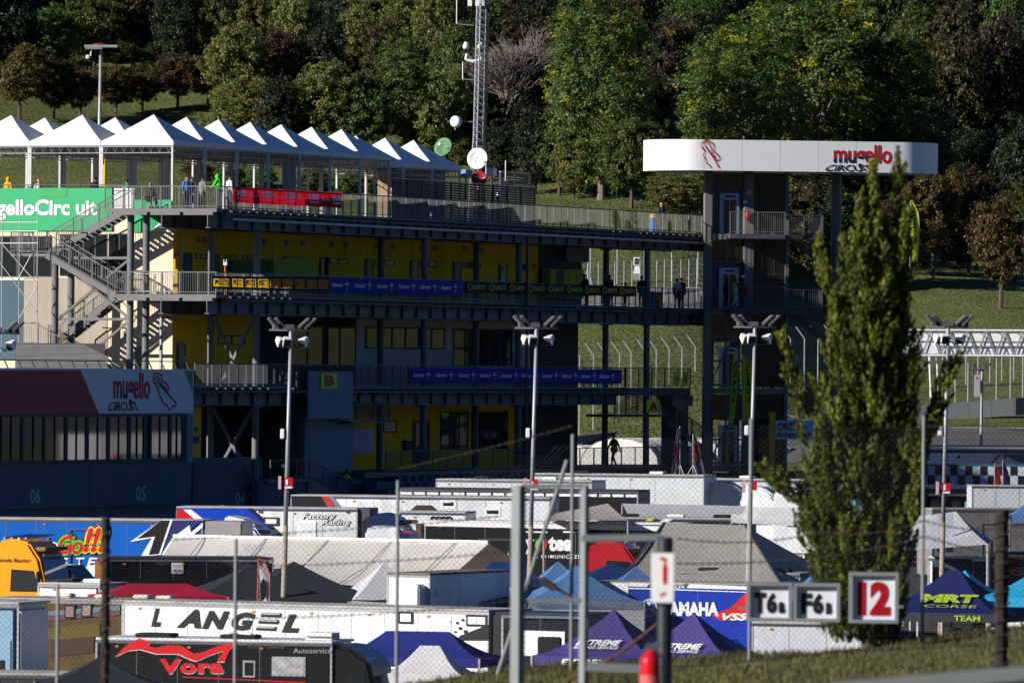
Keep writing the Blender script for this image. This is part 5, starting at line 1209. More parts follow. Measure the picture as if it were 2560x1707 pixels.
# ---------- large white awning roof in front of it
def quadcloth(name, label, pts, mt, cat='awning', legs=True, sag=.12, nu=14, nv=8, extra=None, th=.03):
    """pts: four (px,py,Y): top-left, top-right, bottom-right, bottom-left"""
    A, B, C, D = [W(*p) for p in pts]; base = Vector(((A.x+B.x)/2, (A.y+D.y)/2, ground_z((A.y+D.y)/2)))
    t = thing(name, label, cat, base)
    fn = lambda x, y: (A.lerp(B, x).lerp(D.lerp(C, x), y) + Vector((0, 0, -sag*math.sin(math.pi*y)*(.6+.4*abs(math.sin(x*math.pi*4))))) - base)
    MB().grid(fn, nu, nv).build('canvas', mt, t, smooth=True)
    if legs:
        for P in (A, B, C, D):
            MB().tube((P.x-base.x, P.y-base.y, ground_z(P.y)-base.z), P-base-Vector((0, 0, .02)), .04, 6).build('leg', STEELG, t)
    return t, (A-base, B-base, C-base, D-base)
AWN = cloth('awning_canvas', (.74, .70, .64), .12, var=.1)
t, (A, B, C, D) = quadcloth('awning', 'very large cream white sloping awning with dark straps', [(436, 1342, 312), (1222, 1358, 298), (1080, 1482, 290), (380, 1415, 300)], AWN, sag=.2, nu=24)
for k in range(5):
    x = .1+.2*k; p = A.lerp(B, x); q = D.lerp(C, x-.02) + Vector((0, 0, .05)); mid = p.lerp(q, .5)-Vector((0, 0, .16)); MB().tube(p+Vector((0, 0, .03)), mid, .014, 5).tube(mid, q, .014, 5).build('strap', m('strap_grey', (.12, .12, .12)), t)
MB().bar(A+Vector((0, 0, .06)), B+Vector((0, 0, .06)), .15, .1).build('ridge_rail', WHITEP, t)
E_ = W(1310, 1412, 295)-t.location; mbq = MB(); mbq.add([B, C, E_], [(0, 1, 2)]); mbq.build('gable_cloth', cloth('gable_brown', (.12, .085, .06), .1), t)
# ---------- black truck with italian-flag O lettering, red cab
Fr, t, L = trailer('black_trailer', 'black trailer with white top band and large white lettering with a tricolour O', 1062, 1300, 1700, 4.0, -12, BLACK, roof=WHITET)
fpoly(Fr, [[(1060, 1303), (1700, 1316), (1700, 1328), (1060, 1314)]], TXW, t, w=-.02)
ftext(Fr, 'y', TXW, t, 1313, 1348, 1335, 1384, w=-.02, bold=.05); ftext(Fr, 'tea', TXW, t, 1370, 1340, 1432, 1377, w=-.02, bold=.05); ftext(Fr, 'LA COMUNICAZIONE', TXW, t, 1330, 1386, 1480, 1395, w=-.02, bold=.01, spacing=1.2)
rng_ = lambda a0, a1: [(.5+.5*math.cos(R_(a)), .5+.5*math.sin(R_(a))) for a in range(a0, a1+1, 15)] + [(.5+.28*math.cos(R_(a)), .5+.28*math.sin(R_(a))) for a in range(a1, a0-1, -15)]
a = Fr.uz(1338, 1378); b = Fr.uz(1368, 1378); c = Fr.uz(1338, 1345)
for r0, r1, mt in ((95, 260, GO), (-80, 60, RO), (60, 95, TXW)): flat([rng_(r0, r1)], mt, t, (a[0], -.02, a[1]), (b[0]-a[0], 0, 0), (0, 0, c[1]-a[1]))
for k in range(5): fpoly(Fr, [[(1538+12*k, 1318), (1540+12*k, 1318), (1533+12*k, 1350), (1531+12*k, 1350)]], m('print_lime', (.5, .6, .02)), t, w=-.02)
for a_ in (1315, 1408): u, z = Fr.uz(a_, 1327); MB().box(u, u+.9, -.05, -.002, z-.06, z).build('gutter', TXW, t)
MB().box(2.2, 5.2, -.03, -.002, 3.2, 3.3).build('awning_case', DGREY, t)
for k in range(6): MB().tube((2.5+.5*k, -.1, 2.55), (2.5+.5*k, -.1, 2.75), .03, 5).build('ladder_rung', STEELG, t)
Fr = vframe(1468, 1352, 3.5, -14); t = fthing(Fr, 'red_truck', 'red truck tractor in front of the black lettered trailer', 'truck'); cab(t, 0, 0, 2.4, 3.5, m('cab_red', (.52, .015, .025), .25, coat=.6, var=.05)); MB().box(-2.6, 0, .4, 2, .7, 1.0).build('chassis', BLACK, t)
[wheel(t, -1.6, y) for y in (.2, 2.2)]
# ---------- grey canvas covers, far middle
TARP = cloth('grey_tarp', (.50, .51, .54), .1, var=.14); TARP2 = cloth('taupe_tarp', (.40, .37, .33), .1, var=.12)
quadcloth('tarp_awning', 'pale grey wrinkled tarp awning below the folded flags', [(1556, 1258, 345), (1866, 1264, 338), (1862, 1296, 332), (1572, 1290, 338)], TARP, sag=.05)
quadcloth('tarp_awning', 'white ribbed awning just beside the cypress foot', [(1866, 1266, 336), (2110, 1272, 330), (2105, 1300, 324), (1850, 1292, 330)], WHITEC, sag=.02)
quadcloth('tarp_awning', 'long low cream awning edge in front of the pale tarps', [(1830, 1285, 322), (2080, 1292, 316), (2050, 1318, 310), (1828, 1306, 316)], WHITEC, sag=.05)
quadcloth('tarp_awning', 'cream pitched awning with a dark blue shaded side', [(1390, 1282, 330), (1520, 1258, 330), (1570, 1300, 322), (1360, 1300, 322)], TARP2, sag=.05)
Fr, t, L = trailer('black_trailer', 'low black trailer with yellow and white slanting stripes behind the taupe marquee', 1500, 1292, 1880, 3.9, -6, BLACK, roof=ROOFM, hatch=3)
fpoly(Fr, [[(1625, 1294), (1640, 1294), (1628, 1302), (1612, 1302)]], YO, t, w=-.02); fpoly(Fr, [[(1660, 1296), (1682, 1297), (1668, 1306), (1646, 1306)]], TXW, t, w=-.02)
for k, (x, y) in enumerate(((1768, 1222), (1850, 1228), (1930, 1232))):
    Fr = vframe(x, y, 3.5, -12); t = fthing(Fr, 'truck_tractor', ['white truck tractor with a rounded roof, nearest the taupe marquee', 'white truck tractor in the middle of the far white cabs', 'white truck tractor closest to the cypress'][k], 'truck', 'white truck tractors in the far row'); cab(t, 0, 0, 2.4, 3.5, WHITET, top=GLASS); MB().box(-3, 0, .3, 2.2, .7, 1.1).build('chassis', BLACK, t); MB().prism([(.0, 3.2), (.2, 3.8), (1.1, 3.7), (1.7, 3.3)], .15, 2.25).build('roof_fairing', WHITET, t, bevel=.1)
# ---------- big taupe marquee
def marquee(name, label, apexes, corners, mt, gut=None):
    """ridge from apexes[0] to apexes[1]; corners: front-left, front-right, back-right, back-left as (px,py,Y)"""
    R0, R1 = W(*apexes[0]), W(*apexes[1]); FL, FR_, BR, BL = [W(*c) for c in corners]; base = Vector(((FL.x+FR_.x)/2, (FL.y+BR.y)/2, ground_z(FL.y)))
    t = thing(name, label, 'tent', base); q = lambda P: P-base
    def face(a, b, c, d, nm):
        MB().grid(lambda x, y: q(a.lerp(b, x).lerp(d.lerp(c, x), y)) + Vector((0, 0, -.12*math.sin(math.pi*y)*(1-.3*math.cos(6*x)))), 8, 8).build(nm, mt, t, smooth=True)
    face(FL, FR_, R1, R0, 'roof_front'); face(FR_, BR, R1, R1, 'roof_end'); face(BR, BL, R0, R1, 'roof_back'); face(BL, FL, R0, R0, 'roof_end')
    for P in (FL, FR_, BR, BL): MB().tube(q(Vector((P.x, P.y, ground_z(P.y)))), q(P), .06, 6).build('leg', STEELG, t)
    if gut: MB().tube(q(R0), q(FL), .05, 5).tube(q(R1), q(FR_), .05, 5).build('seam_rope', m('strap_grey'), t)
    return t
marquee('marquee', 'large taupe marquee with pitched roof behind the fire extinguisher sign', [(1660, 1306, 312), (1860, 1312, 309)], [(1545, 1458, 297), (1955, 1465, 292), (2105, 1440, 312), (1600, 1400, 322)], TARP2, True)
# ---------- yellow truck front left
Fr = vframe(-70, 1345, 3.9, -22); t = fthing(Fr, 'yellow_truck', 'yellow truck tractor with dark visor and a white name plate', 'truck'); OR = m('cab_yellow', (.78, .28, .005), .3, coat=.4, var=.04)
u1 = Fr.uz(118, 1360)[0]; cab(t, u1-2.3, 0, 2.4, 3.9, OR, top=WOOD); MB().box(u1-5, u1-2.3, .2, 2.2, .7, 1.1).build('chassis', BLACK, t)
a = Fr.uz(60, 1390); MB().box(u1-.42, u1-.30, .35, 2.0, 3.0, 3.32).build('name_plate', m('plate_blue', (.35, .45, .6)), t)
text('Honda Racing', TXK, t, (u1-.30, .45, 3.08), (0, 1.45, 0), (0, 0, .18), bold=.02, lift=.02); text('Honda Racing', TXK, t, (u1-2.2, -.02, 2.98), (1.5, 0, 0), (0, 0, .18), shear=.2, bold=.02)
[MB().tube((u1-1.9+k*.3, .2, 3.93), (u1-1.7+k*.3, 2.2, 4.02), .05, 6).build('roof_bar', CHROME, t) for k in range(4)]
Fr = vframe(118, 1408, 2.6, -22); t = fthing(Fr, 'white_van', 'white van with sloping dark windscreen beside the yellow truck', 'van'); MB().prism([(-3, .4), (-3, 2.5), (-.3, 2.6), (.6, 2.5), (1.6, 1.45), (2.4, 1.2), (2.5, .4)], 0, 2).build('body', WHITET, t, bevel=.1)
MB().add([(.66, .15, 2.5), (1.58, .15, 1.52), (1.58, 1.85, 1.52), (.66, 1.85, 2.5), (.70, .15, 2.54), (1.62, .15, 1.56), (1.62, 1.85, 1.56), (.70, 1.85, 2.54)], [(0, 1, 2, 3), (4, 5, 6, 7), (0, 1, 5, 4), (2, 3, 7, 6), (0, 3, 7, 4), (1, 2, 6, 5)]).build('windscreen', GLASS, t); [wheel(t, x, y, .8) for x in (-2, 1.6) for y in (.1, 1.9)]
MB().prism([(-.2, 1.5), (-.1, 2.3), (.55, 2.3), (1.2, 1.55)], -.02, -.003).build('side_window', GLASS, t)
Fr, t, L = trailer('camper', 'white camper with roof boxes behind the golden truck', 95, 1455, 250, 3.0, -22, WHITET, cat='camper', hatch=2, z0=.6, bev=.15)
# ---------- black bus with white notice
Fr, t, L = trailer('black_bus', 'black bus with tinted side and a small white notice', 268, 1392, 684, 3.7, 14, m('bus_black', (.012, .014, .016), .2, coat=.5, var=.1), cat='bus', roof=m('roof_black'), z0=.5, bev=.14)
u0, z0 = Fr.uz(429, 1433); u1, z1 = Fr.uz(458, 1406); MB().box(u0, u1, -.02, -.003, z0, z1).build('notice', TXW, t); ftext(Fr, 'VENTURA', TXK, t, 431, 1422, 457, 1431, w=-.02, bold=.01, lift=.016); ftext(Fr, 'MOTO SCHOOL', TXR, t, 431, 1411, 457, 1417, w=-.02, lift=.016)
MB().box(.6, L-.6, -.015, -.003, 1.7, 2.9).build('window_band', GLASS, t)
# ---------- pop-up tents
def popup(px, py, Y, half, h0, h1, ang, mt, label, vm=None, wall=None, name='popup_tent', texts=None, hx=None):
    P = W(px, py, Y); t = thing(name, label, 'tent', (P.x, P.y, P.z-h1), R_(ang)); hx = hx or half; n = 6
    apex = Vector((0, 0, h1)); mb = MB(); cs = [Vector((-hx, -half, h0)), Vector((hx, -half, h0)), Vector((hx, half, h0)), Vector((-hx, half, h0))]
    rl = Vector((max(0, hx-half), 0, 0))
    for k in range(4):
        a, b = cs[k], cs[(k+1) % 4]; ap0 = apex + rl*(1 if a.x > 0 else -1); ap1 = apex + rl*(1 if b.x > 0 else -1)
        def fn(x, y, a=a, b=b, ap0=ap0, ap1=ap1):
            A = a.lerp(ap0, y); B = b.lerp(ap1, y); p = A.lerp(B, x); base = h0; e = (y**1.55)
            p.z = base + (h1-base)*e - .06*math.sin(math.pi*x)*(1-y); return p
        mb.grid(fn, n, n)
    mb.build('canopy', mt, t, smooth=False)
    v = MB()
    for k in range(4): a, b = cs[k], cs[(k+1) % 4]; v.quad(a, b, b-Vector((0, 0, .3)), a-Vector((0, 0, .3)))
    v.build('valance', vm or mt, t)
    for c in cs: MB().box(c.x-.03, c.x+.03, c.y-.03, c.y+.03, -.6, h0).build('leg', STEELG, t)
    if wall: MB().quad(cs[0], cs[1], cs[1]-Vector((0, 0, h0)), cs[0]-Vector((0, 0, h0))).quad(cs[1], cs[2], cs[2]-Vector((0, 0, h0)), cs[1]-Vector((0, 0, h0))).build('side_wall', wall, t)
    return t
DKT = cloth('tent_charcoal', (.028, .032, .04), .1); REDT = cloth('tent_red', (.52, .02, .06), .35); BLT = cloth('tent_sky_blue', (.12, .26, .52), .3); NAVT = cloth('tent_navy', (.012, .05, .22), .25)
PURT = cloth('tent_purple', (.095, .075, .29), .3); ROYT = cloth('tent_royal', (.025, .035, .24), .3); CYT = cloth('tent_cyan', (.03, .42, .72), .35); WTT = cloth('tent_white', (.74, .73, .76), .3)
popup(625, 1410, 285, 3.0, 2.2, 3.4, 12, DKT, 'charcoal pop-up tent behind the white and orange flag'); popup(735, 1402, 288, 3.2, 2.2, 3.5, 12, DKT, 'charcoal pop-up tent beside the first light pole')
popup(395, 1458, 268, 1.2, 2.2, 2.6, 10, REDT, 'red pop-up tent in front of the black bus', hx=2.2); popup(960, 1403, 287, 2.3, 1.9, 3.6, 14, WTT, 'white pop-up tent with tall peak beside the white container')
popup(1395, 1402, 292, 1.5, 2.2, 3.2, 10, BLT, 'sky blue pop-up tent with a small sharp peak'); popup(1440, 1412, 280, 2.1, 2.1, 3.3, 8, BLT, 'sky blue pop-up tent with white side walls', wall=WTT)
popup(1530, 1405, 298, 2.6, 2.3, 3.2, 8, NAVT, 'navy pop-up tent beside the red truck'); popup(1590, 1413, 292, 1.2, 2.3, 3.1, 8, BLT, 'small sky blue tent peak left of the extinguisher sign'); popup(1262, 1404, 290, .8, 2.3, 2.9, 8, NAVT, 'navy tent peak behind the container roof', hx=1.3)
popup(2040, 1427, 270, .9, 2.2, 2.9, 10, BLT, 'small blue tent peak behind the T6 sign')
popup(1045, 1577, 244, 1.3, 1.8, 2.55, -15, ROYT, 'royal blue ridge tent in front of the white lettered trailer', hx=2.3); popup(1075, 1613, 234, .9, 1.5, 2.3, -15, WTT, 'small white tent before the royal blue tent', hx=1.2)
E1 = popup(1535, 1522, 238, 1.9, 1.75, 3.1, -20, PURT, 'purple lettered tent left of the extinguisher post', hx=1.9); E2 = popup(1735, 1530, 235, 1.9, 1.75, 3.1, -20, PURT, 'purple lettered tent right of the extinguisher post', hx=1.9)
for t in (E1, E2):
    text('EXTREME', TXW, t, (-1.0, -1.92, 1.49), (1.7, 0, 0), (0, 0, .18), bold=.04, shear=.3); text('EXTREME', TXW, t, (-.75, -1.3, 2.02), (1.4, .0, 0), (0, .25, .16), bold=.04, shear=.3, lift=.05); text('RACING SERVICE', TXW, t, (-.75, -1.5, 1.92), (1.4, 0, 0), (0, .15, .08), bold=.02, shear=.3, lift=.05)
    text('EXTREME', m('print_faded_blue', (.10, .16, .42)), t, (1.5, -.62, 1.98), (0, 1.3, 0), (-.45, 0, .3), bold=.04, shear=.3, lift=.05)
popup(250, 1640, 215, 1.7, 1.6, 2.3, 5, DKT, 'black tent at the bottom edge in front of the red lettered camper')
MR = popup(2385, 1424, 262, 2.0, 1.75, 3.1, -22, cloth('tent_midnight', (.010, .018, .10), .2), 'blue and black lettered tent beside the cypress', vm=DKT, hx=2.2)
LT = m('lime_print2', (.30, .42, .03)); text('MRT', LT, MR, (-.7, -1.32, 2.02), (1.9, 0, 0), (.0, .4, .26), bold=.06, lift=.06); text('CORSE', LT, MR, (-.5, -1.62, 1.86), (1.8, 0, 0), (0, .2, .09), lift=.06); text('TEAM', LT, MR, (.7, -2.02, 1.5), (.9, 0, 0), (0, 0, .18), bold=.02)
popup(2413, 1424, 280, 1.3, 2.1, 3.0, -22, CYT, 'cyan tent just behind the blue lettered tent'); popup(2580, 1430, 262, 1.5, 2.2, 3.0, -22, CYT, 'cyan lettered tent at the right edge of the picture')
popup(2570, 1250, 330, .8, 2.6, 3.2, 0, BLT, 'blue tent tip at the right edge above the grey truck')
marquee('marquee', 'grey marquee with two printed strips under the right light pole', [(2300, 1290, 315), (2390, 1278, 313)], [(2215, 1380, 304), (2470, 1360, 300), (2480, 1350, 316), (2260, 1350, 322)], TARP)
# flag by the charcoal tents
P = W(642, 1500, 272); t = thing('feather_flag', 'white feather flag with orange border and black oval among the charcoal tents', 'flag', (P.x, P.y, P.z-1)); MB().tube((0, 0, 0), (.05, 0, 2.4), .02, 5).build('pole', STEELG, t)
MB().grid(lambda x, y: (.02+x*.40*(1 if y < .7 else max(.05, math.cos((y-.7)/.3*1.5))), -.02+.04*math.sin(4*x+5*y), .95+1.45*y), 6, 14).build('cloth', WTT, t, smooth=True)
flat([[(.5+.4*math.cos(a/10*6.283), .5+.5*math.sin(a/10*6.283)) for a in range(10)]], TXK, t, (.08, -.10, 1.0), (.28, 0, 0), (0, 0, .75)); MB().path([(.44, -.05, .95), (.44, -.05, 1.9), (.25, -.05, 2.35), (.05, -.05, 2.42), (.02, -.05, .95)], .02, 4).build('border', m('orange_edge', (.7, .12, .02)), t)
# ---------- white container with brown roof
Fr, t, L = trailer('white_container_truck', 'white box truck with weathered brown roof and blue side stripe', 968, 1430, 1075, 4.0, -25, WHITET, roof=m('roof_brown', (.20, .16, .13), .85, var=.35, scale=.7), wdt=6.5, L=None)
uu = L; MB().prism([(.55, 2.75), (1.35, 3.65), (1.5, 3.55), (1.5, 2.7)], -.6, -.02).build('air_deflector', WHITET, t, bevel=.05)
P2 = Fr.world(L, 0, 0); Fx = Frame(P2.x, P2.y, -25+90, P2.z)
sp = fthing(Fx, 'x', 'x', 'x'); bpy.data.objects.remove(sp)
MB().box(L+.005, L+.02, .4, .75, 3.15, 3.5).build('window', TXW, t); MB().box(L+.021, L+.03, .46, .69, 3.21, 3.44).build('window_pane', GLASS, t)
BLS = m('stripe_blue', (.02, .07, .30)); mb = MB(); mb.add([(L+.012, 2.2, 1.2), (L+.012, 4.0, 2.9), (L+.012, 6.3, 3.1), (L+.012, 6.3, 2.5), (L+.012, 4.2, 2.3), (L+.012, 3.2, 1.2)], [(0, 1, 2, 3, 4, 5)]); mb.build('stripe', BLS, t)
mb = MB(); mb.add([(L+.014, 3.5, 1.2), (L+.014, 4.3, 2.0), (L+.014, 6.3, 2.3), (L+.014, 6.3, 2.1), (L+.014, 4.5, 1.8), (L+.014, 3.8, 1.2)], [(0, 1, 2, 3, 4, 5)]); mb.build('stripe', TXR, t)
# ---------- white trailer with large outlined lettering
Fr, t, L = trailer('white_trailer', 'long white trailer with huge black slanted lettering along its side', 309, 1499, 1222, 3.9, -33, WHITET, hatch=0)
for s, x0, x1 in (('L', 378, 402), ('A', 441, 502), ('N', 505, 574), ('G', 578, 638), ('E', 644, 704), ('L', 704, 748)):
    y0 = 1519+(x0-378)*.045; y1 = y0+46
    if s == 'E':
        for k in range(3): fpoly(Fr, [[(x0+10-6*k+2, y0+17*k), (x1-6*k, y0+1+17*k), (x1-6*k-3, y0+11+17*k), (x0+10-6*k-3, y0+9+17*k)]], TXK, t, w=-.02, name='lettering'); fpoly(Fr, [[(x0+10-6*k+4, y0+2+17*k), (x1-6*k-4, y0+3+17*k), (x1-6*k-4, y0+4.4+17*k), (x0+10-6*k+4, y0+3.4+17*k)]], TXW, t, w=-.02, lift=.03)
    else:
        ftext(Fr, s, TXK, t, x0, y0, x1, y1, w=-.02, bold=.06, shear=.35, slope=.035)
for a, b, c, d in ((997, 1527, 1034, 1559), (1166, 1535, 1220, 1566)):
    u0, z1 = Fr.uz(a, b); u1, z0 = Fr.uz(c, d); MB().box(u0, u1, -.03, -.003, z0, z1).build('window', BLACK, t, bevel=.008); MB().box(u0+.08, u1-.08, -.045, -.031, z0+.07, z1-.07).build('window_pane', TXW, t, bevel=.004); MB().box((u0+u1)/2-.015, (u0+u1)/2+.015, -.05, -.046, z0+.08, z1-.08).build('window_bar', STEELG, t)
for x, y, s in ((1140, 1553, 6), (1125, 1552, 3), (1154, 1546, 6), (1147, 1566, 7), (1136, 1576, 5), (1160, 1574, 8)): fpoly(Fr, [[(x, y), (x+s, y), (x+s, y+s), (x, y+s)]], TXK, t, w=-.02, name='pixel_mark')
fpoly(Fr, [[(1150, 1588), (1222, 1560), (1222, 1600), (1140, 1600)]], TXK, t, w=-.02)
MB().box(L, L+.9, .1, 2.4, .6, 3.85).build('dark_nose', BLACK, t, bevel=.1)
# ---------- black camper with red swoosh
Fr, t, L = trailer('black_camper', 'black camper with red swoosh and red lettering on its side', 240, 1592, 830, 3.45, -14, m('camper_black', (.014, .015, .017), .22, coat=.4, var=.1), cat='camper', roof=WHITET, z0=.5, bev=.08)
SWO = [(288,1640),(314,1613),(349,1594),(378,1606),(368,1613),(389,1618),(422,1611),(456,1614),(485,1633),(507,1629),(542,1615),(596,1603),(576,1621),(562,1653),(543,1653),(559,1625),(527,1636),(490,1652),(470,1645),(445,1633),(390,1633),(351,1622),(322,1625)]
fpoly(Fr, [[(x, y+2) for x, y in SWO]], TXW, t, w=-.02, lift=.008); fpoly(Fr, [SWO], RO, t, w=-.02, lift=.02)
for mt, d, lf in ((TXW, 1.5, .008), (RO, 0, .02)): ftext(Fr, 'Vora', mt, t, 399+d, 1646+d, 559+d, 1683+d, w=-.02, bold=.05, lift=lf, spacing=1.1)
ftext(Fr, 'Autoservice', m('print_grey', (.35, .35, .36)), t, 734, 1619, 828, 1632, w=-.02, lift=.02); fpoly(Fr, [[(455, 1690), (765, 1704), (765, 1706.5), (455, 1692.5)]], RO, t, w=-.02)
ftext(Fr, 'MONDO FURGONE', m('print_dark_grey', (.10, .10, .10)), t, 622, 1608, 712, 1620, w=-.02, shear=.2)
for a, b, c, d, mt in ((680, 1640, 764, 1690, WTT), (608, 1650, 638, 1692, BLACK)):
    u0, z1 = Fr.uz(a, b); u1, z0 = Fr.uz(c, d); MB().box(u0, u1, -.03, -.003, z0, z1).build('window', STEELG, t); MB().box(u0+.05, u1-.05, -.04, -.031, z0+.05, z1-.05).build('window_pane', GLASS if mt is BLACK else m('curtain_glass', (.42, .42, .42), .25, var=.35, scale=3), t)
MB().prism([(L-.02, .5), (L-.02, 3.35), (L+.5, 3.3), (L+1.1, 2.9), (L+1.35, 1.9), (L+1.8, 1.5), (L+1.9, .5)], .05, 2.45).build('cab', m('camper_black'), t, bevel=.12)
MB().box(L+.5, L+1.0, .03, .049, 1.8, 2.5).build('cab_window', GLASS, t)
for x, w0, w1 in ((1.0, .6, 1.5), (3.6, .6, 1.3), (9.3, .5, 1.5)):
    if x < L-1: MB().box(x, x+1.1, w0, w1, 3.451, 3.57).build('roof_hatch', RUBBER, t, bevel=.03)
MB().box(L-1.1, L-.1, .6, 1.7, 3.451, 3.66).build('air_conditioner', WHITEP, t, bevel=.12); MB().path([(L-3.6, .8, 3.5), (L-3.2, 1.0, 3.65), (L-2.7, .9, 3.55)], .06, 6).build('roof_aerial', WHITEP, t)
# ---------- golden painted truck and pale blue van at the left edge
Fr, t, L = trailer('golden_truck', 'truck with faded golden brown and pink painted side panels', -30, 1492, 308, 3.7, -20, m('golden_panel', (.075, .046, .014), .6, var=.4, scale=1.2), roof=m('roof_weathered', (.30, .29, .27), .85, var=.3), z0=.7)
fpoly(Fr, [[(110, 1528), (300, 1512), (300, 1525), (110, 1540)]], m('faded_blue', (.12, .16, .2)), t, w=-.02); fpoly(Fr, [[(110, 1541), (300, 1526), (300, 1536), (110, 1552)]], m('faded_pink', (.13, .06, .075)), t, w=-.02)
fpoly(Fr, [[(-20, 1498), (70, 1497), (85, 1660), (-20, 1660)]], m('faded_black', (.03, .03, .03)), t, w=-.02); fpoly(Fr, [[(115, 1570), (250, 1556), (250, 1590), (115, 1600)]], m('faded_yellow', (.10, .07, .014)), t, w=-.02); fpoly(Fr, [[(125, 1600), (235, 1590), (235, 1630), (125, 1640)]], m('faded_red', (.05, .028, .02)), t, w=-.02)
for a, b in ((82, 1515), (163, 1511), (205, 1508), (82, 1582)):
    u0, z1 = Fr.uz(a, b); u1, z0 = Fr.uz(a+26, b+34); MB().box(u0, u1, -.06, -.003, z0, z1).build('picture_frame', BLACK, t); MB().box(u0+.05, u1-.05, -.07, -.061, z0+.05, z1-.05).build('picture', m('picture_pale', (.26, .2, .19), var=.5, scale=4), t)
for k, (x, w_) in enumerate(((3.4, .8), (4.6, 1.2), (5.6, .7), (1.9, 1.1))): MB().box(x, x+.55, w_, w_+.5, 3.701, 3.83).build('roof_vent', m('vent_cream', (.62, .58, .5)), t, bevel=.04)
Fr, t, L = trailer('pale_blue_van', 'pale blue van at the lower left picture edge', -120, 1502, 47, 4.0, -20, m('van_pale_blue', (.22, .36, .50), .4, var=.08), cat='van', z0=.5, bev=.2)
u0, z0 = Fr.uz(12, 1550); MB().box(u0-.5, u0, -.03, -.003, 1.2, 2.2).build('window', GLASS, t); MB().box(u0+.2, u0+.23, -.02, -.003, .6, 2.8).build('door_joint', DGREY, t)
Fr, t, L = trailer('flat_roof_van', 'grey roofed van cut by the lower left corner', -60, 1680, 205, 2.4, -8, m('van_dark', (.05, .05, .055), .4), cat='van', z0=.4, bev=.12)
# ---------- black coach and white cab near the gate
Fr, t, L = trailer('dark_coach', 'dark coach roof behind the silver gate post', 1255, 1530, 1470, 3.95, -20, m('coach_dark', (.02, .025, .032), .25, coat=.3), cat='bus', roof=m('roof_navy', (.03, .05, .08), .4), z0=.5, bev=.15)
fpoly(Fr, [[(1310, 1575), (1412, 1578), (1412, 1640), (1310, 1638)]], TXW, t, w=-.03); u0, z1 = Fr.uz(1346, 1590); u1, z0 = Fr.uz(1404, 1645); MB().box(u0, u1, -.09, -.032, z0, z1).build('rear_window', BLACK, t, bevel=.05)
MB().box(L-.02, L+1.0, .1, 2.4, .5, 3.4).build('cab', m('coach_dark'), t, bevel=.2)
Fr, t, L = trailer('open_trailer', 'low dark trailer with pale rim beside the royal blue tent', 1130, 1590, 1265, 2.6, -20, m('trailer_navy', (.02, .04, .12), .4), cat='trailer', roof=WHITET, z0=.5)
# parked car roofs at the bottom
for k, (x, y, mt) in enumerate(((1015, 1672, WHITET), (900, 1690, m('car_silver', (.5, .5, .52), .3, .5)))):
    Fr = vframe(x, y, 1.5, -18); t = fthing(Fr, 'parked_car', ['white car roof behind the grass mound', 'silver car at the bottom edge beside the black camper'][k], 'car'); MB().prism([(-1.2, .4), (-1.2, .85), (-.3, 1.0), (.3, 1.45), (1.6, 1.5), (2.4, 1.05), (2.9, .95), (2.95, .4)], 0, 1.7).build('body', mt, t, bevel=.08)
    MB().prism([(-.1, 1.0), (.4, 1.38), (1.5, 1.42), (2.2, 1.02)], -.01, 1.71).build('side_window', GLASS, t); [wheel(t, q, w_, .62) for q in (-.5, 2.2) for w_ in (.1, 1.6)]
# ---------- blue lettered truck (tuning-fork emblem)
Fr, t, L = trailer('white_box_truck', 'white and royal blue box truck with white block lettering and round emblem', 1486, 1452, 1900, 3.6, -16, m('livery_royal', (.012, .04, .36), .35, var=.06), roof=m('roof_weathered'))
fpoly(Fr, [[(1486, 1454), (1571, 1457), (1571, 1512), (1486, 1512)]], TXW, t, w=-.02); fpoly(Fr, [[(1572, 1455), (1625, 1457), (1616, 1467), (1572, 1465)]], TXW, t, w=-.02); fpoly(Fr, [[(1725, 1459), (1890, 1466), (1890, 1474), (1716, 1469)]], TXW, t, w=-.02); fpoly(Fr, [[(1572, 1468), (1890, 1479), (1890, 1481), (1572, 1471)]], TXW, t, w=-.02)
ftext(Fr, 'MOTORSPORT', TXW, t, 1640, 1456, 1714, 1462, w=-.02, shear=.2, bold=.01); ftext(Fr, 'ITALIA', TXW, t, 1660, 1463, 1712, 1470, w=-.02, shear=.2, bold=.02); ftext(Fr, 'YAMAHA', TXW, t, 1650, 1503, 1797, 1538, w=-.02, bold=.05, slope=.01)
fpoly(Fr, [[(1778, 1536), (1825, 1520), (1866, 1480), (1900, 1482), (1900, 1550), (1800, 1550)]], RO, t, w=-.02, lift=.008); ftext(Fr, 'VSS', TXW, t, 1805, 1532, 1872, 1550, w=-.02, shear=.3, bold=.04, lift=.03)
a = Fr.uz(1602, 1540); b = Fr.uz(1643, 1540); c = Fr.uz(1602, 1496); ring = lambda r0, r1: [[(.5+r*math.cos(R_(k*12+d)), .5+r*math.sin(R_(k*12+d))) for r, d in ((r0, 0), (r1, 0), (r1, 12), (r0, 12))] for k in range(30)]
flat(ring(.43, .5) + [stroke([(.5, .5), (.5+.38*math.cos(R_(an+o)), .5+.38*math.sin(R_(an+o)))], .07)[0] for an in (90, 210, 330) for o in (-14, 0, 14)], TXW, t, (a[0], -.02, a[1]), (b[0]-a[0], 0, 0), (0, 0, c[1]-a[1]), name='emblem')
Fr, t, L = trailer('motorhome', 'pale motorhome roof with skylights behind the T6 sign', 1700, 1428, 2000, 3.2, -14, m('motorhome_blue', (.12, .30, .45), .4, var=.35, scale=1.5), cat='camper', roof=m('roof_weathered'), z0=.5, bev=.1, hatch=3)
Fr, t, L = trailer('white_trailer', 'white trailer side under the T6 and F6 signs', 1880, 1552, 2200, 3.0, -14, m('trailer_grey_white', (.52, .54, .58), .5, var=.12), cat='trailer', z0=.4)
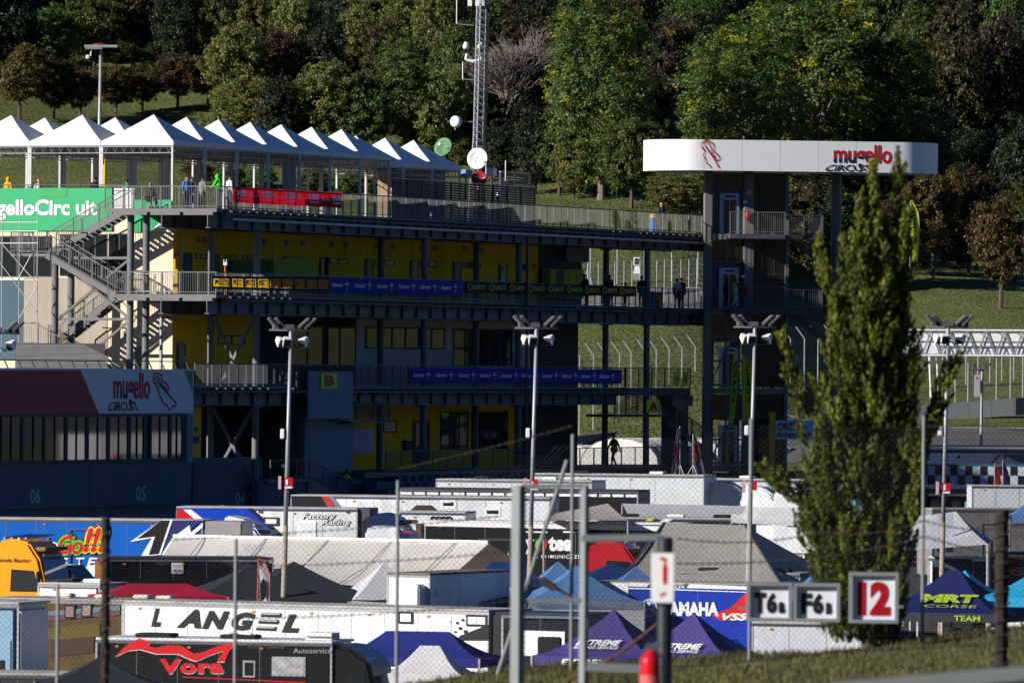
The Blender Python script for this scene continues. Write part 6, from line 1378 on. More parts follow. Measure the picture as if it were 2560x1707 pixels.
# ---------- right side
Fr, t, L = trailer('caravan', 'white caravan with a long window below the right light pole', 2320, 1390, 2430, 2.7, -18, WHITET, cat='caravan', z0=.5, bev=.3)
u0, z1 = Fr.uz(2326, 1402); u1, z0 = Fr.uz(2392, 1420); MB().box(u0, u1, -.03, -.003, z0, z1).build('window', WHITEP, t); MB().box(u0+.08, u1-.08, -.04, -.031, z0+.08, z1-.06).build('window_pane', m('blind_grey', (.34, .33, .32), .3), t)
Fr, t, L = trailer('dark_motorhome', 'long dark motorhome with blue grey top behind the cyan tent', 2432, 1392, 2530, 3.0, 40, m('motorhome_dark', (.03, .045, .06), .3), cat='camper', roof=WHITET, z0=.5, bev=.15)
Fr, t, L = trailer('black_bus', 'black bus with oval red and white badge at the right edge', 2475, 1380, 2760, 3.5, -10, m('bus_black'), cat='bus', roof=m('roof_black'), z0=.5, bev=.1)
fpoly(Fr, [[(2560+36*math.cos(a/12*6.283), 1429+10*math.sin(a/12*6.283)) for a in range(12)]], TXW, t, w=-.03); fpoly(Fr, [[(2560+34*math.cos(a/12*6.283), 1429+8.6*math.sin(a/12*6.283)) for a in range(12)]], TXK, t, w=-.03, lift=.02); ftext(Fr, 'RM', RO, t, 2529, 1424, 2545, 1434, w=-.03, bold=.03, lift=.03, shear=.2); ftext(Fr, 'racing', TXW, t, 2546, 1423, 2580, 1429, w=-.03, lift=.03, bold=.02); ftext(Fr, 'team', TXW, t, 2546, 1430, 2570, 1435, w=-.03, lift=.03, bold=.02)
fpoly(Fr, [[(2475, 1399), (2760, 1404), (2760, 1407), (2475, 1402)]], RO, t, w=-.03)
Fr, t, L = trailer('grey_truck', 'weathered grey truck with faint sketched artwork on its side', 2330, 1270, 2700, 3.9, 12, m('grey_artwork', (.22, .20, .20), .7, var=.35, scale=1.6), roof=m('roof_weathered'))
for k in range(3): u, z = Fr.uz(2456+33*k, 1285); MB().box(u, u+.03, -.02, -.003, 1.2, 3.2).box(u, u+1.3, -.02, -.003, 3.2, 3.23).build('door_outline', DGREY, t)
for x0, x1 in ((2343, 2363), (2364, 2384)):
    a = W(x0, 1380, 306); b = W(x1, 1283, 306); t = thing('printed_strip', ['white upright printed strip, outer one, on the grey marquee', 'white upright printed strip, inner one, on the grey marquee'][x0 > 2350], 'banner', (a.x, a.y, a.z)); MB().box(0, b.x-a.x, 0, .03, 0, b.z-a.z).build('cloth', m('strip_white', (.40, .43, .52)), t); text('MOTUL'[:3], m('strip_print', (.12, .10, .25)), t, (.05, -.004, .1), (.22, 0, 0), (0, 0, .5), bold=.03)
Fr, t, L = trailer('white_trailer', 'long white trailer with red curved stripe below the race track', 2230, 1112, 2760, 4.0, 4, WHITET, hatch=0)
fpoly(Fr, [[(2475, 1158), (2495, 1137), (2510, 1134), (2517, 1134), (2500, 1140), (2483, 1158)]], RO, t, w=-.02); fpoly(Fr, [[(2506, 1135), (2580, 1135), (2580, 1157), (2550, 1157)]], m('print_teal', (.03, .10, .12)), t, w=-.02)
for x in (2397, 2513): u, z = Fr.uz(x, 1142); MB().box(u-.07, u+.07, -.05, -.003, z-.08, z+.08).build('lamp', BLACK, t)
MB().box(1.5, L-3, -.02, -.003, 3.55, 3.75).build('slot_vent', DGREY, t)
P = W(2300, 1164, 455); t = thing('checkered_banner', 'black and white checkered banner hanging beneath the white trailer', 'banner', P)
Q = W(2620, 1164, 455); wd_ = Q.x-P.x; hb = 46*455/FPX; n_ = 17; CK = [MB(), MB()]
for i in range(n_):
    for j in range(2): CK[(i+j) % 2].box(wd_*i/n_, wd_*(i+1)/n_, -.02, .02, -hb*(j+1)/2, -hb*j/2)
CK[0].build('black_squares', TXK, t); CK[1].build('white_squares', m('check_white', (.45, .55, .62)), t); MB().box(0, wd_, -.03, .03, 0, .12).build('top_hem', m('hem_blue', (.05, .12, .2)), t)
for k, (x, y0, y1, dx) in enumerate(((2484, 1158, 1252, -.2), (2508, 1150, 1252, .15))):
    P = W(x, y1, 440); Z = W(x, y0, 440).z-P.z; t = thing('feather_flag', ['red feather flag leaning before the checkered banner', 'dark blue feather flag before the checkered banner'][k], 'flag', P); MB().tube((0, 0, 0), (-dx*.3, 0, Z), .03, 5).build('pole', STEELG, t); MB().grid(lambda a, b: (-dx*.3*b+(a*.4)*(1-b**4), .03*math.sin(6*b+4*a), Z*b), 4, 10).build('cloth', cloth('flag_red', (.45, .02, .02)) if k == 0 else cloth('flag_darkblue', (.02, .02, .08)), t)
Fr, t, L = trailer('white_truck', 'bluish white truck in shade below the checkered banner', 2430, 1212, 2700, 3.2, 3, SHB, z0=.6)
Fr = vframe(2375, 1550, 2.4, -15); t = fthing(Fr, 'white_car_trailer', 'white rounded car trailer by the grass bank', 'trailer'); u1 = Fr.uz(2600, 1552)[0]
MB().prism([(-.3, .5), (.2, 1.2), (1.0, 2.0), (2.0, 2.35), (u1, 2.4), (u1, .5)], 0, 2).build('shell', WHITET, t, bevel=.1); MB().box(u1*.5, u1*.5+.03, -.02, -.003, .6, 2.3).build('door_joint', DGREY, t); [wheel(t, x, y, .65) for x in (1.5, 2.4) for y in (.1, 1.9)]
# ---------- vehicles beyond the right picture edge, seen mirrored in the office windows
for k, (x, y, L_) in enumerate(((33.5, 453, 10.5), (38.8, 462.8, 10.5), (44, 473, 10.))):
    Fr = Frame(x, y, 62, 4.2); Fr, t, L = trailer('white_truck', ['white truck parked beyond the tower, mirrored in the office windows', 'second white truck beyond the tower, mirrored in the office windows', 'third white truck beyond the tower, mirrored in the office windows'][k], 0, 0, 0, 3.3, 62, WHITET, Fr=Fr, L=L_)
    MB().box(2+k, 4+k, 2.501, 2.53, 1.2, 2.0).build('red_panel', REDP, t)
# ================================================================ light poles in the paddock
def light_pole(top, bot, Y, label, group='floodlight poles in the paddock'):
    A = W(*top, Y); B = W(*bot, Y); g = ground_z(Y); k = (A.z-g)/(A.z-B.z); base = A + (B-A)*k
    t = thing('light_pole', label, 'light pole', base, 0, group); d = A-base
    MB().tube((0, 0, 0), d*.45, .105, 12, .09).build('lower_shaft', m('pole_rusty', (.34, .28, .22), .7, var=.15), t, smooth=True); MB().tube(d*.45, d, .08, 12, .06).build('upper_shaft', STEELG, t, smooth=True)
    H = d + Vector((0, 0, .05)); MB().bar(H+Vector((-.75, -.15, .3)), H+Vector((.75, .15, .3)), .08, .06).bar(H+Vector((0, 0, -.1)), H+Vector((0, 0, .3)), .1, .1).build('crossbar', STEELG, t)
    for k, (x, y, az, tl) in enumerate(((-.60, 0, 100, -48), (-.36, .1, 85, -48), (.42, .1, -70, 42), (.66, .05, -85, 42))):
        q = Matrix.Translation(H+Vector((x, y, .55))) @ Matrix.Rotation(R_(15), 4, 'Z') @ Matrix.Rotation(R_(tl*-1), 4, 'Y')
        fo = MB().box(-.30, .30, -.20, .20, -.06, .02).xf(q).build('floodlight', m('lamp_grey', (.13, .125, .12), .5), t, bevel=.04); MB().box(-.26, .26, -.16, .16, -.072, -.061).xf(q).build('lens', m('lamp_lens', (.12, .13, .14), .15), fo)
        MB().bar(H+Vector((x, y, .3)), H+Vector((x, y, .52)), .05, .14).build('bracket', STEEL, fo)
    MB().box(-.2, .12, -.12, .12, .33, .5).xf(Matrix.Translation(H)).build('ballast_box', STEEL, t)
    for k, (x, y, az, mt) in enumerate(((-.40, -.05, 40, WHITEP), (-.16, -.25, 20, WHITEP), (.50, .0, -35, m('horn_bluewhite', (.6, .65, .72))))):
        q = Matrix.Translation(H+Vector((x, y, -.08))) @ Matrix.Rotation(R_(az), 4, 'Z') @ Matrix.Rotation(R_(25), 4, 'X')
        so = MB().add([(-.08, .14, .11), (.08, .14, .11), (.08, .14, -.06), (-.08, .14, -.06), (-.16, -.18, .15), (.16, -.18, .15), (.16, -.18, -.18), (-.16, -.18, -.18)], [(0, 1, 2, 3), (4, 7, 6, 5), (0, 4, 5, 1), (1, 5, 6, 2), (2, 6, 7, 3), (3, 7, 4, 0)]).xf(q).build('loudspeaker', mt, t, bevel=.015)
        MB().box(-.13, .13, -.195, -.181, -.15, .12).xf(q).build('grille', m('grille_brown', (.05, .04, .035)), so)
    MB().path([H+Vector((.1, -.1, -.2)), H+Vector((.25, -.12, -.35)), H+Vector((.35, -.05, -.05))], .02, 5).build('cable', RUBBER, t)
    z1 = d*.62
    MB().box(-.28, -.13, -.1, .1, -.15, .2).xf(Matrix.Translation(d*.72)).build('junction_box', WHITEP, t, bevel=.02)
    q = Matrix.Translation(Vector((d.x*.42, d.y*.42, W(0, 1200, Y).z-g)))
    MB().box(-.04, .25, -.16, -.13, -.2, .17).xf(q).build('safety_sign', TXR, t); MB().box(.0, .08, -.17, -.161, -.08, .11).box(-.03, .24, -.17, -.161, -.2, -.14).xf(q).build('safety_sign_print', TXW, t); MB().box(-.26, -.16, -.1, .1, -.24, .22).xf(q).build('safety_sign', m('sign_pink', (.6, .4, .42)), t)
    return t
light_pole((727, 850), (709, 1490), 283, 'tall floodlight pole in front of the big white awning'); light_pole((1341, 845), (1325, 1400), 283, 'tall floodlight pole before the blue railing banner')
light_pole((1887, 842), (1876, 1250), 288, 'tall floodlight pole beside the lime feather flags'); light_pole((2370, 842), (2356, 1380), 288, 'tall floodlight pole right of the cypress'); light_pole((-4, 858), (-30, 1480), 283, 'floodlight pole cut by the left picture edge')
# ================================================================ behind the stand
def fence_line(name, label, pts, Y0, Y1, hp, bend=0., mesh=True, r=.045, cat='fence', wires=5, base=None):
    """pts: list of (px, ybase); depth runs from Y0 to Y1 along the list"""
    n = len(pts); P = []
    for i, (px, py) in enumerate(pts): P.append(W(px, py, Y0+(Y1-Y0)*i/max(1, n-1)))
    o = P[0]; t = thing(name, label, cat, o); up = Vector((0, 0, 1)); tops = []
    for p in P:
        q = p-o; mb = MB().tube(q-up*1.2, q+up*hp, r, 6); tp = q+up*hp
        if bend: tp2 = tp+Vector((-bend*.8, 0, bend*1.1)); mb.tube(tp, tp2, r, 6); tp = tp2
        tops.append((q, tp)); mb.build('post', m('post_zinc', (.34, .35, .37), .5, .2), t)
    w_ = MB()
    for (a, b), (c, d) in zip(tops, tops[1:]):
        for k in range(wires+1): w_.tube(a.lerp(b, k/wires), c.lerp(d, k/wires), .012, 3)
        if mesh:
            nn = max(3, int((c-a).length/.35))
            for k in range(nn): s = k/nn; w_.tube(a.lerp(c, s), b.lerp(d, s), .006, 3)
    w_.build('wire_mesh', m('fence_wire', (.16, .17, .18), .6, .3), t, fix=False, kind='stuff')
    return t
fence_line('catch_fence', 'tall catch fence with bent tops on the slope behind the grandstand', [(1300, 1110), (1345, 1106), (1380, 1103), (1411, 1100), (1448, 1096), (1483, 1091), (1514, 1088), (1548, 1085), (1577, 1081), (1612, 1077), (1640, 1074), (1672, 1070), (1704, 1067), (1737, 1063), (1860, 1050), (1940, 1045), (1975, 1042), (2010, 1040), (2044, 1037), (2080, 1034)], 512, 552, 5.3, bend=.75)
fence_line('road_fence', 'wire fence with slim posts along the pale service road', [(1400, 722), (1470, 718), (1496, 718), (1537, 716), (1560, 716), (1580, 715), (1600, 715), (1642, 714), (1661, 713), (1680, 713), (1702, 712), (1722, 711), (1742, 710), (1780, 709)], 556, 557, 1.75, r=.035)
fence_line('slope_fence', 'row of tall slim posts on the bright grass slope', [(1410, 690), (1476, 685), (1543, 683), (1611, 681), (1679, 680), (1745, 684)], 566, 570, 1.9, mesh=False, wires=2)
fence_line('trackside_fence', 'tall debris fence behind the track wall at far right', [(2290, 1012), (2325, 1010), (2355, 1008), (2388, 1005), (2420, 1002), (2432, 1001), (2491, 992), (2526, 989), (2557, 986), (2590, 983)], 542, 544, 2.6)
fence_line('upper_fence', 'far wire fence on the dark bank behind the white gantry', [(2290, 928), (2326, 926), (2357, 922), (2386, 920), (2415, 918), (2445, 915), (2475, 913), (2505, 911), (2535, 909), (2570, 907)], 556, 558, 1.2)
t = thing('track_wall', 'long grey concrete wall beside the race track', 'wall', W(2200, 1050, 541)); A = W(2200, 1062, 540)-t.location; B = W(2700, 1022, 541)-t.location
for i in range(9):
    a = A.lerp(B, i/9); b = A.lerp(B, (i+.985)/9); MB().bar(a+Vector((0, 0, .5)), b+Vector((0, 0, .5)), .3, 1.15).build('wall_panel', m('wall_concrete', (.15, .16, .17), .85, var=.15), t)
t = thing('bank_wall', 'low dark kerb wall at the foot of the slope behind the stand', 'wall', W(1300, 1115, 511)); A = Vector((0, 0, 0)); B = W(1800, 1058, 535)-t.location
for i in range(8): MB().bar(A.lerp(B, i/8)+Vector((0, 0, .0)), A.lerp(B, (i+.99)/8), .3, .5).build('wall_panel', m('wall_concrete'), t)
# arched white tents
def arch_tent(px, py, Y, w_, h, L, ang, label):
    P = W(px, py, Y); t = thing('arch_tent', label, 'tent', P, R_(ang), 'white arched tents behind the stand'); n = 16
    AC = cloth('arch_canvas', (.75, .73, .70), .1)
    MB().grid(lambda x, y: (-w_/2*math.cos(math.pi*x), L*y, h*math.sin(math.pi*x)**.8), n, 12).build('vault', AC, t, smooth=True)
    MB().add([(-w_/2*math.cos(math.pi*k/n), 0, h*math.sin(math.pi*k/n)**.8) for k in range(n+1)], [tuple(range(n+1))]).build('end_wall', AC, t)
    for k in range(9): 
        y = L*k/8; MB().path([(-w_/2*1.005*math.cos(math.pi*j/10), y, h*1.01*math.sin(math.pi*j/10)**.8) for j in range(11)], .035, 4).build('rib', STEELG, t)
    return t
arch_tent(1548, 1170, 500, 5.6, 1.85, 9, -30, 'white arched tent behind the silhouetted walker'); arch_tent(1725, 1166, 506, 5.6, 1.8, 9, -30, 'white arched tent behind the two folded flags'); arch_tent(1432, 1165, 504, 3.4, 1.3, 7, -30, 'smaller white arched tent beside the red container')
t = thing('red_container', 'open crimson container with dark interior behind the lowest deck', 'container', W(1322, 1172, 488)); RC = m('container_red', (.50, .015, .06), .5); q = W(1438, 1058, 470)-t.location
MB().box(0, 2.7, 0, 2.4, 0, .1).box(0, 2.7, 0, 2.4, 2.5, 2.65).box(0, .1, 0, 2.4, .1, 2.5).box(0, 2.7, 2.3, 2.4, .1, 2.5).build('shell', RC, t); MB().box(2.65, 2.75, 0, 2.4, 1.4, 2.7).box(2.0, 2.7, -.05, .02, 2.2, 2.45).build('end_frame', RC, t); MB().box(1.7, 1.78, -.02, .1, .1, 2.5).build('door_post', RC, t)
P = W(1592, 690, 562); t = thing('speaker_box', 'white box loudspeaker on a concrete foot beside the service road', 'speaker', P); t.scale = (.55, .55, .62); MB().box(-.42, .42, -.4, .4, 1.2, 2.1).build('case', WHITEP, t, bevel=.04); MB().box(-.32, .32, -.42, -.401, 1.3, 2.0).build('grille', DGREY, t); MB().add([(-.25, -.25, 1.2), (.25, -.25, 1.2), (.25, .25, 1.2), (-.25, .25, 1.2), (-.45, -.4, .3), (.45, -.4, .3), (.45, .4, .3), (-.45, .4, .3)], [(0, 1, 2, 3), (4, 7, 6, 5), (0, 4, 5, 1), (1, 5, 6, 2), (2, 6, 7, 3), (3, 7, 4, 0)]).build('pedestal', WHITEP, t); MB().box(-.6, .6, -.5, .5, -.5, .3).build('foot', CONC, t, bevel=.05)
P = W(1470, 722, 551); t = thing('tripod_stay', 'slim post with two raking stays near the service road', 'post', P); MB().tube((0, 0, -.3), (0, 0, 1.95), .05, 6).build('post', m('post_zinc'), t); MB().tube((-.5, 0, -.2), (0, 0, 1.4), .04, 6).tube((.42, 0, -.2), (0, 0, 1.4), .04, 6).build('stay', m('post_zinc'), t)
# white truss gantry over the track
t = thing('track_gantry', 'white box truss gantry spanning the track at the right edge', 'gantry', W(2260, 888, 530)); GW = m('gantry_white', (.75, .76, .78), .4); s = 530/FPX; Lx = 460*s; zt = 63*s; tr = MB()
for y in (0, 1.2):
    for z in (0, zt): MB().tube((0, y, z), (Lx, y, z+.05), .07, 8).build('chord', GW, t)
n_ = 10
for i in range(n_):
    x0, x1 = Lx*i/n_, Lx*(i+1)/n_
    for y in (0, 1.2): tr.tube((x0, y, 0), ((x0+x1)/2, y, zt), .035, 5).tube(((x0+x1)/2, y, zt), (x1, y, 0), .035, 5)
    tr.tube((x0, 0, zt), (x1, 1.2, zt), .03, 5).tube((x0, 0, 0), (x1, 1.2, 0), .03, 5)
tr.build('lattice', m('gantry_zinc', (.30, .31, .33), .4, .4), t); MB().box(0, Lx, 1.32, 1.40, .12, zt*.52).box(0, Lx, 1.32, 1.40, zt*.58, zt-.12).build('advert_panel', GW, t)
for x in (2.0, 2.5): MB().tube((x, .6, -6), (x-.3, .6, 0), .06, 6).build('support', GW, t)
P = W(2452, 1112, 500); t = thing('light_pole', 'small twin floodlight pole in front of the track', 'light pole', (P.x, P.y, P.z-2)); h_ = W(2452, 925, 500).z-P.z+2; MB().tube((0, 0, 0), (.05, 0, h_), .1, 10, .08).build('shaft', STEELG, t)
for sx in (-1, 1): MB().box(-.22, .22, -.3, .3, -.05, .05).xf(Matrix.Translation((sx*.4, 0, h_+.25)) @ Matrix.Rotation(sx*-.9, 4, 'Y')).build('floodlight', DGREY, t, bevel=.03)
MB().bar((-.5, 0, h_), (.5, 0, h_), .08, .08).build('crossbar', STEEL, t)
P = W(2442, 992, 539.); t = thing('fence_gate', 'narrow white gate in the trackside fence', 'gate', P); MB().box(-.2, .2, -.04, .04, 0, 1.5).build('leaf', m('gate_white', (.30, .31, .33)), t); MB().box(-.06, .06, -.06, -.041, 1.2, 1.35).build('notice', TXR, t)
# folded pull-up flags in front of stair A
for k, (x, lb) in enumerate(((1700, 'folded white and crimson flag on a stand, left of the pair'), (1733, 'folded grey and crimson flag on a stand, right of the pair'))):
    P = W(x, 1212, 398); t = thing('folded_flag', lb, 'flag', P); hh = W(x, 1065 if k == 0 else 1085, 398).z-P.z; MB().tube((0, 0, 0), (-.03, 0, hh), .025, 6).build('pole', STEELG, t)
    MB().tube((0, 0, 1.0), (-.6, -.1, 0), .02, 5).tube((0, 0, 1.0), (.35, -.3, 0), .02, 5).tube((0, 0, 1.0), (.3, .3, 0), .02, 5).build('tripod', m('tripod_white', (.6, .6, .58)), t)
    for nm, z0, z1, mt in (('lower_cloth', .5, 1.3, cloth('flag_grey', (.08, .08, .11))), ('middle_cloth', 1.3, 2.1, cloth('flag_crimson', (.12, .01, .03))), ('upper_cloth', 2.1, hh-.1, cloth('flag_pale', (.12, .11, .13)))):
        MB().grid(lambda a, b: (-.05+(.0+.8*a)*(1-(z0+(z1-z0)*b)/hh*.75)*(1 if k else -.6), .08*math.sin(9*a+3*b), z0+(z1-z0)*b-.25*a*(1-b)), 8, 5).build(nm, mt, t, smooth=True)
# ================================================================ foreground fence, gate, signs, cypress
FY = 115.; ZN = m('fence_zinc', (.19, .21, .215), .55, .2)
fe = thing('chain_link_fence', 'galvanised chain-link fence with barbed wire across the whole foreground', 'fence', (0, FY, 0))
PT = [(-300, 1540), (145, 1458), (590, 1345), (995, 1200), (1432, 1085), (1878, 1045), (2310, 1040), (2760, 1030)]; TP = []
for px, py in PT:
    P = W(px, py, FY); zb = mound_z(P.x, FY); TP.append((P.x, zb, P.z)); MB().lathe([(.026, zb-.3), (.026, P.z-.04), (.02, P.z), (0, P.z)], 12, (P.x, 0, 0)).build('post', ZN, fe, smooth=True)
LINK = m('link_wire', (.035, .035, .035), .6, .5)
for (x0, b0, t0), (x1, b1, t1) in zip(TP, TP[1:]):
    mb = MB(); g_ = .058; b_, h_ = min(b0, b1)-.05, max(t0, t1); H = h_-b_
    def clip(xa, za, xb, zb_):
        # clip a diagonal wire to the sloping bay
        out = []
        top = lambda x: t0+(t1-t0)*(x-x0)/(x1-x0)-.10
        bot = lambda x: b0+(b1-b0)*(x-x0)/(x1-x0)
        N_ = 24; pts = [(xa+(xb-xa)*i/N_, za+(zb_-za)*i/N_) for i in range(N_+1)]; run = None
        for x, z in pts:
            ok = x0 <= x <= x1 and bot(x)-.02 <= z <= top(x)
            if ok: run = (run[0], (x, z)) if run else ((x, z), (x, z))
            elif run: out.append(run); run = None
        if run: out.append(run)
        return [r for r in out if r[0] != r[1]]
    x = x0-H
    while x < x1:
        for a, b in (((x, b_), (x+H, h_)), ((x+H, b_), (x, h_))):
            for (xa, za), (xb, zb_) in clip(*a, *b): mb.tube((xa, .02, za), (xb, .02, zb_), .0029, 3)
        x += g_*1.414
    mb.build('chain_link', LINK, fe, fix=False, kind='stuff')
BW = m('barbed_wire', (.07, .055, .045), .8, .3, var=.3)
def wire(name, pts, Y, sag=0., r=.007, barbs=True, parent=None, mt=BW):
    P = [W(*p, Y)-Vector((0, FY, 0)) for p in pts]; mb = MB()
    for a, b in zip(P, P[1:]):
        n = 10; q = [a.lerp(b, i/n) + Vector((0, 0, -sag*4*(i/n)*(1-i/n))) for i in range(n+1)]
        mb.path(q, r, 4)
        if barbs:
            k = int((b-a).length/.10)
            for i in range(k): c = a.lerp(b, (i+.5)/k) + Vector((0, 0, -sag*4*((i+.5)/k)*(1-(i+.5)/k))); mb.tube(c+Vector((-.02, 0, -.025)), c+Vector((.02, 0, .025)), .004, 3).tube(c+Vector((.02, 0, -.02)), c+Vector((-.02, 0, .025)), .004, 3)
    mb.build(name, mt, parent or fe, fix=False)
wire('barbed_strand', [(995, 1172), (1432, 1064)], FY, .02, r=.005); wire('barbed_strand', [(1690, 1345), (2060, 1328), (2310, 1300), (2560, 1310)], FY-3, .10); wire('barbed_strand', [(1690, 1408), (2060, 1392), (2310, 1340), (2560, 1395)], FY-3, .03)
wire('barbed_strand', [(380, 1352), (995, 1315), (1250, 1290)], FY, .0, r=.005); wire('barbed_strand', [(590, 1415), (995, 1400), (1280, 1375)], FY, .02, r=.005); wire('barbed_strand', [(560, 1545), (995, 1530), (1280, 1500)], FY, .02, r=.005)
wire('barbed_strand', [(2290, 1065), (2440, 1063), (2640, 1080)], FY, .01); wire('barbed_strand', [(1640, 1668), (2120, 1625), (2560, 1600)], FY-9, .02, r=.009); None
st = MB(); a, b = W(1418, 1150, FY-.3)-Vector((0, FY, 0)), W(1238, 1704, FY-.3)-Vector((0, FY, 0)); st.tube(a, b, .032, 8); st.build('raking_stay', ZN, fe)
st = MB(); a, b = W(1338, 1442, FY-2)-Vector((0, FY, 0)), W(1432, 1492, FY-2)-Vector((0, FY, 0)); st.tube(a, b, .02, 6).tube(a.lerp(b, .15), a.lerp(b, .55), .06, 8); st.build('strainer', BW, fe)
st = MB(); st.path([W(1648, 1555, FY-8)-Vector((0, FY, 0)), W(1540, 1640, FY-8)-Vector((0, FY, 0)), W(1395, 1712, FY-8)-Vector((0, FY, 0))], .022, 6); st.build('rusty_cable', m('rust_brown', (.12, .06, .035), .9, var=.3), fe)
# two dark old posts
for px, y0, Y, r, lb in ((265, 1292, 104, .055, 'thin dark rusty post wound with barbed wire at lower left'), (2505, 1275, 98, .085, 'thick dark post wound with barbed wire at lower right')):
    P = W(px, y0, Y); zb = mound_z(P.x, Y); t = thing('old_post', lb, 'post', (P.x, Y, zb)); H = P.z-zb
    MB().lathe([(r*(1+.12*math.sin(k*1.7)), H*k/24-.3 if k == 0 else H*k/24) for k in range(25)] + [(0, H)], 9).build('shaft', m('old_post_dark', (.035, .028, .024), .95, var=.4, bump=.8, bscale=15), t)
    MB().path([(r*1.25*math.cos(k*.8), r*1.25*math.sin(k*.8), H*k/90) for k in range(91)], .008, 4).build('wire_wrap', BW, t)
# gate
GYg = 85.; gt = thing('steel_gate', 'galvanised steel gate frame with square posts near the camera', 'gate', (0, GYg, 0)); off = Vector((0, GYg, 0))
def gbar(nm, a, b, wx, wy, Y=GYg, rot=None):
    A, B = W(*a, Y)-off, W(*b, Y)-off; MB().bar(A, B, wx, wy, up=(0, 1, 0)).build(nm, ZN, gt)
P = W(1297, 1213, GYg); MB().box(-.055, .055, -.055, .055, 5.5, P.z).xf(Matrix.Translation((P.x, 0, 0)) @ Matrix.Rotation(R_(-38), 4, 'Z')).build('post', ZN, gt)
P = W(1462, 1213, GYg); MB().box(-.036, .036, -.036, .036, 5.5, P.z).xf(Matrix.Translation((P.x, 0, 0)) @ Matrix.Rotation(R_(-38), 4, 'Z')).build('post', ZN, gt)
gbar('top_rail', (1305, 1216), (1470, 1214), .05, .06); gbar('middle_rail', (1305, 1503), (1460, 1498), .045, .06); gbar('leaf_top_rail', (1455, 1345), (1660, 1342), .07, .07, GYg-2); gbar('leaf_bottom_rail', (1465, 1665), (1640, 1672), .09, .09, GYg-2)
A0 = W(1465, 1347, GYg-2)-off; A1 = W(1650, 1344, GYg-2)-off; Z0 = 5.6; wm = MB()
for i in range(30): p = A0.lerp(A1, i/29); wm.tube((p.x, p.y, Z0), p, .003, 3)
k = int((A0.z-Z0)/.05)
for j in range(k): wm.tube((A0.x, A0.y, Z0+j*.05), (A1.x, A1.y, Z0+j*.05), .003, 3)
wm.build('welded_mesh', LINK, gt, fix=False, kind='stuff')
# extinguisher post and sign
EY = 80.; P = W(1663, 1342, EY); t = thing('dark_post', 'smooth black post carrying the white extinguisher sign', 'post', (P.x, EY, 5.5)); MB().lathe([(.078, 0), (.078, P.z-5.5-.02), (.07, P.z-5.5), (0, P.z-5.5)], 18).build('shaft', m('post_black', (.02, .025, .028), .5), t, smooth=True)
a = W(1628, 1506, EY-.1); b = W(1686, 1382, EY-.1); t = thing('extinguisher_sign', 'white upright sign with red extinguisher pictogram on the black post', 'sign', a); dx, dz = b.x-a.x, b.z-a.z
MB().box(0, dx, -.01, .01, 0, dz).build('board', TXW, t, bevel=.004)
flat([[(.50, .38), (.66, .38), (.68, .70), (.63, .78), (.53, .78), (.48, .70)], [(.36, .86), (.62, .84), (.66, .90), (.40, .93)], [(.55, .78), (.61, .78), (.61, .84), (.55, .84)], [(.38, .12), (.62, .18), (.60, .23), (.36, .17)]], RO, t, (0, -.012, 0), (dx, 0, 0), (0, 0, dz), lift=.004, name='pictogram')
P = W(1625, 1720, EY-1); t = thing('fire_extinguisher', 'red fire extinguisher standing beside the black post', 'extinguisher', (P.x, EY-1, P.z-.3)); zt = W(1620, 1640, EY-1).z-P.z+.3
MB().lathe([(0, 0), (.095, .01), (.1, .05), (.1, zt-.05), (.09, zt), (.05, zt+.03), (.045, zt+.06), (0, zt+.06)], 18).build('cylinder', m('extinguisher_red', (.55, .008, .015), .25, coat=.5, var=.03), t, smooth=True); MB().lathe([(.1015, zt-.38), (.1015, zt-.18)], 18).build('label_band', m('extinguisher_label', (.6, .12, .12)), t)
MB().box(-.05, .06, -.03, .03, zt+.05, zt+.12).box(-.05, .10, -.015, .015, zt+.11, zt+.13).build('lever', CHROME, t); MB().path([(.04, -.03, zt+.05), (.12, -.05, zt), (.13, -.05, zt-.35)], .015, 6).build('hose', RUBBER, t)
# marshal number signs
SG = m('sign_frame_grey', (.20, .22, .23), .5)
def post_sign(px0, py0, px1, py1, Y, parts, label, mt):
    a = W(px0, py1, Y); b = W(px1, py0, Y); t = thing('number_sign', label, 'sign', a, R_(0)); dx, dz = b.x-a.x, b.z-a.z; fr = .05
    MB().box(0, dx, -.10, .10, 0, fr).box(0, dx, -.10, .10, dz-fr, dz).box(0, fr, -.099, .099, fr, dz-fr).box(dx-fr, dx, -.099, .099, fr, dz-fr).build('frame', SG, t); MB().box(fr, dx-fr, -.02, .02, fr, dz-fr).build('face', m('sign_face', (.70, .72, .78), .4, var=.03), t)
    for s_, x0, x1, z0, z1 in parts: text(s_, mt, t, (dx*x0, -.02, dz*z0), (dx*(x1-x0), 0, 0), (0, 0, dz*(z1-z0)), bold=.06, lift=.01)
    for q in (.3, .7): MB().bar((dx*q, .10, dz*.3), (dx*q, FY-Y+.02, dz*.3), .03, .03).build('bracket', ZN, t)
    MB().bar((-.1, FY-Y-.03, dz*.3), (dx+.1, FY-Y-.03, dz*.3), .03, .04).build('mounting_rail', ZN, t)
    return t
post_sign(1866, 1455, 1980, 1551, 114.5, [('T', .17, .42, .2, .74), ('6', .44, .66, .2, .74), ('a', .70, .85, .2, .5)], 'white sign reading T6a in black on the fence', TXK); post_sign(1982, 1457, 2100, 1553, 114.5, [('F', .17, .40, .2, .74), ('6', .42, .64, .2, .74), ('B', .70, .83, .2, .5)], 'white sign reading F6b in black beside T6a', TXK)
post_sign(2122, 1430, 2246, 1556, 114.4, [('12', .17, .84, .15, .82)], 'white sign with a big red number 12 before the cypress', m('sign_deep_red', (.36, .006, .012), .5))
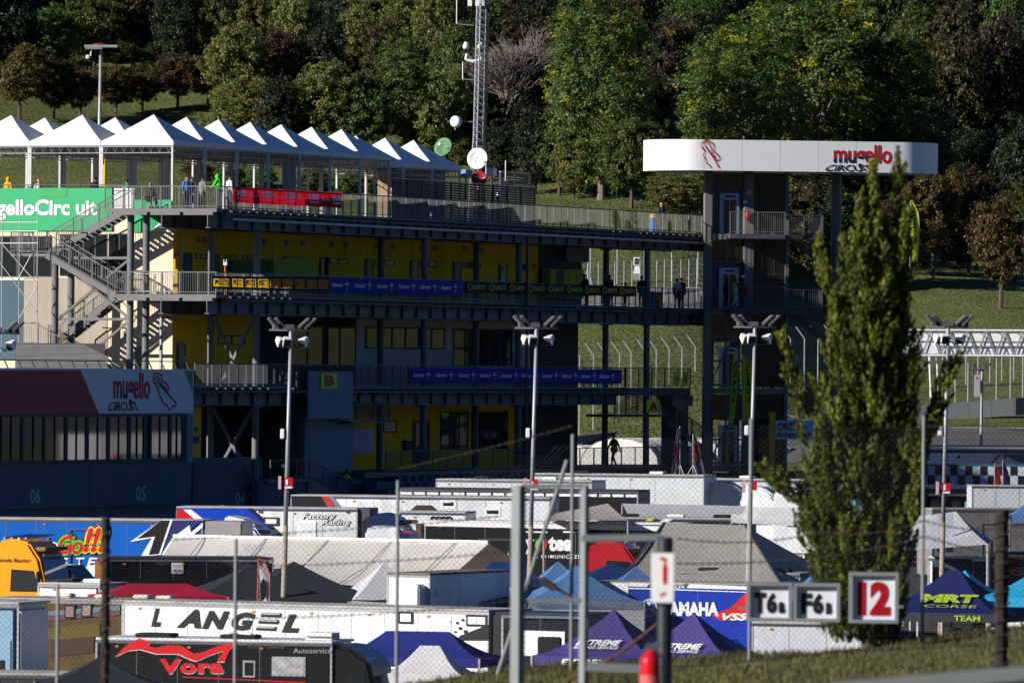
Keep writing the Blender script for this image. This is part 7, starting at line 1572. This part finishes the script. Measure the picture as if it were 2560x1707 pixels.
# guard rail at the lower right
A, B = W(2080, 1716, 57), W(2800, 1654, 57); t = thing('guard_rail', 'grey metal guard rail in the lower right corner', 'guard rail', A); D = B-A
MB().bar((0, 0, -.02), D+Vector((0, 0, -.02)), .10, .10).build('top_rail', ZN, t); MB().bar((0, .04, -.2), D+Vector((0, .04, -.2)), .03, .25).build('beam', m('rail_dark', (.05, .055, .055)), t)
for k in range(3): q = D*(k/2); MB().box(q.x-.05, q.x+.05, .08, .16, mound_z(A.x+q.x, 57)-A.z-.2, q.z).build('post', ZN, t)
# cypress
CY = 118.; P = W(2168, 1590, CY); cyp = thing('cypress_tree', 'tall slender yellow green cypress with two tips in front of the lift tower', 'tree', (P.x, CY, mound_z(P.x, CY))); rg = np.random.default_rng(9); base = np.array(cyp.location)
MB().tube((0, 0, -.2), (.05, 0, 1.6), .09, 9, .07).tube((.05, 0, 1.6), (.12, 0, 4.2), .07, 8, .03).build('trunk', BARK, cyp)
PL = [((2170, 1575), (2181, 412), 100, 0, 5200), ((2225, 1450), (2246, 376), 84, .15, 4600), ((2190, 1300), (2150, 500), 90, -.2, 3600), ((2225, 1200), (2262, 520), 80, .0, 3200), ((2120, 1200), (2048, 605), 80, -.15, 3400), ((2095, 1300), (1950, 832), 70, .0, 3000), ((2210, 1230), (2392, 898), 84, -.25, 3600), ((2215, 1300), (2350, 1000), 60, -.1, 2000), ((2110, 1330), (1902, 1168), 58, .1, 2200)]
LB = [(420, 2175), (500, 2152), (600, 2115), (700, 2080), (800, 2062), (900, 2040), (1000, 2015), (1100, 2010), (1200, 2000), (1300, 2020), (1400, 2045), (1500, 2095)]; RB_ = [(400, 2250), (500, 2258), (600, 2264), (700, 2274), (800, 2290), (900, 2305), (1000, 2305), (1100, 2300), (1200, 2295), (1300, 2285), (1400, 2265), (1500, 2235)]
rp = random.Random(4)
for k in range(58):
    yt = rp.uniform(520, 1420); f = rp.random(); xt = lerp_t(LB, yt)*(1-f)+lerp_t(RB_, yt)*f; dl = rp.uniform(180, 330); yb = min(1575, yt+dl)
    PL.append(((xt*.72+2178*.28, yb), (xt+(f-.5)*30, yt), rp.uniform(50, 84), rp.uniform(-.65, .5), int(1250*dl/250)))
for k in range(34):
    yt = rp.uniform(1080, 1460); f = rp.random(); xt = lerp_t(LB, yt)*(1-f)+lerp_t(RB_, yt)*f; dl = rp.uniform(150, 260); yb = min(1588, yt+dl)
    PL.append(((xt*.75+2172*.25, yb), (xt+(f-.5)*26, yt), rp.uniform(60, 95), rp.uniform(-.65, .5), int(1500*dl/250)))
PL += [((2175, 1580), (2190, 600), 170, .25, 13000), ((2165, 1588), (2150, 880), 220, .2, 15000), ((2200, 1580), (2235, 700), 150, .3, 9000)]
Vs, Ts = [], []
for (p0, p1, wd_, dy, n) in PL:
    A = np.array(W(*p0, CY+dy))-base; B = np.array(W(*p1, CY+dy))-base; L_ = np.linalg.norm(B-A); d = (B-A)/L_; R0 = wd_*CY/FPX/2
    nt_ = n//90; s0 = rg.uniform(0, 1, nt_)**.85; ang = rg.uniform(0, 6.283, nt_)
    prof = lambda s: np.clip(np.minimum(.55+s*1.6, 1.0)*(1-s**2.2)**.8+.04, 0, 1)
    a1 = np.cross(d, [0, 1, 0]); a1 /= np.linalg.norm(a1); a2 = np.cross(d, a1)
    rad = R0*prof(s0)*rg.uniform(.35, 1.15, nt_)
    rd = a1[None]*np.cos(ang)[:, None] + a2[None]*np.sin(ang)[:, None]
    C = A + d*(s0*L_)[:, None] + rd*rad[:, None]                     # spray centres
    sd = d[None]*1.0 + rd*.35 + rg.normal(0, .12, (nt_, 3)); sd[:, 2] += .25; sd /= np.linalg.norm(sd, axis=1, keepdims=True)
    per = 90; c = np.repeat(C, per, 0); q = np.repeat(sd, per, 0); k = rg.uniform(-.5, .5, len(c))*.40
    spread = (.042*(1-np.abs(k)/.24).clip(.12, 1))[:, None]; P_ = c + q*k[:, None] + rg.normal(0, 1, (len(c), 3))*spread*.75
    ld = q*.8 + rg.normal(0, .4, (len(c), 3)); ld /= np.linalg.norm(ld, axis=1, keepdims=True); sdv = np.cross(ld, rg.normal(0, 1, (len(c), 3))); sdv /= np.linalg.norm(sdv, axis=1, keepdims=True)
    ll = rg.uniform(.025, .055, (len(c), 1)); Vs.append(np.stack([P_-ld*ll, P_-sdv*.015, P_+ld*ll, P_+sdv*.015], 1).reshape(-1, 3)); tt = np.clip(rg.uniform(0, 1, nt_)**2.0*.7+.35*s0**2, 0, 1); Ts.append(np.clip(np.repeat(tt, per)*.8+rg.uniform(0, .2, len(c)), 0, 1))  # lighter towards plume tips: their sunlit look is put into the tint
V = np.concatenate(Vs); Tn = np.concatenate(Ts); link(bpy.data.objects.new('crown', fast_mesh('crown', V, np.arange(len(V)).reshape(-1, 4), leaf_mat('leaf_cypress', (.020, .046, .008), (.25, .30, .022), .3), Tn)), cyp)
# ================================================================ people
SKIN = m('skin', (.42, .25, .17), .6, var=.05); HAIRD = m('hair_dark', (.02, .015, .012), .8); HAIRB = m('hair_blond', (.45, .33, .16), .8)
def body_segs(pose):
    S = []
    def seg(a, b, r0, r1, tg):
        k = 1.22 if tg in ('top', 'legs') else 1.08
        S.append((Vector(a), Vector(b), r0*k, r1*k, tg))
    sit = pose == 'sit'; hipz = .52 if sit else .95
    lean = {'stand': .0, 'walk': .04, 'lean': .16, 'sit': -.05}[pose]
    def T(x, y, z): return (x, y - lean*(z-hipz), z)         # front is -y
    seg(T(-.09, 0, hipz), T(.09, 0, hipz), .13, .13, 'legs'); seg(T(0, 0, hipz), T(0, 0, hipz+.25), .14, .15, 'top'); seg(T(0, .0, hipz+.25), T(0, .01, hipz+.45), .155, .14, 'top'); seg(T(-.15, 0, hipz+.5), T(.15, 0, hipz+.5), .075, .075, 'top')
    seg(T(0, 0, hipz+.48), T(0, -.02, hipz+.62), .055, .052, 'skin')
    hz = hipz+.74; hd = Vector(T(0, -.03, hz)); seg(hd+Vector((0, .01, .02)), hd+Vector((0, .0, .035)), .092, .09, 'skin'); seg(hd+Vector((0, -.03, -.06)), hd+Vector((0, -.035, -.085)), .062, .05, 'skin'); seg(hd+Vector((0, -.09, -.01)), hd+Vector((0, -.112, -.03)), .012, .018, 'skin')
    for sx in (-1, 1): seg(hd+Vector((sx*.088, .0, 0)), hd+Vector((sx*.095, .01, .02)), .016, .02, 'skin')
    for sx in (-1, 1):
        sw = {'stand': (.0, .0), 'walk': (.22*sx, .0), 'lean': (-.32, .1), 'sit': (-.15, 0)}[pose][0]
        sh = Vector(T(sx*.19, 0, hipz+.48)); el = sh + Vector((sx*.06, sw*.6, -.27)); 
        if pose in ('lean', 'sit'): wr = el + Vector((-sx*.03, -.22, .02 if pose == 'lean' else -.02))
        else: wr = el + Vector((-sx*.01, sw*.7-.05, -.24))
        seg(sh, el, .062, .05, 'top'); seg(el, wr, .048, .036, 'top'); f = (wr-el).normalized(); pm = wr+f*.09
        seg(wr, pm, .032, .036, 'skin'); side = Vector((1, 0, 0)) if abs(f.x) < .7 else Vector((0, 0, 1))
        for k in range(4): q = pm + side*(-.033+.022*k); seg(q, q+f*(.06-.008*abs(k-1.5))+Vector((0, -.012, 0)), .011, .009, 'skin')
        seg(wr+f*.03, wr+f*.06+Vector((-sx*.05, -.02, 0)), .013, .011, 'skin')
        hp = Vector((sx*.09, 0, hipz))
        if sit: kn = hp + Vector((sx*.03, -.43, .02)); an = kn + Vector((0, -.06, -.42))
        elif pose == 'walk': st = .2*-sx; kn = hp + Vector((0, st-.08 if st < 0 else st*.45-.06, -.43)); an = hp + Vector((0, st*1.5, -.86))
        else: kn = hp + Vector((sx*.01, -.02, -.44)); an = hp + Vector((sx*.02, .02, -.87))
        seg(hp, kn, .088, .062, 'legs'); seg(kn, an, .058, .042, 'legs'); seg(an+Vector((0, .03, -.04)), an+Vector((0, -.16, -.055)), .042, .034, 'shoe')
    return S, hd
_BODY = {}
def body_mesh(pose):
    if pose in _BODY: return _BODY[pose]
    S, hd = body_segs(pose); mb = MB()
    for a, b, r0, r1, tg in S:
        mb.tube(a, b, r0, 10, r1); mb.ell(a, r0, r0, r0, 10, 6); mb.ell(b, r1, r1, r1, 10, 6)
    me = mb.mesh('body'); o = bpy.data.objects.new('tmp', me); COL.objects.link(o); md = o.modifiers.new('r', 'REMESH'); md.mode = 'VOXEL'; md.voxel_size = .017; md.use_smooth_shade = True
    dg = bpy.context.evaluated_depsgraph_get(); out = bpy.data.meshes.new_from_object(o.evaluated_get(dg)); bpy.data.objects.remove(o)
    bp_ = np.array([p.center for p in out.polygons]); best = np.full(len(bp_), 1e9); ix = np.zeros(len(bp_), int); tg_ = {'top': 0, 'legs': 1, 'skin': 2, 'shoe': 3}
    for a, b, r0, r1, tg in S:
        a, b = np.array(a), np.array(b); ab = b-a; t = np.clip(((bp_-a) @ ab)/max(1e-9, ab @ ab), 0, 1); dd = np.linalg.norm(bp_-(a+t[:, None]*ab), axis=1)-(r0+(r1-r0)*t); k = dd < best; best[k] = dd[k]; ix[k] = tg_[tg]
    out.name = 'body'; out.materials.clear()
    for k in range(4): out.materials.append(SKIN)
    out.polygons.foreach_set('material_index', ix.astype(np.int32)); out.update(); _BODY[pose] = (out, hd); return _BODY[pose]
HAIR = {}
def person(P, rz, pose, top, legs, label, hair=HAIRD, scale=1.0, vest=None, hood=False, skin=SKIN):
    me, hd = body_mesh(pose); t = thing('person', label, 'person', P, rz); t.scale = (scale,)*3
    o = link(bpy.data.objects.new('body', me), t)
    for k, mt in enumerate((top, legs, skin, TXK)): o.material_slots[k].link = 'OBJECT'; o.material_slots[k].material = mt
    h = MB().ell((hd.x, hd.y+.018, hd.z+.045), .102, .105, .095, 14, 8) if not hood else MB().ell((hd.x, hd.y+.03, hd.z+.0), .125, .125, .15, 14, 8).ell((hd.x, hd.y+.06, hd.z-.14), .12, .10, .07, 12, 6)
    h.build('hair' if not hood else 'hood', hair, t, smooth=True)
    if vest:
        z0 = hd.z-.74+.02; MB().lathe([(.215, z0), (.22, z0+.2), (.225, z0+.38), (.18, z0+.55)], 16).build('vest', vest, t, smooth=True); c = t.children[-1]; c.scale = (1.05, .9, 1); MB().lathe([(.235, z0+.12), (.236, z0+.18)], 16).build('reflective_band', CHROME, t)
    return t
CL = lambda k, rgb: m('cloth_'+k, rgb, .9, var=.12, scale=6)
def at_u(px, w, z): return F.world(F.uz(px, py_of(px, z), w)[0], w, z)
def at_w(px, u, z): return F.world(u, F.wz(px, py_of(px, z, 428), u)[0], z)
HV = m('hi_viz_yellow', (.35, .75, .03), .7); HV2 = m('hi_viz_green', (.06, .62, .03), .7)
D0 = F.a
# terrace and top deck
person(at_w(20, UE+1.0, ZT), D0+1.3, 'stand', m('hoodie_yellow', (.72, .36, .01), .9), CL('dark', (.03, .03, .035)), 'person in a yellow hooded jacket on the terrace by the green sign', hair=m('hoodie_yellow'), hood=True, scale=1.0)
person(at_w(96, UE+1.4, ZT), D0-.8, 'stand', CL('white', (.6, .6, .6)), CL('dark', (.03, .03, .035)), 'fair haired person in white seen over the green sign', hair=HAIRB, scale=.94)
person(at_w(236, UE+1.2, ZT), D0+1.8, 'lean', CL('black', (.015, .015, .018)), CL('dark', (.03, .03, .035)), 'dark haired person in black leaning beside the yellow post')
person(at_w(318, UE+1.6, ZT), D0+2.2, 'lean', CL('green', (.03, .35, .06)), CL('dark', (.03, .03, .035)), 'person in green bending near the terrace stair gate', scale=.92)
person(at_u(465, 2.6, ZT), D0-.5, 'stand', CL('blue', (.05, .22, .55)), CL('navy', (.02, .025, .06)), 'person in a light blue shirt on the top deck', scale=.95)
person(at_u(478, 3.0, ZT), D0+.6, 'stand', CL('navy', (.02, .025, .06)), CL('navy', (.02, .025, .06)), 'person in dark blue next to the light blue shirt', scale=.95)
person(at_u(506, 3.4, ZT), D0+1.2, 'stand', CL('grey', (.22, .21, .2)), CL('dark', (.03, .03, .035)), 'person in a grey top under the second tent edge')
person(at_u(548, .55, ZT), D0+3.0, 'lean', HV2, CL('dark', (.03, .03, .035)), 'person in a bright green jacket at the top deck railing', hair=HV2, hood=True)
person(at_u(573, .9, ZT), D0+1.0, 'stand', CL('white', (.6, .6, .6)), CL('navy', (.02, .025, .06)), 'person in white standing beside the red banner')
person(at_u(1654, 1.2, ZT), D0+2.6, 'stand', CL('navy', (.02, .025, .06)), CL('maroon', (.10, .03, .04)), 'person in dark blue on the top deck near the blue bin', skin=m('skin_pink', (.5, .28, .2)), hair=m('skin_pink'))
# wheelchair user at the stair head
Pw = at_w(376, .1, ZT); wc = thing('wheelchair', 'wheelchair with large spoked wheels at the top stair landing', 'wheelchair', Pw, D0+1.571-.0)
t = wc; SP = MB()
for sx in (-.3, .3):
    o = MB().lathe([(.29, -.015), (.31, -.02), (.32, 0), (.31, .02), (.29, .015)], 22, axis='x').build('wheel', m('wheel_pale', (.55, .55, .55)), t); o.location = (sx, .1, .32)
    sp_ = MB()
    for k in range(12): a = k/12*6.283; sp_.tube((0, 0, 0), (0, .29*math.cos(a), .29*math.sin(a)), .005, 3)
    sp_.build('spokes', CHROME, o); MB().lathe([(.06, -.02), (.09, -.02), (.09, .02), (.06, .02)], 10, (sx*.8, -.45, .09), 'x').build('caster', RUBBER, t)
MB().box(-.22, .22, -.22, .2, .44, .49).build('seat', BLACK, t); MB().box(-.22, .22, .2, .24, .45, .95).build('backrest', BLACK, t); MB().path([(-.22, .22, .95), (-.22, .22, .45), (-.22, -.45, .40), (-.2, -.6, .12)], .015, 5).path([(.22, .22, .95), (.22, .22, .45), (.22, -.45, .40), (.2, -.6, .12)], .015, 5).build('frame', CHROME, t); MB().box(-.18, .18, -.72, -.55, .08, .11).build('footrest', DGREY, t)
person(Pw + Vector((0, 0, -.02)), D0+1.571, 'sit', CL('navy', (.02, .025, .06)), CL('dark', (.03, .03, .035)), 'seated person in dark clothes in the wheelchair', hair=m('hair_grey', (.2, .19, .18)))
# middle deck silhouettes
for px, w_, rz, pose, top, lb, sc_ in ((1466, .35, 3.1, 'lean', (.012, .012, .014), 'dark figure leaning over the lime lettered banner, nearest the wall', 1.0), (1527, .4, 2.7, 'lean', (.015, .015, .018), 'dark figure leaning over the lime lettered banner, beside a column', 1.0), (1604, .5, 2.2, 'stand', (.012, .014, .02), 'dark figure standing at the last column before the bins', 1.02), (1562, 1.4, 1.0, 'stand', (.05, .04, .12), 'half hidden figure in blue shorts under the lime lettered banner', .8)):
    person(at_u(px, w_, Z2), D0+rz, pose, CL('sil%d' % px, top), CL('black', (.015, .015, .018)), lb, scale=sc_)
person(at_u(1692, .5, Z2), D0+1.6, 'stand', CL('white', (.6, .6, .6)), CL('black', (.015, .015, .018)), 'dark haired person in a white sleeved top beside the person with the backpack', scale=.97)
pb = person(at_u(1703, .35, Z2), D0+1.5, 'stand', CL('black', (.015, .015, .018)), CL('black', (.015, .015, .018)), 'fair haired person in black wearing a backpack on the middle deck', hair=HAIRB)
o = thing('backpack', 'small dark backpack worn by the fair haired person', 'bag', at_u(1703, .35, Z2), D0+1.5); MB().box(-.14, .14, .15, .30, 1.02, 1.42).build('bag', m('bag_grey', (.06, .06, .07)), o, bevel=.05); [MB().path([(sx*.09, .16, 1.4), (sx*.1, .0, 1.5), (sx*.1, -.15, 1.35), (sx*.1, -.1, 1.1)], .015, 5).build('strap', m('bag_grey'), o) for sx in (-1, 1)]
q = T.uz(1837, 760, -.7); person(T.world(q[0], -.7, Z2), 2.2, 'walk', CL('black', (.015, .015, .018)), CL('white', (.6, .6, .6)), 'walking person in a lime vest and white trousers at the lift door', vest=HV)
person(at_u(1535, .6, ZB), D0-1.9, 'walk', CL('black', (.015, .015, .018)), CL('black', (.015, .015, .018)), 'silhouetted man walking along the lowest deck before the arched tent', scale=1.05)
u_, z_ = F.uz(866, 1256, .7); person(F.world(u_, .7, z_), D0+2.0, 'stand', CL('black', (.015, .015, .018)), CL('black', (.015, .015, .018)), 'person in a lime safety vest at the foot of stair B', vest=HV)
# bins on the decks
def bin_(P, mt, label, bag=None):
    t = thing('waste_bin', label, 'bin', P, D0); MB().lathe([(.0, 0), (.19, .0), (.23, .8), (.24, .86)], 12).build('body', mt, t); MB().lathe([(.25, .84), (.25, .9), (0, .96)], 12).build('lid', bag or mt, t); 
    if bag: MB().ell((.02, 0, .95), .2, .2, .14, 10, 5).build('bag', bag, t)
BN = m('bin_blue', (.04, .22, .62), .5); bin_(at_u(1631, .6, Z2), BN, 'blue waste bin on the middle deck'); bin_(at_u(1647, .7, Z2), m('bin_orange', (.55, .24, .02), .5), 'orange waste bin beside the blue one on the middle deck'); bin_(at_u(1632, .7, ZT), BN, 'blue waste bin with a yellow bag on the top deck', m('bag_yellow', (.75, .55, .03)))
P = at_u(562, .9, Z2); t = thing('camera_tripod', 'orange post with a small white device above the yellow panelled banner', 'device', P); MB().tube((0, 0, 0), (0, 0, 1.55), .035, 6).build('post', m('post_orange', (.7, .2, .02)), t); MB().box(-.1, .1, -.06, .06, 1.55, 1.72).box(-.09, -.05, -.05, .05, 1.72, 1.86).box(.05, .09, -.05, .05, 1.72, 1.86).build('device', WHITEP, t)
for px, h_, lb in ((435, 1.9, 'tall yellow barrier arm upright on the middle deck'), (441, 1.35, 'shorter yellow barrier arm upright on the middle deck')): P = at_w(px, 3.0, Z2); t = thing('barrier_arm', lb, 'barrier', P); MB().box(-.06, .06, -.03, .03, .0, h_).build('arm', m('pad_yellow'), t); MB().box(-.1, .1, -.1, .1, 0, .08).build('foot', DGREY, t)
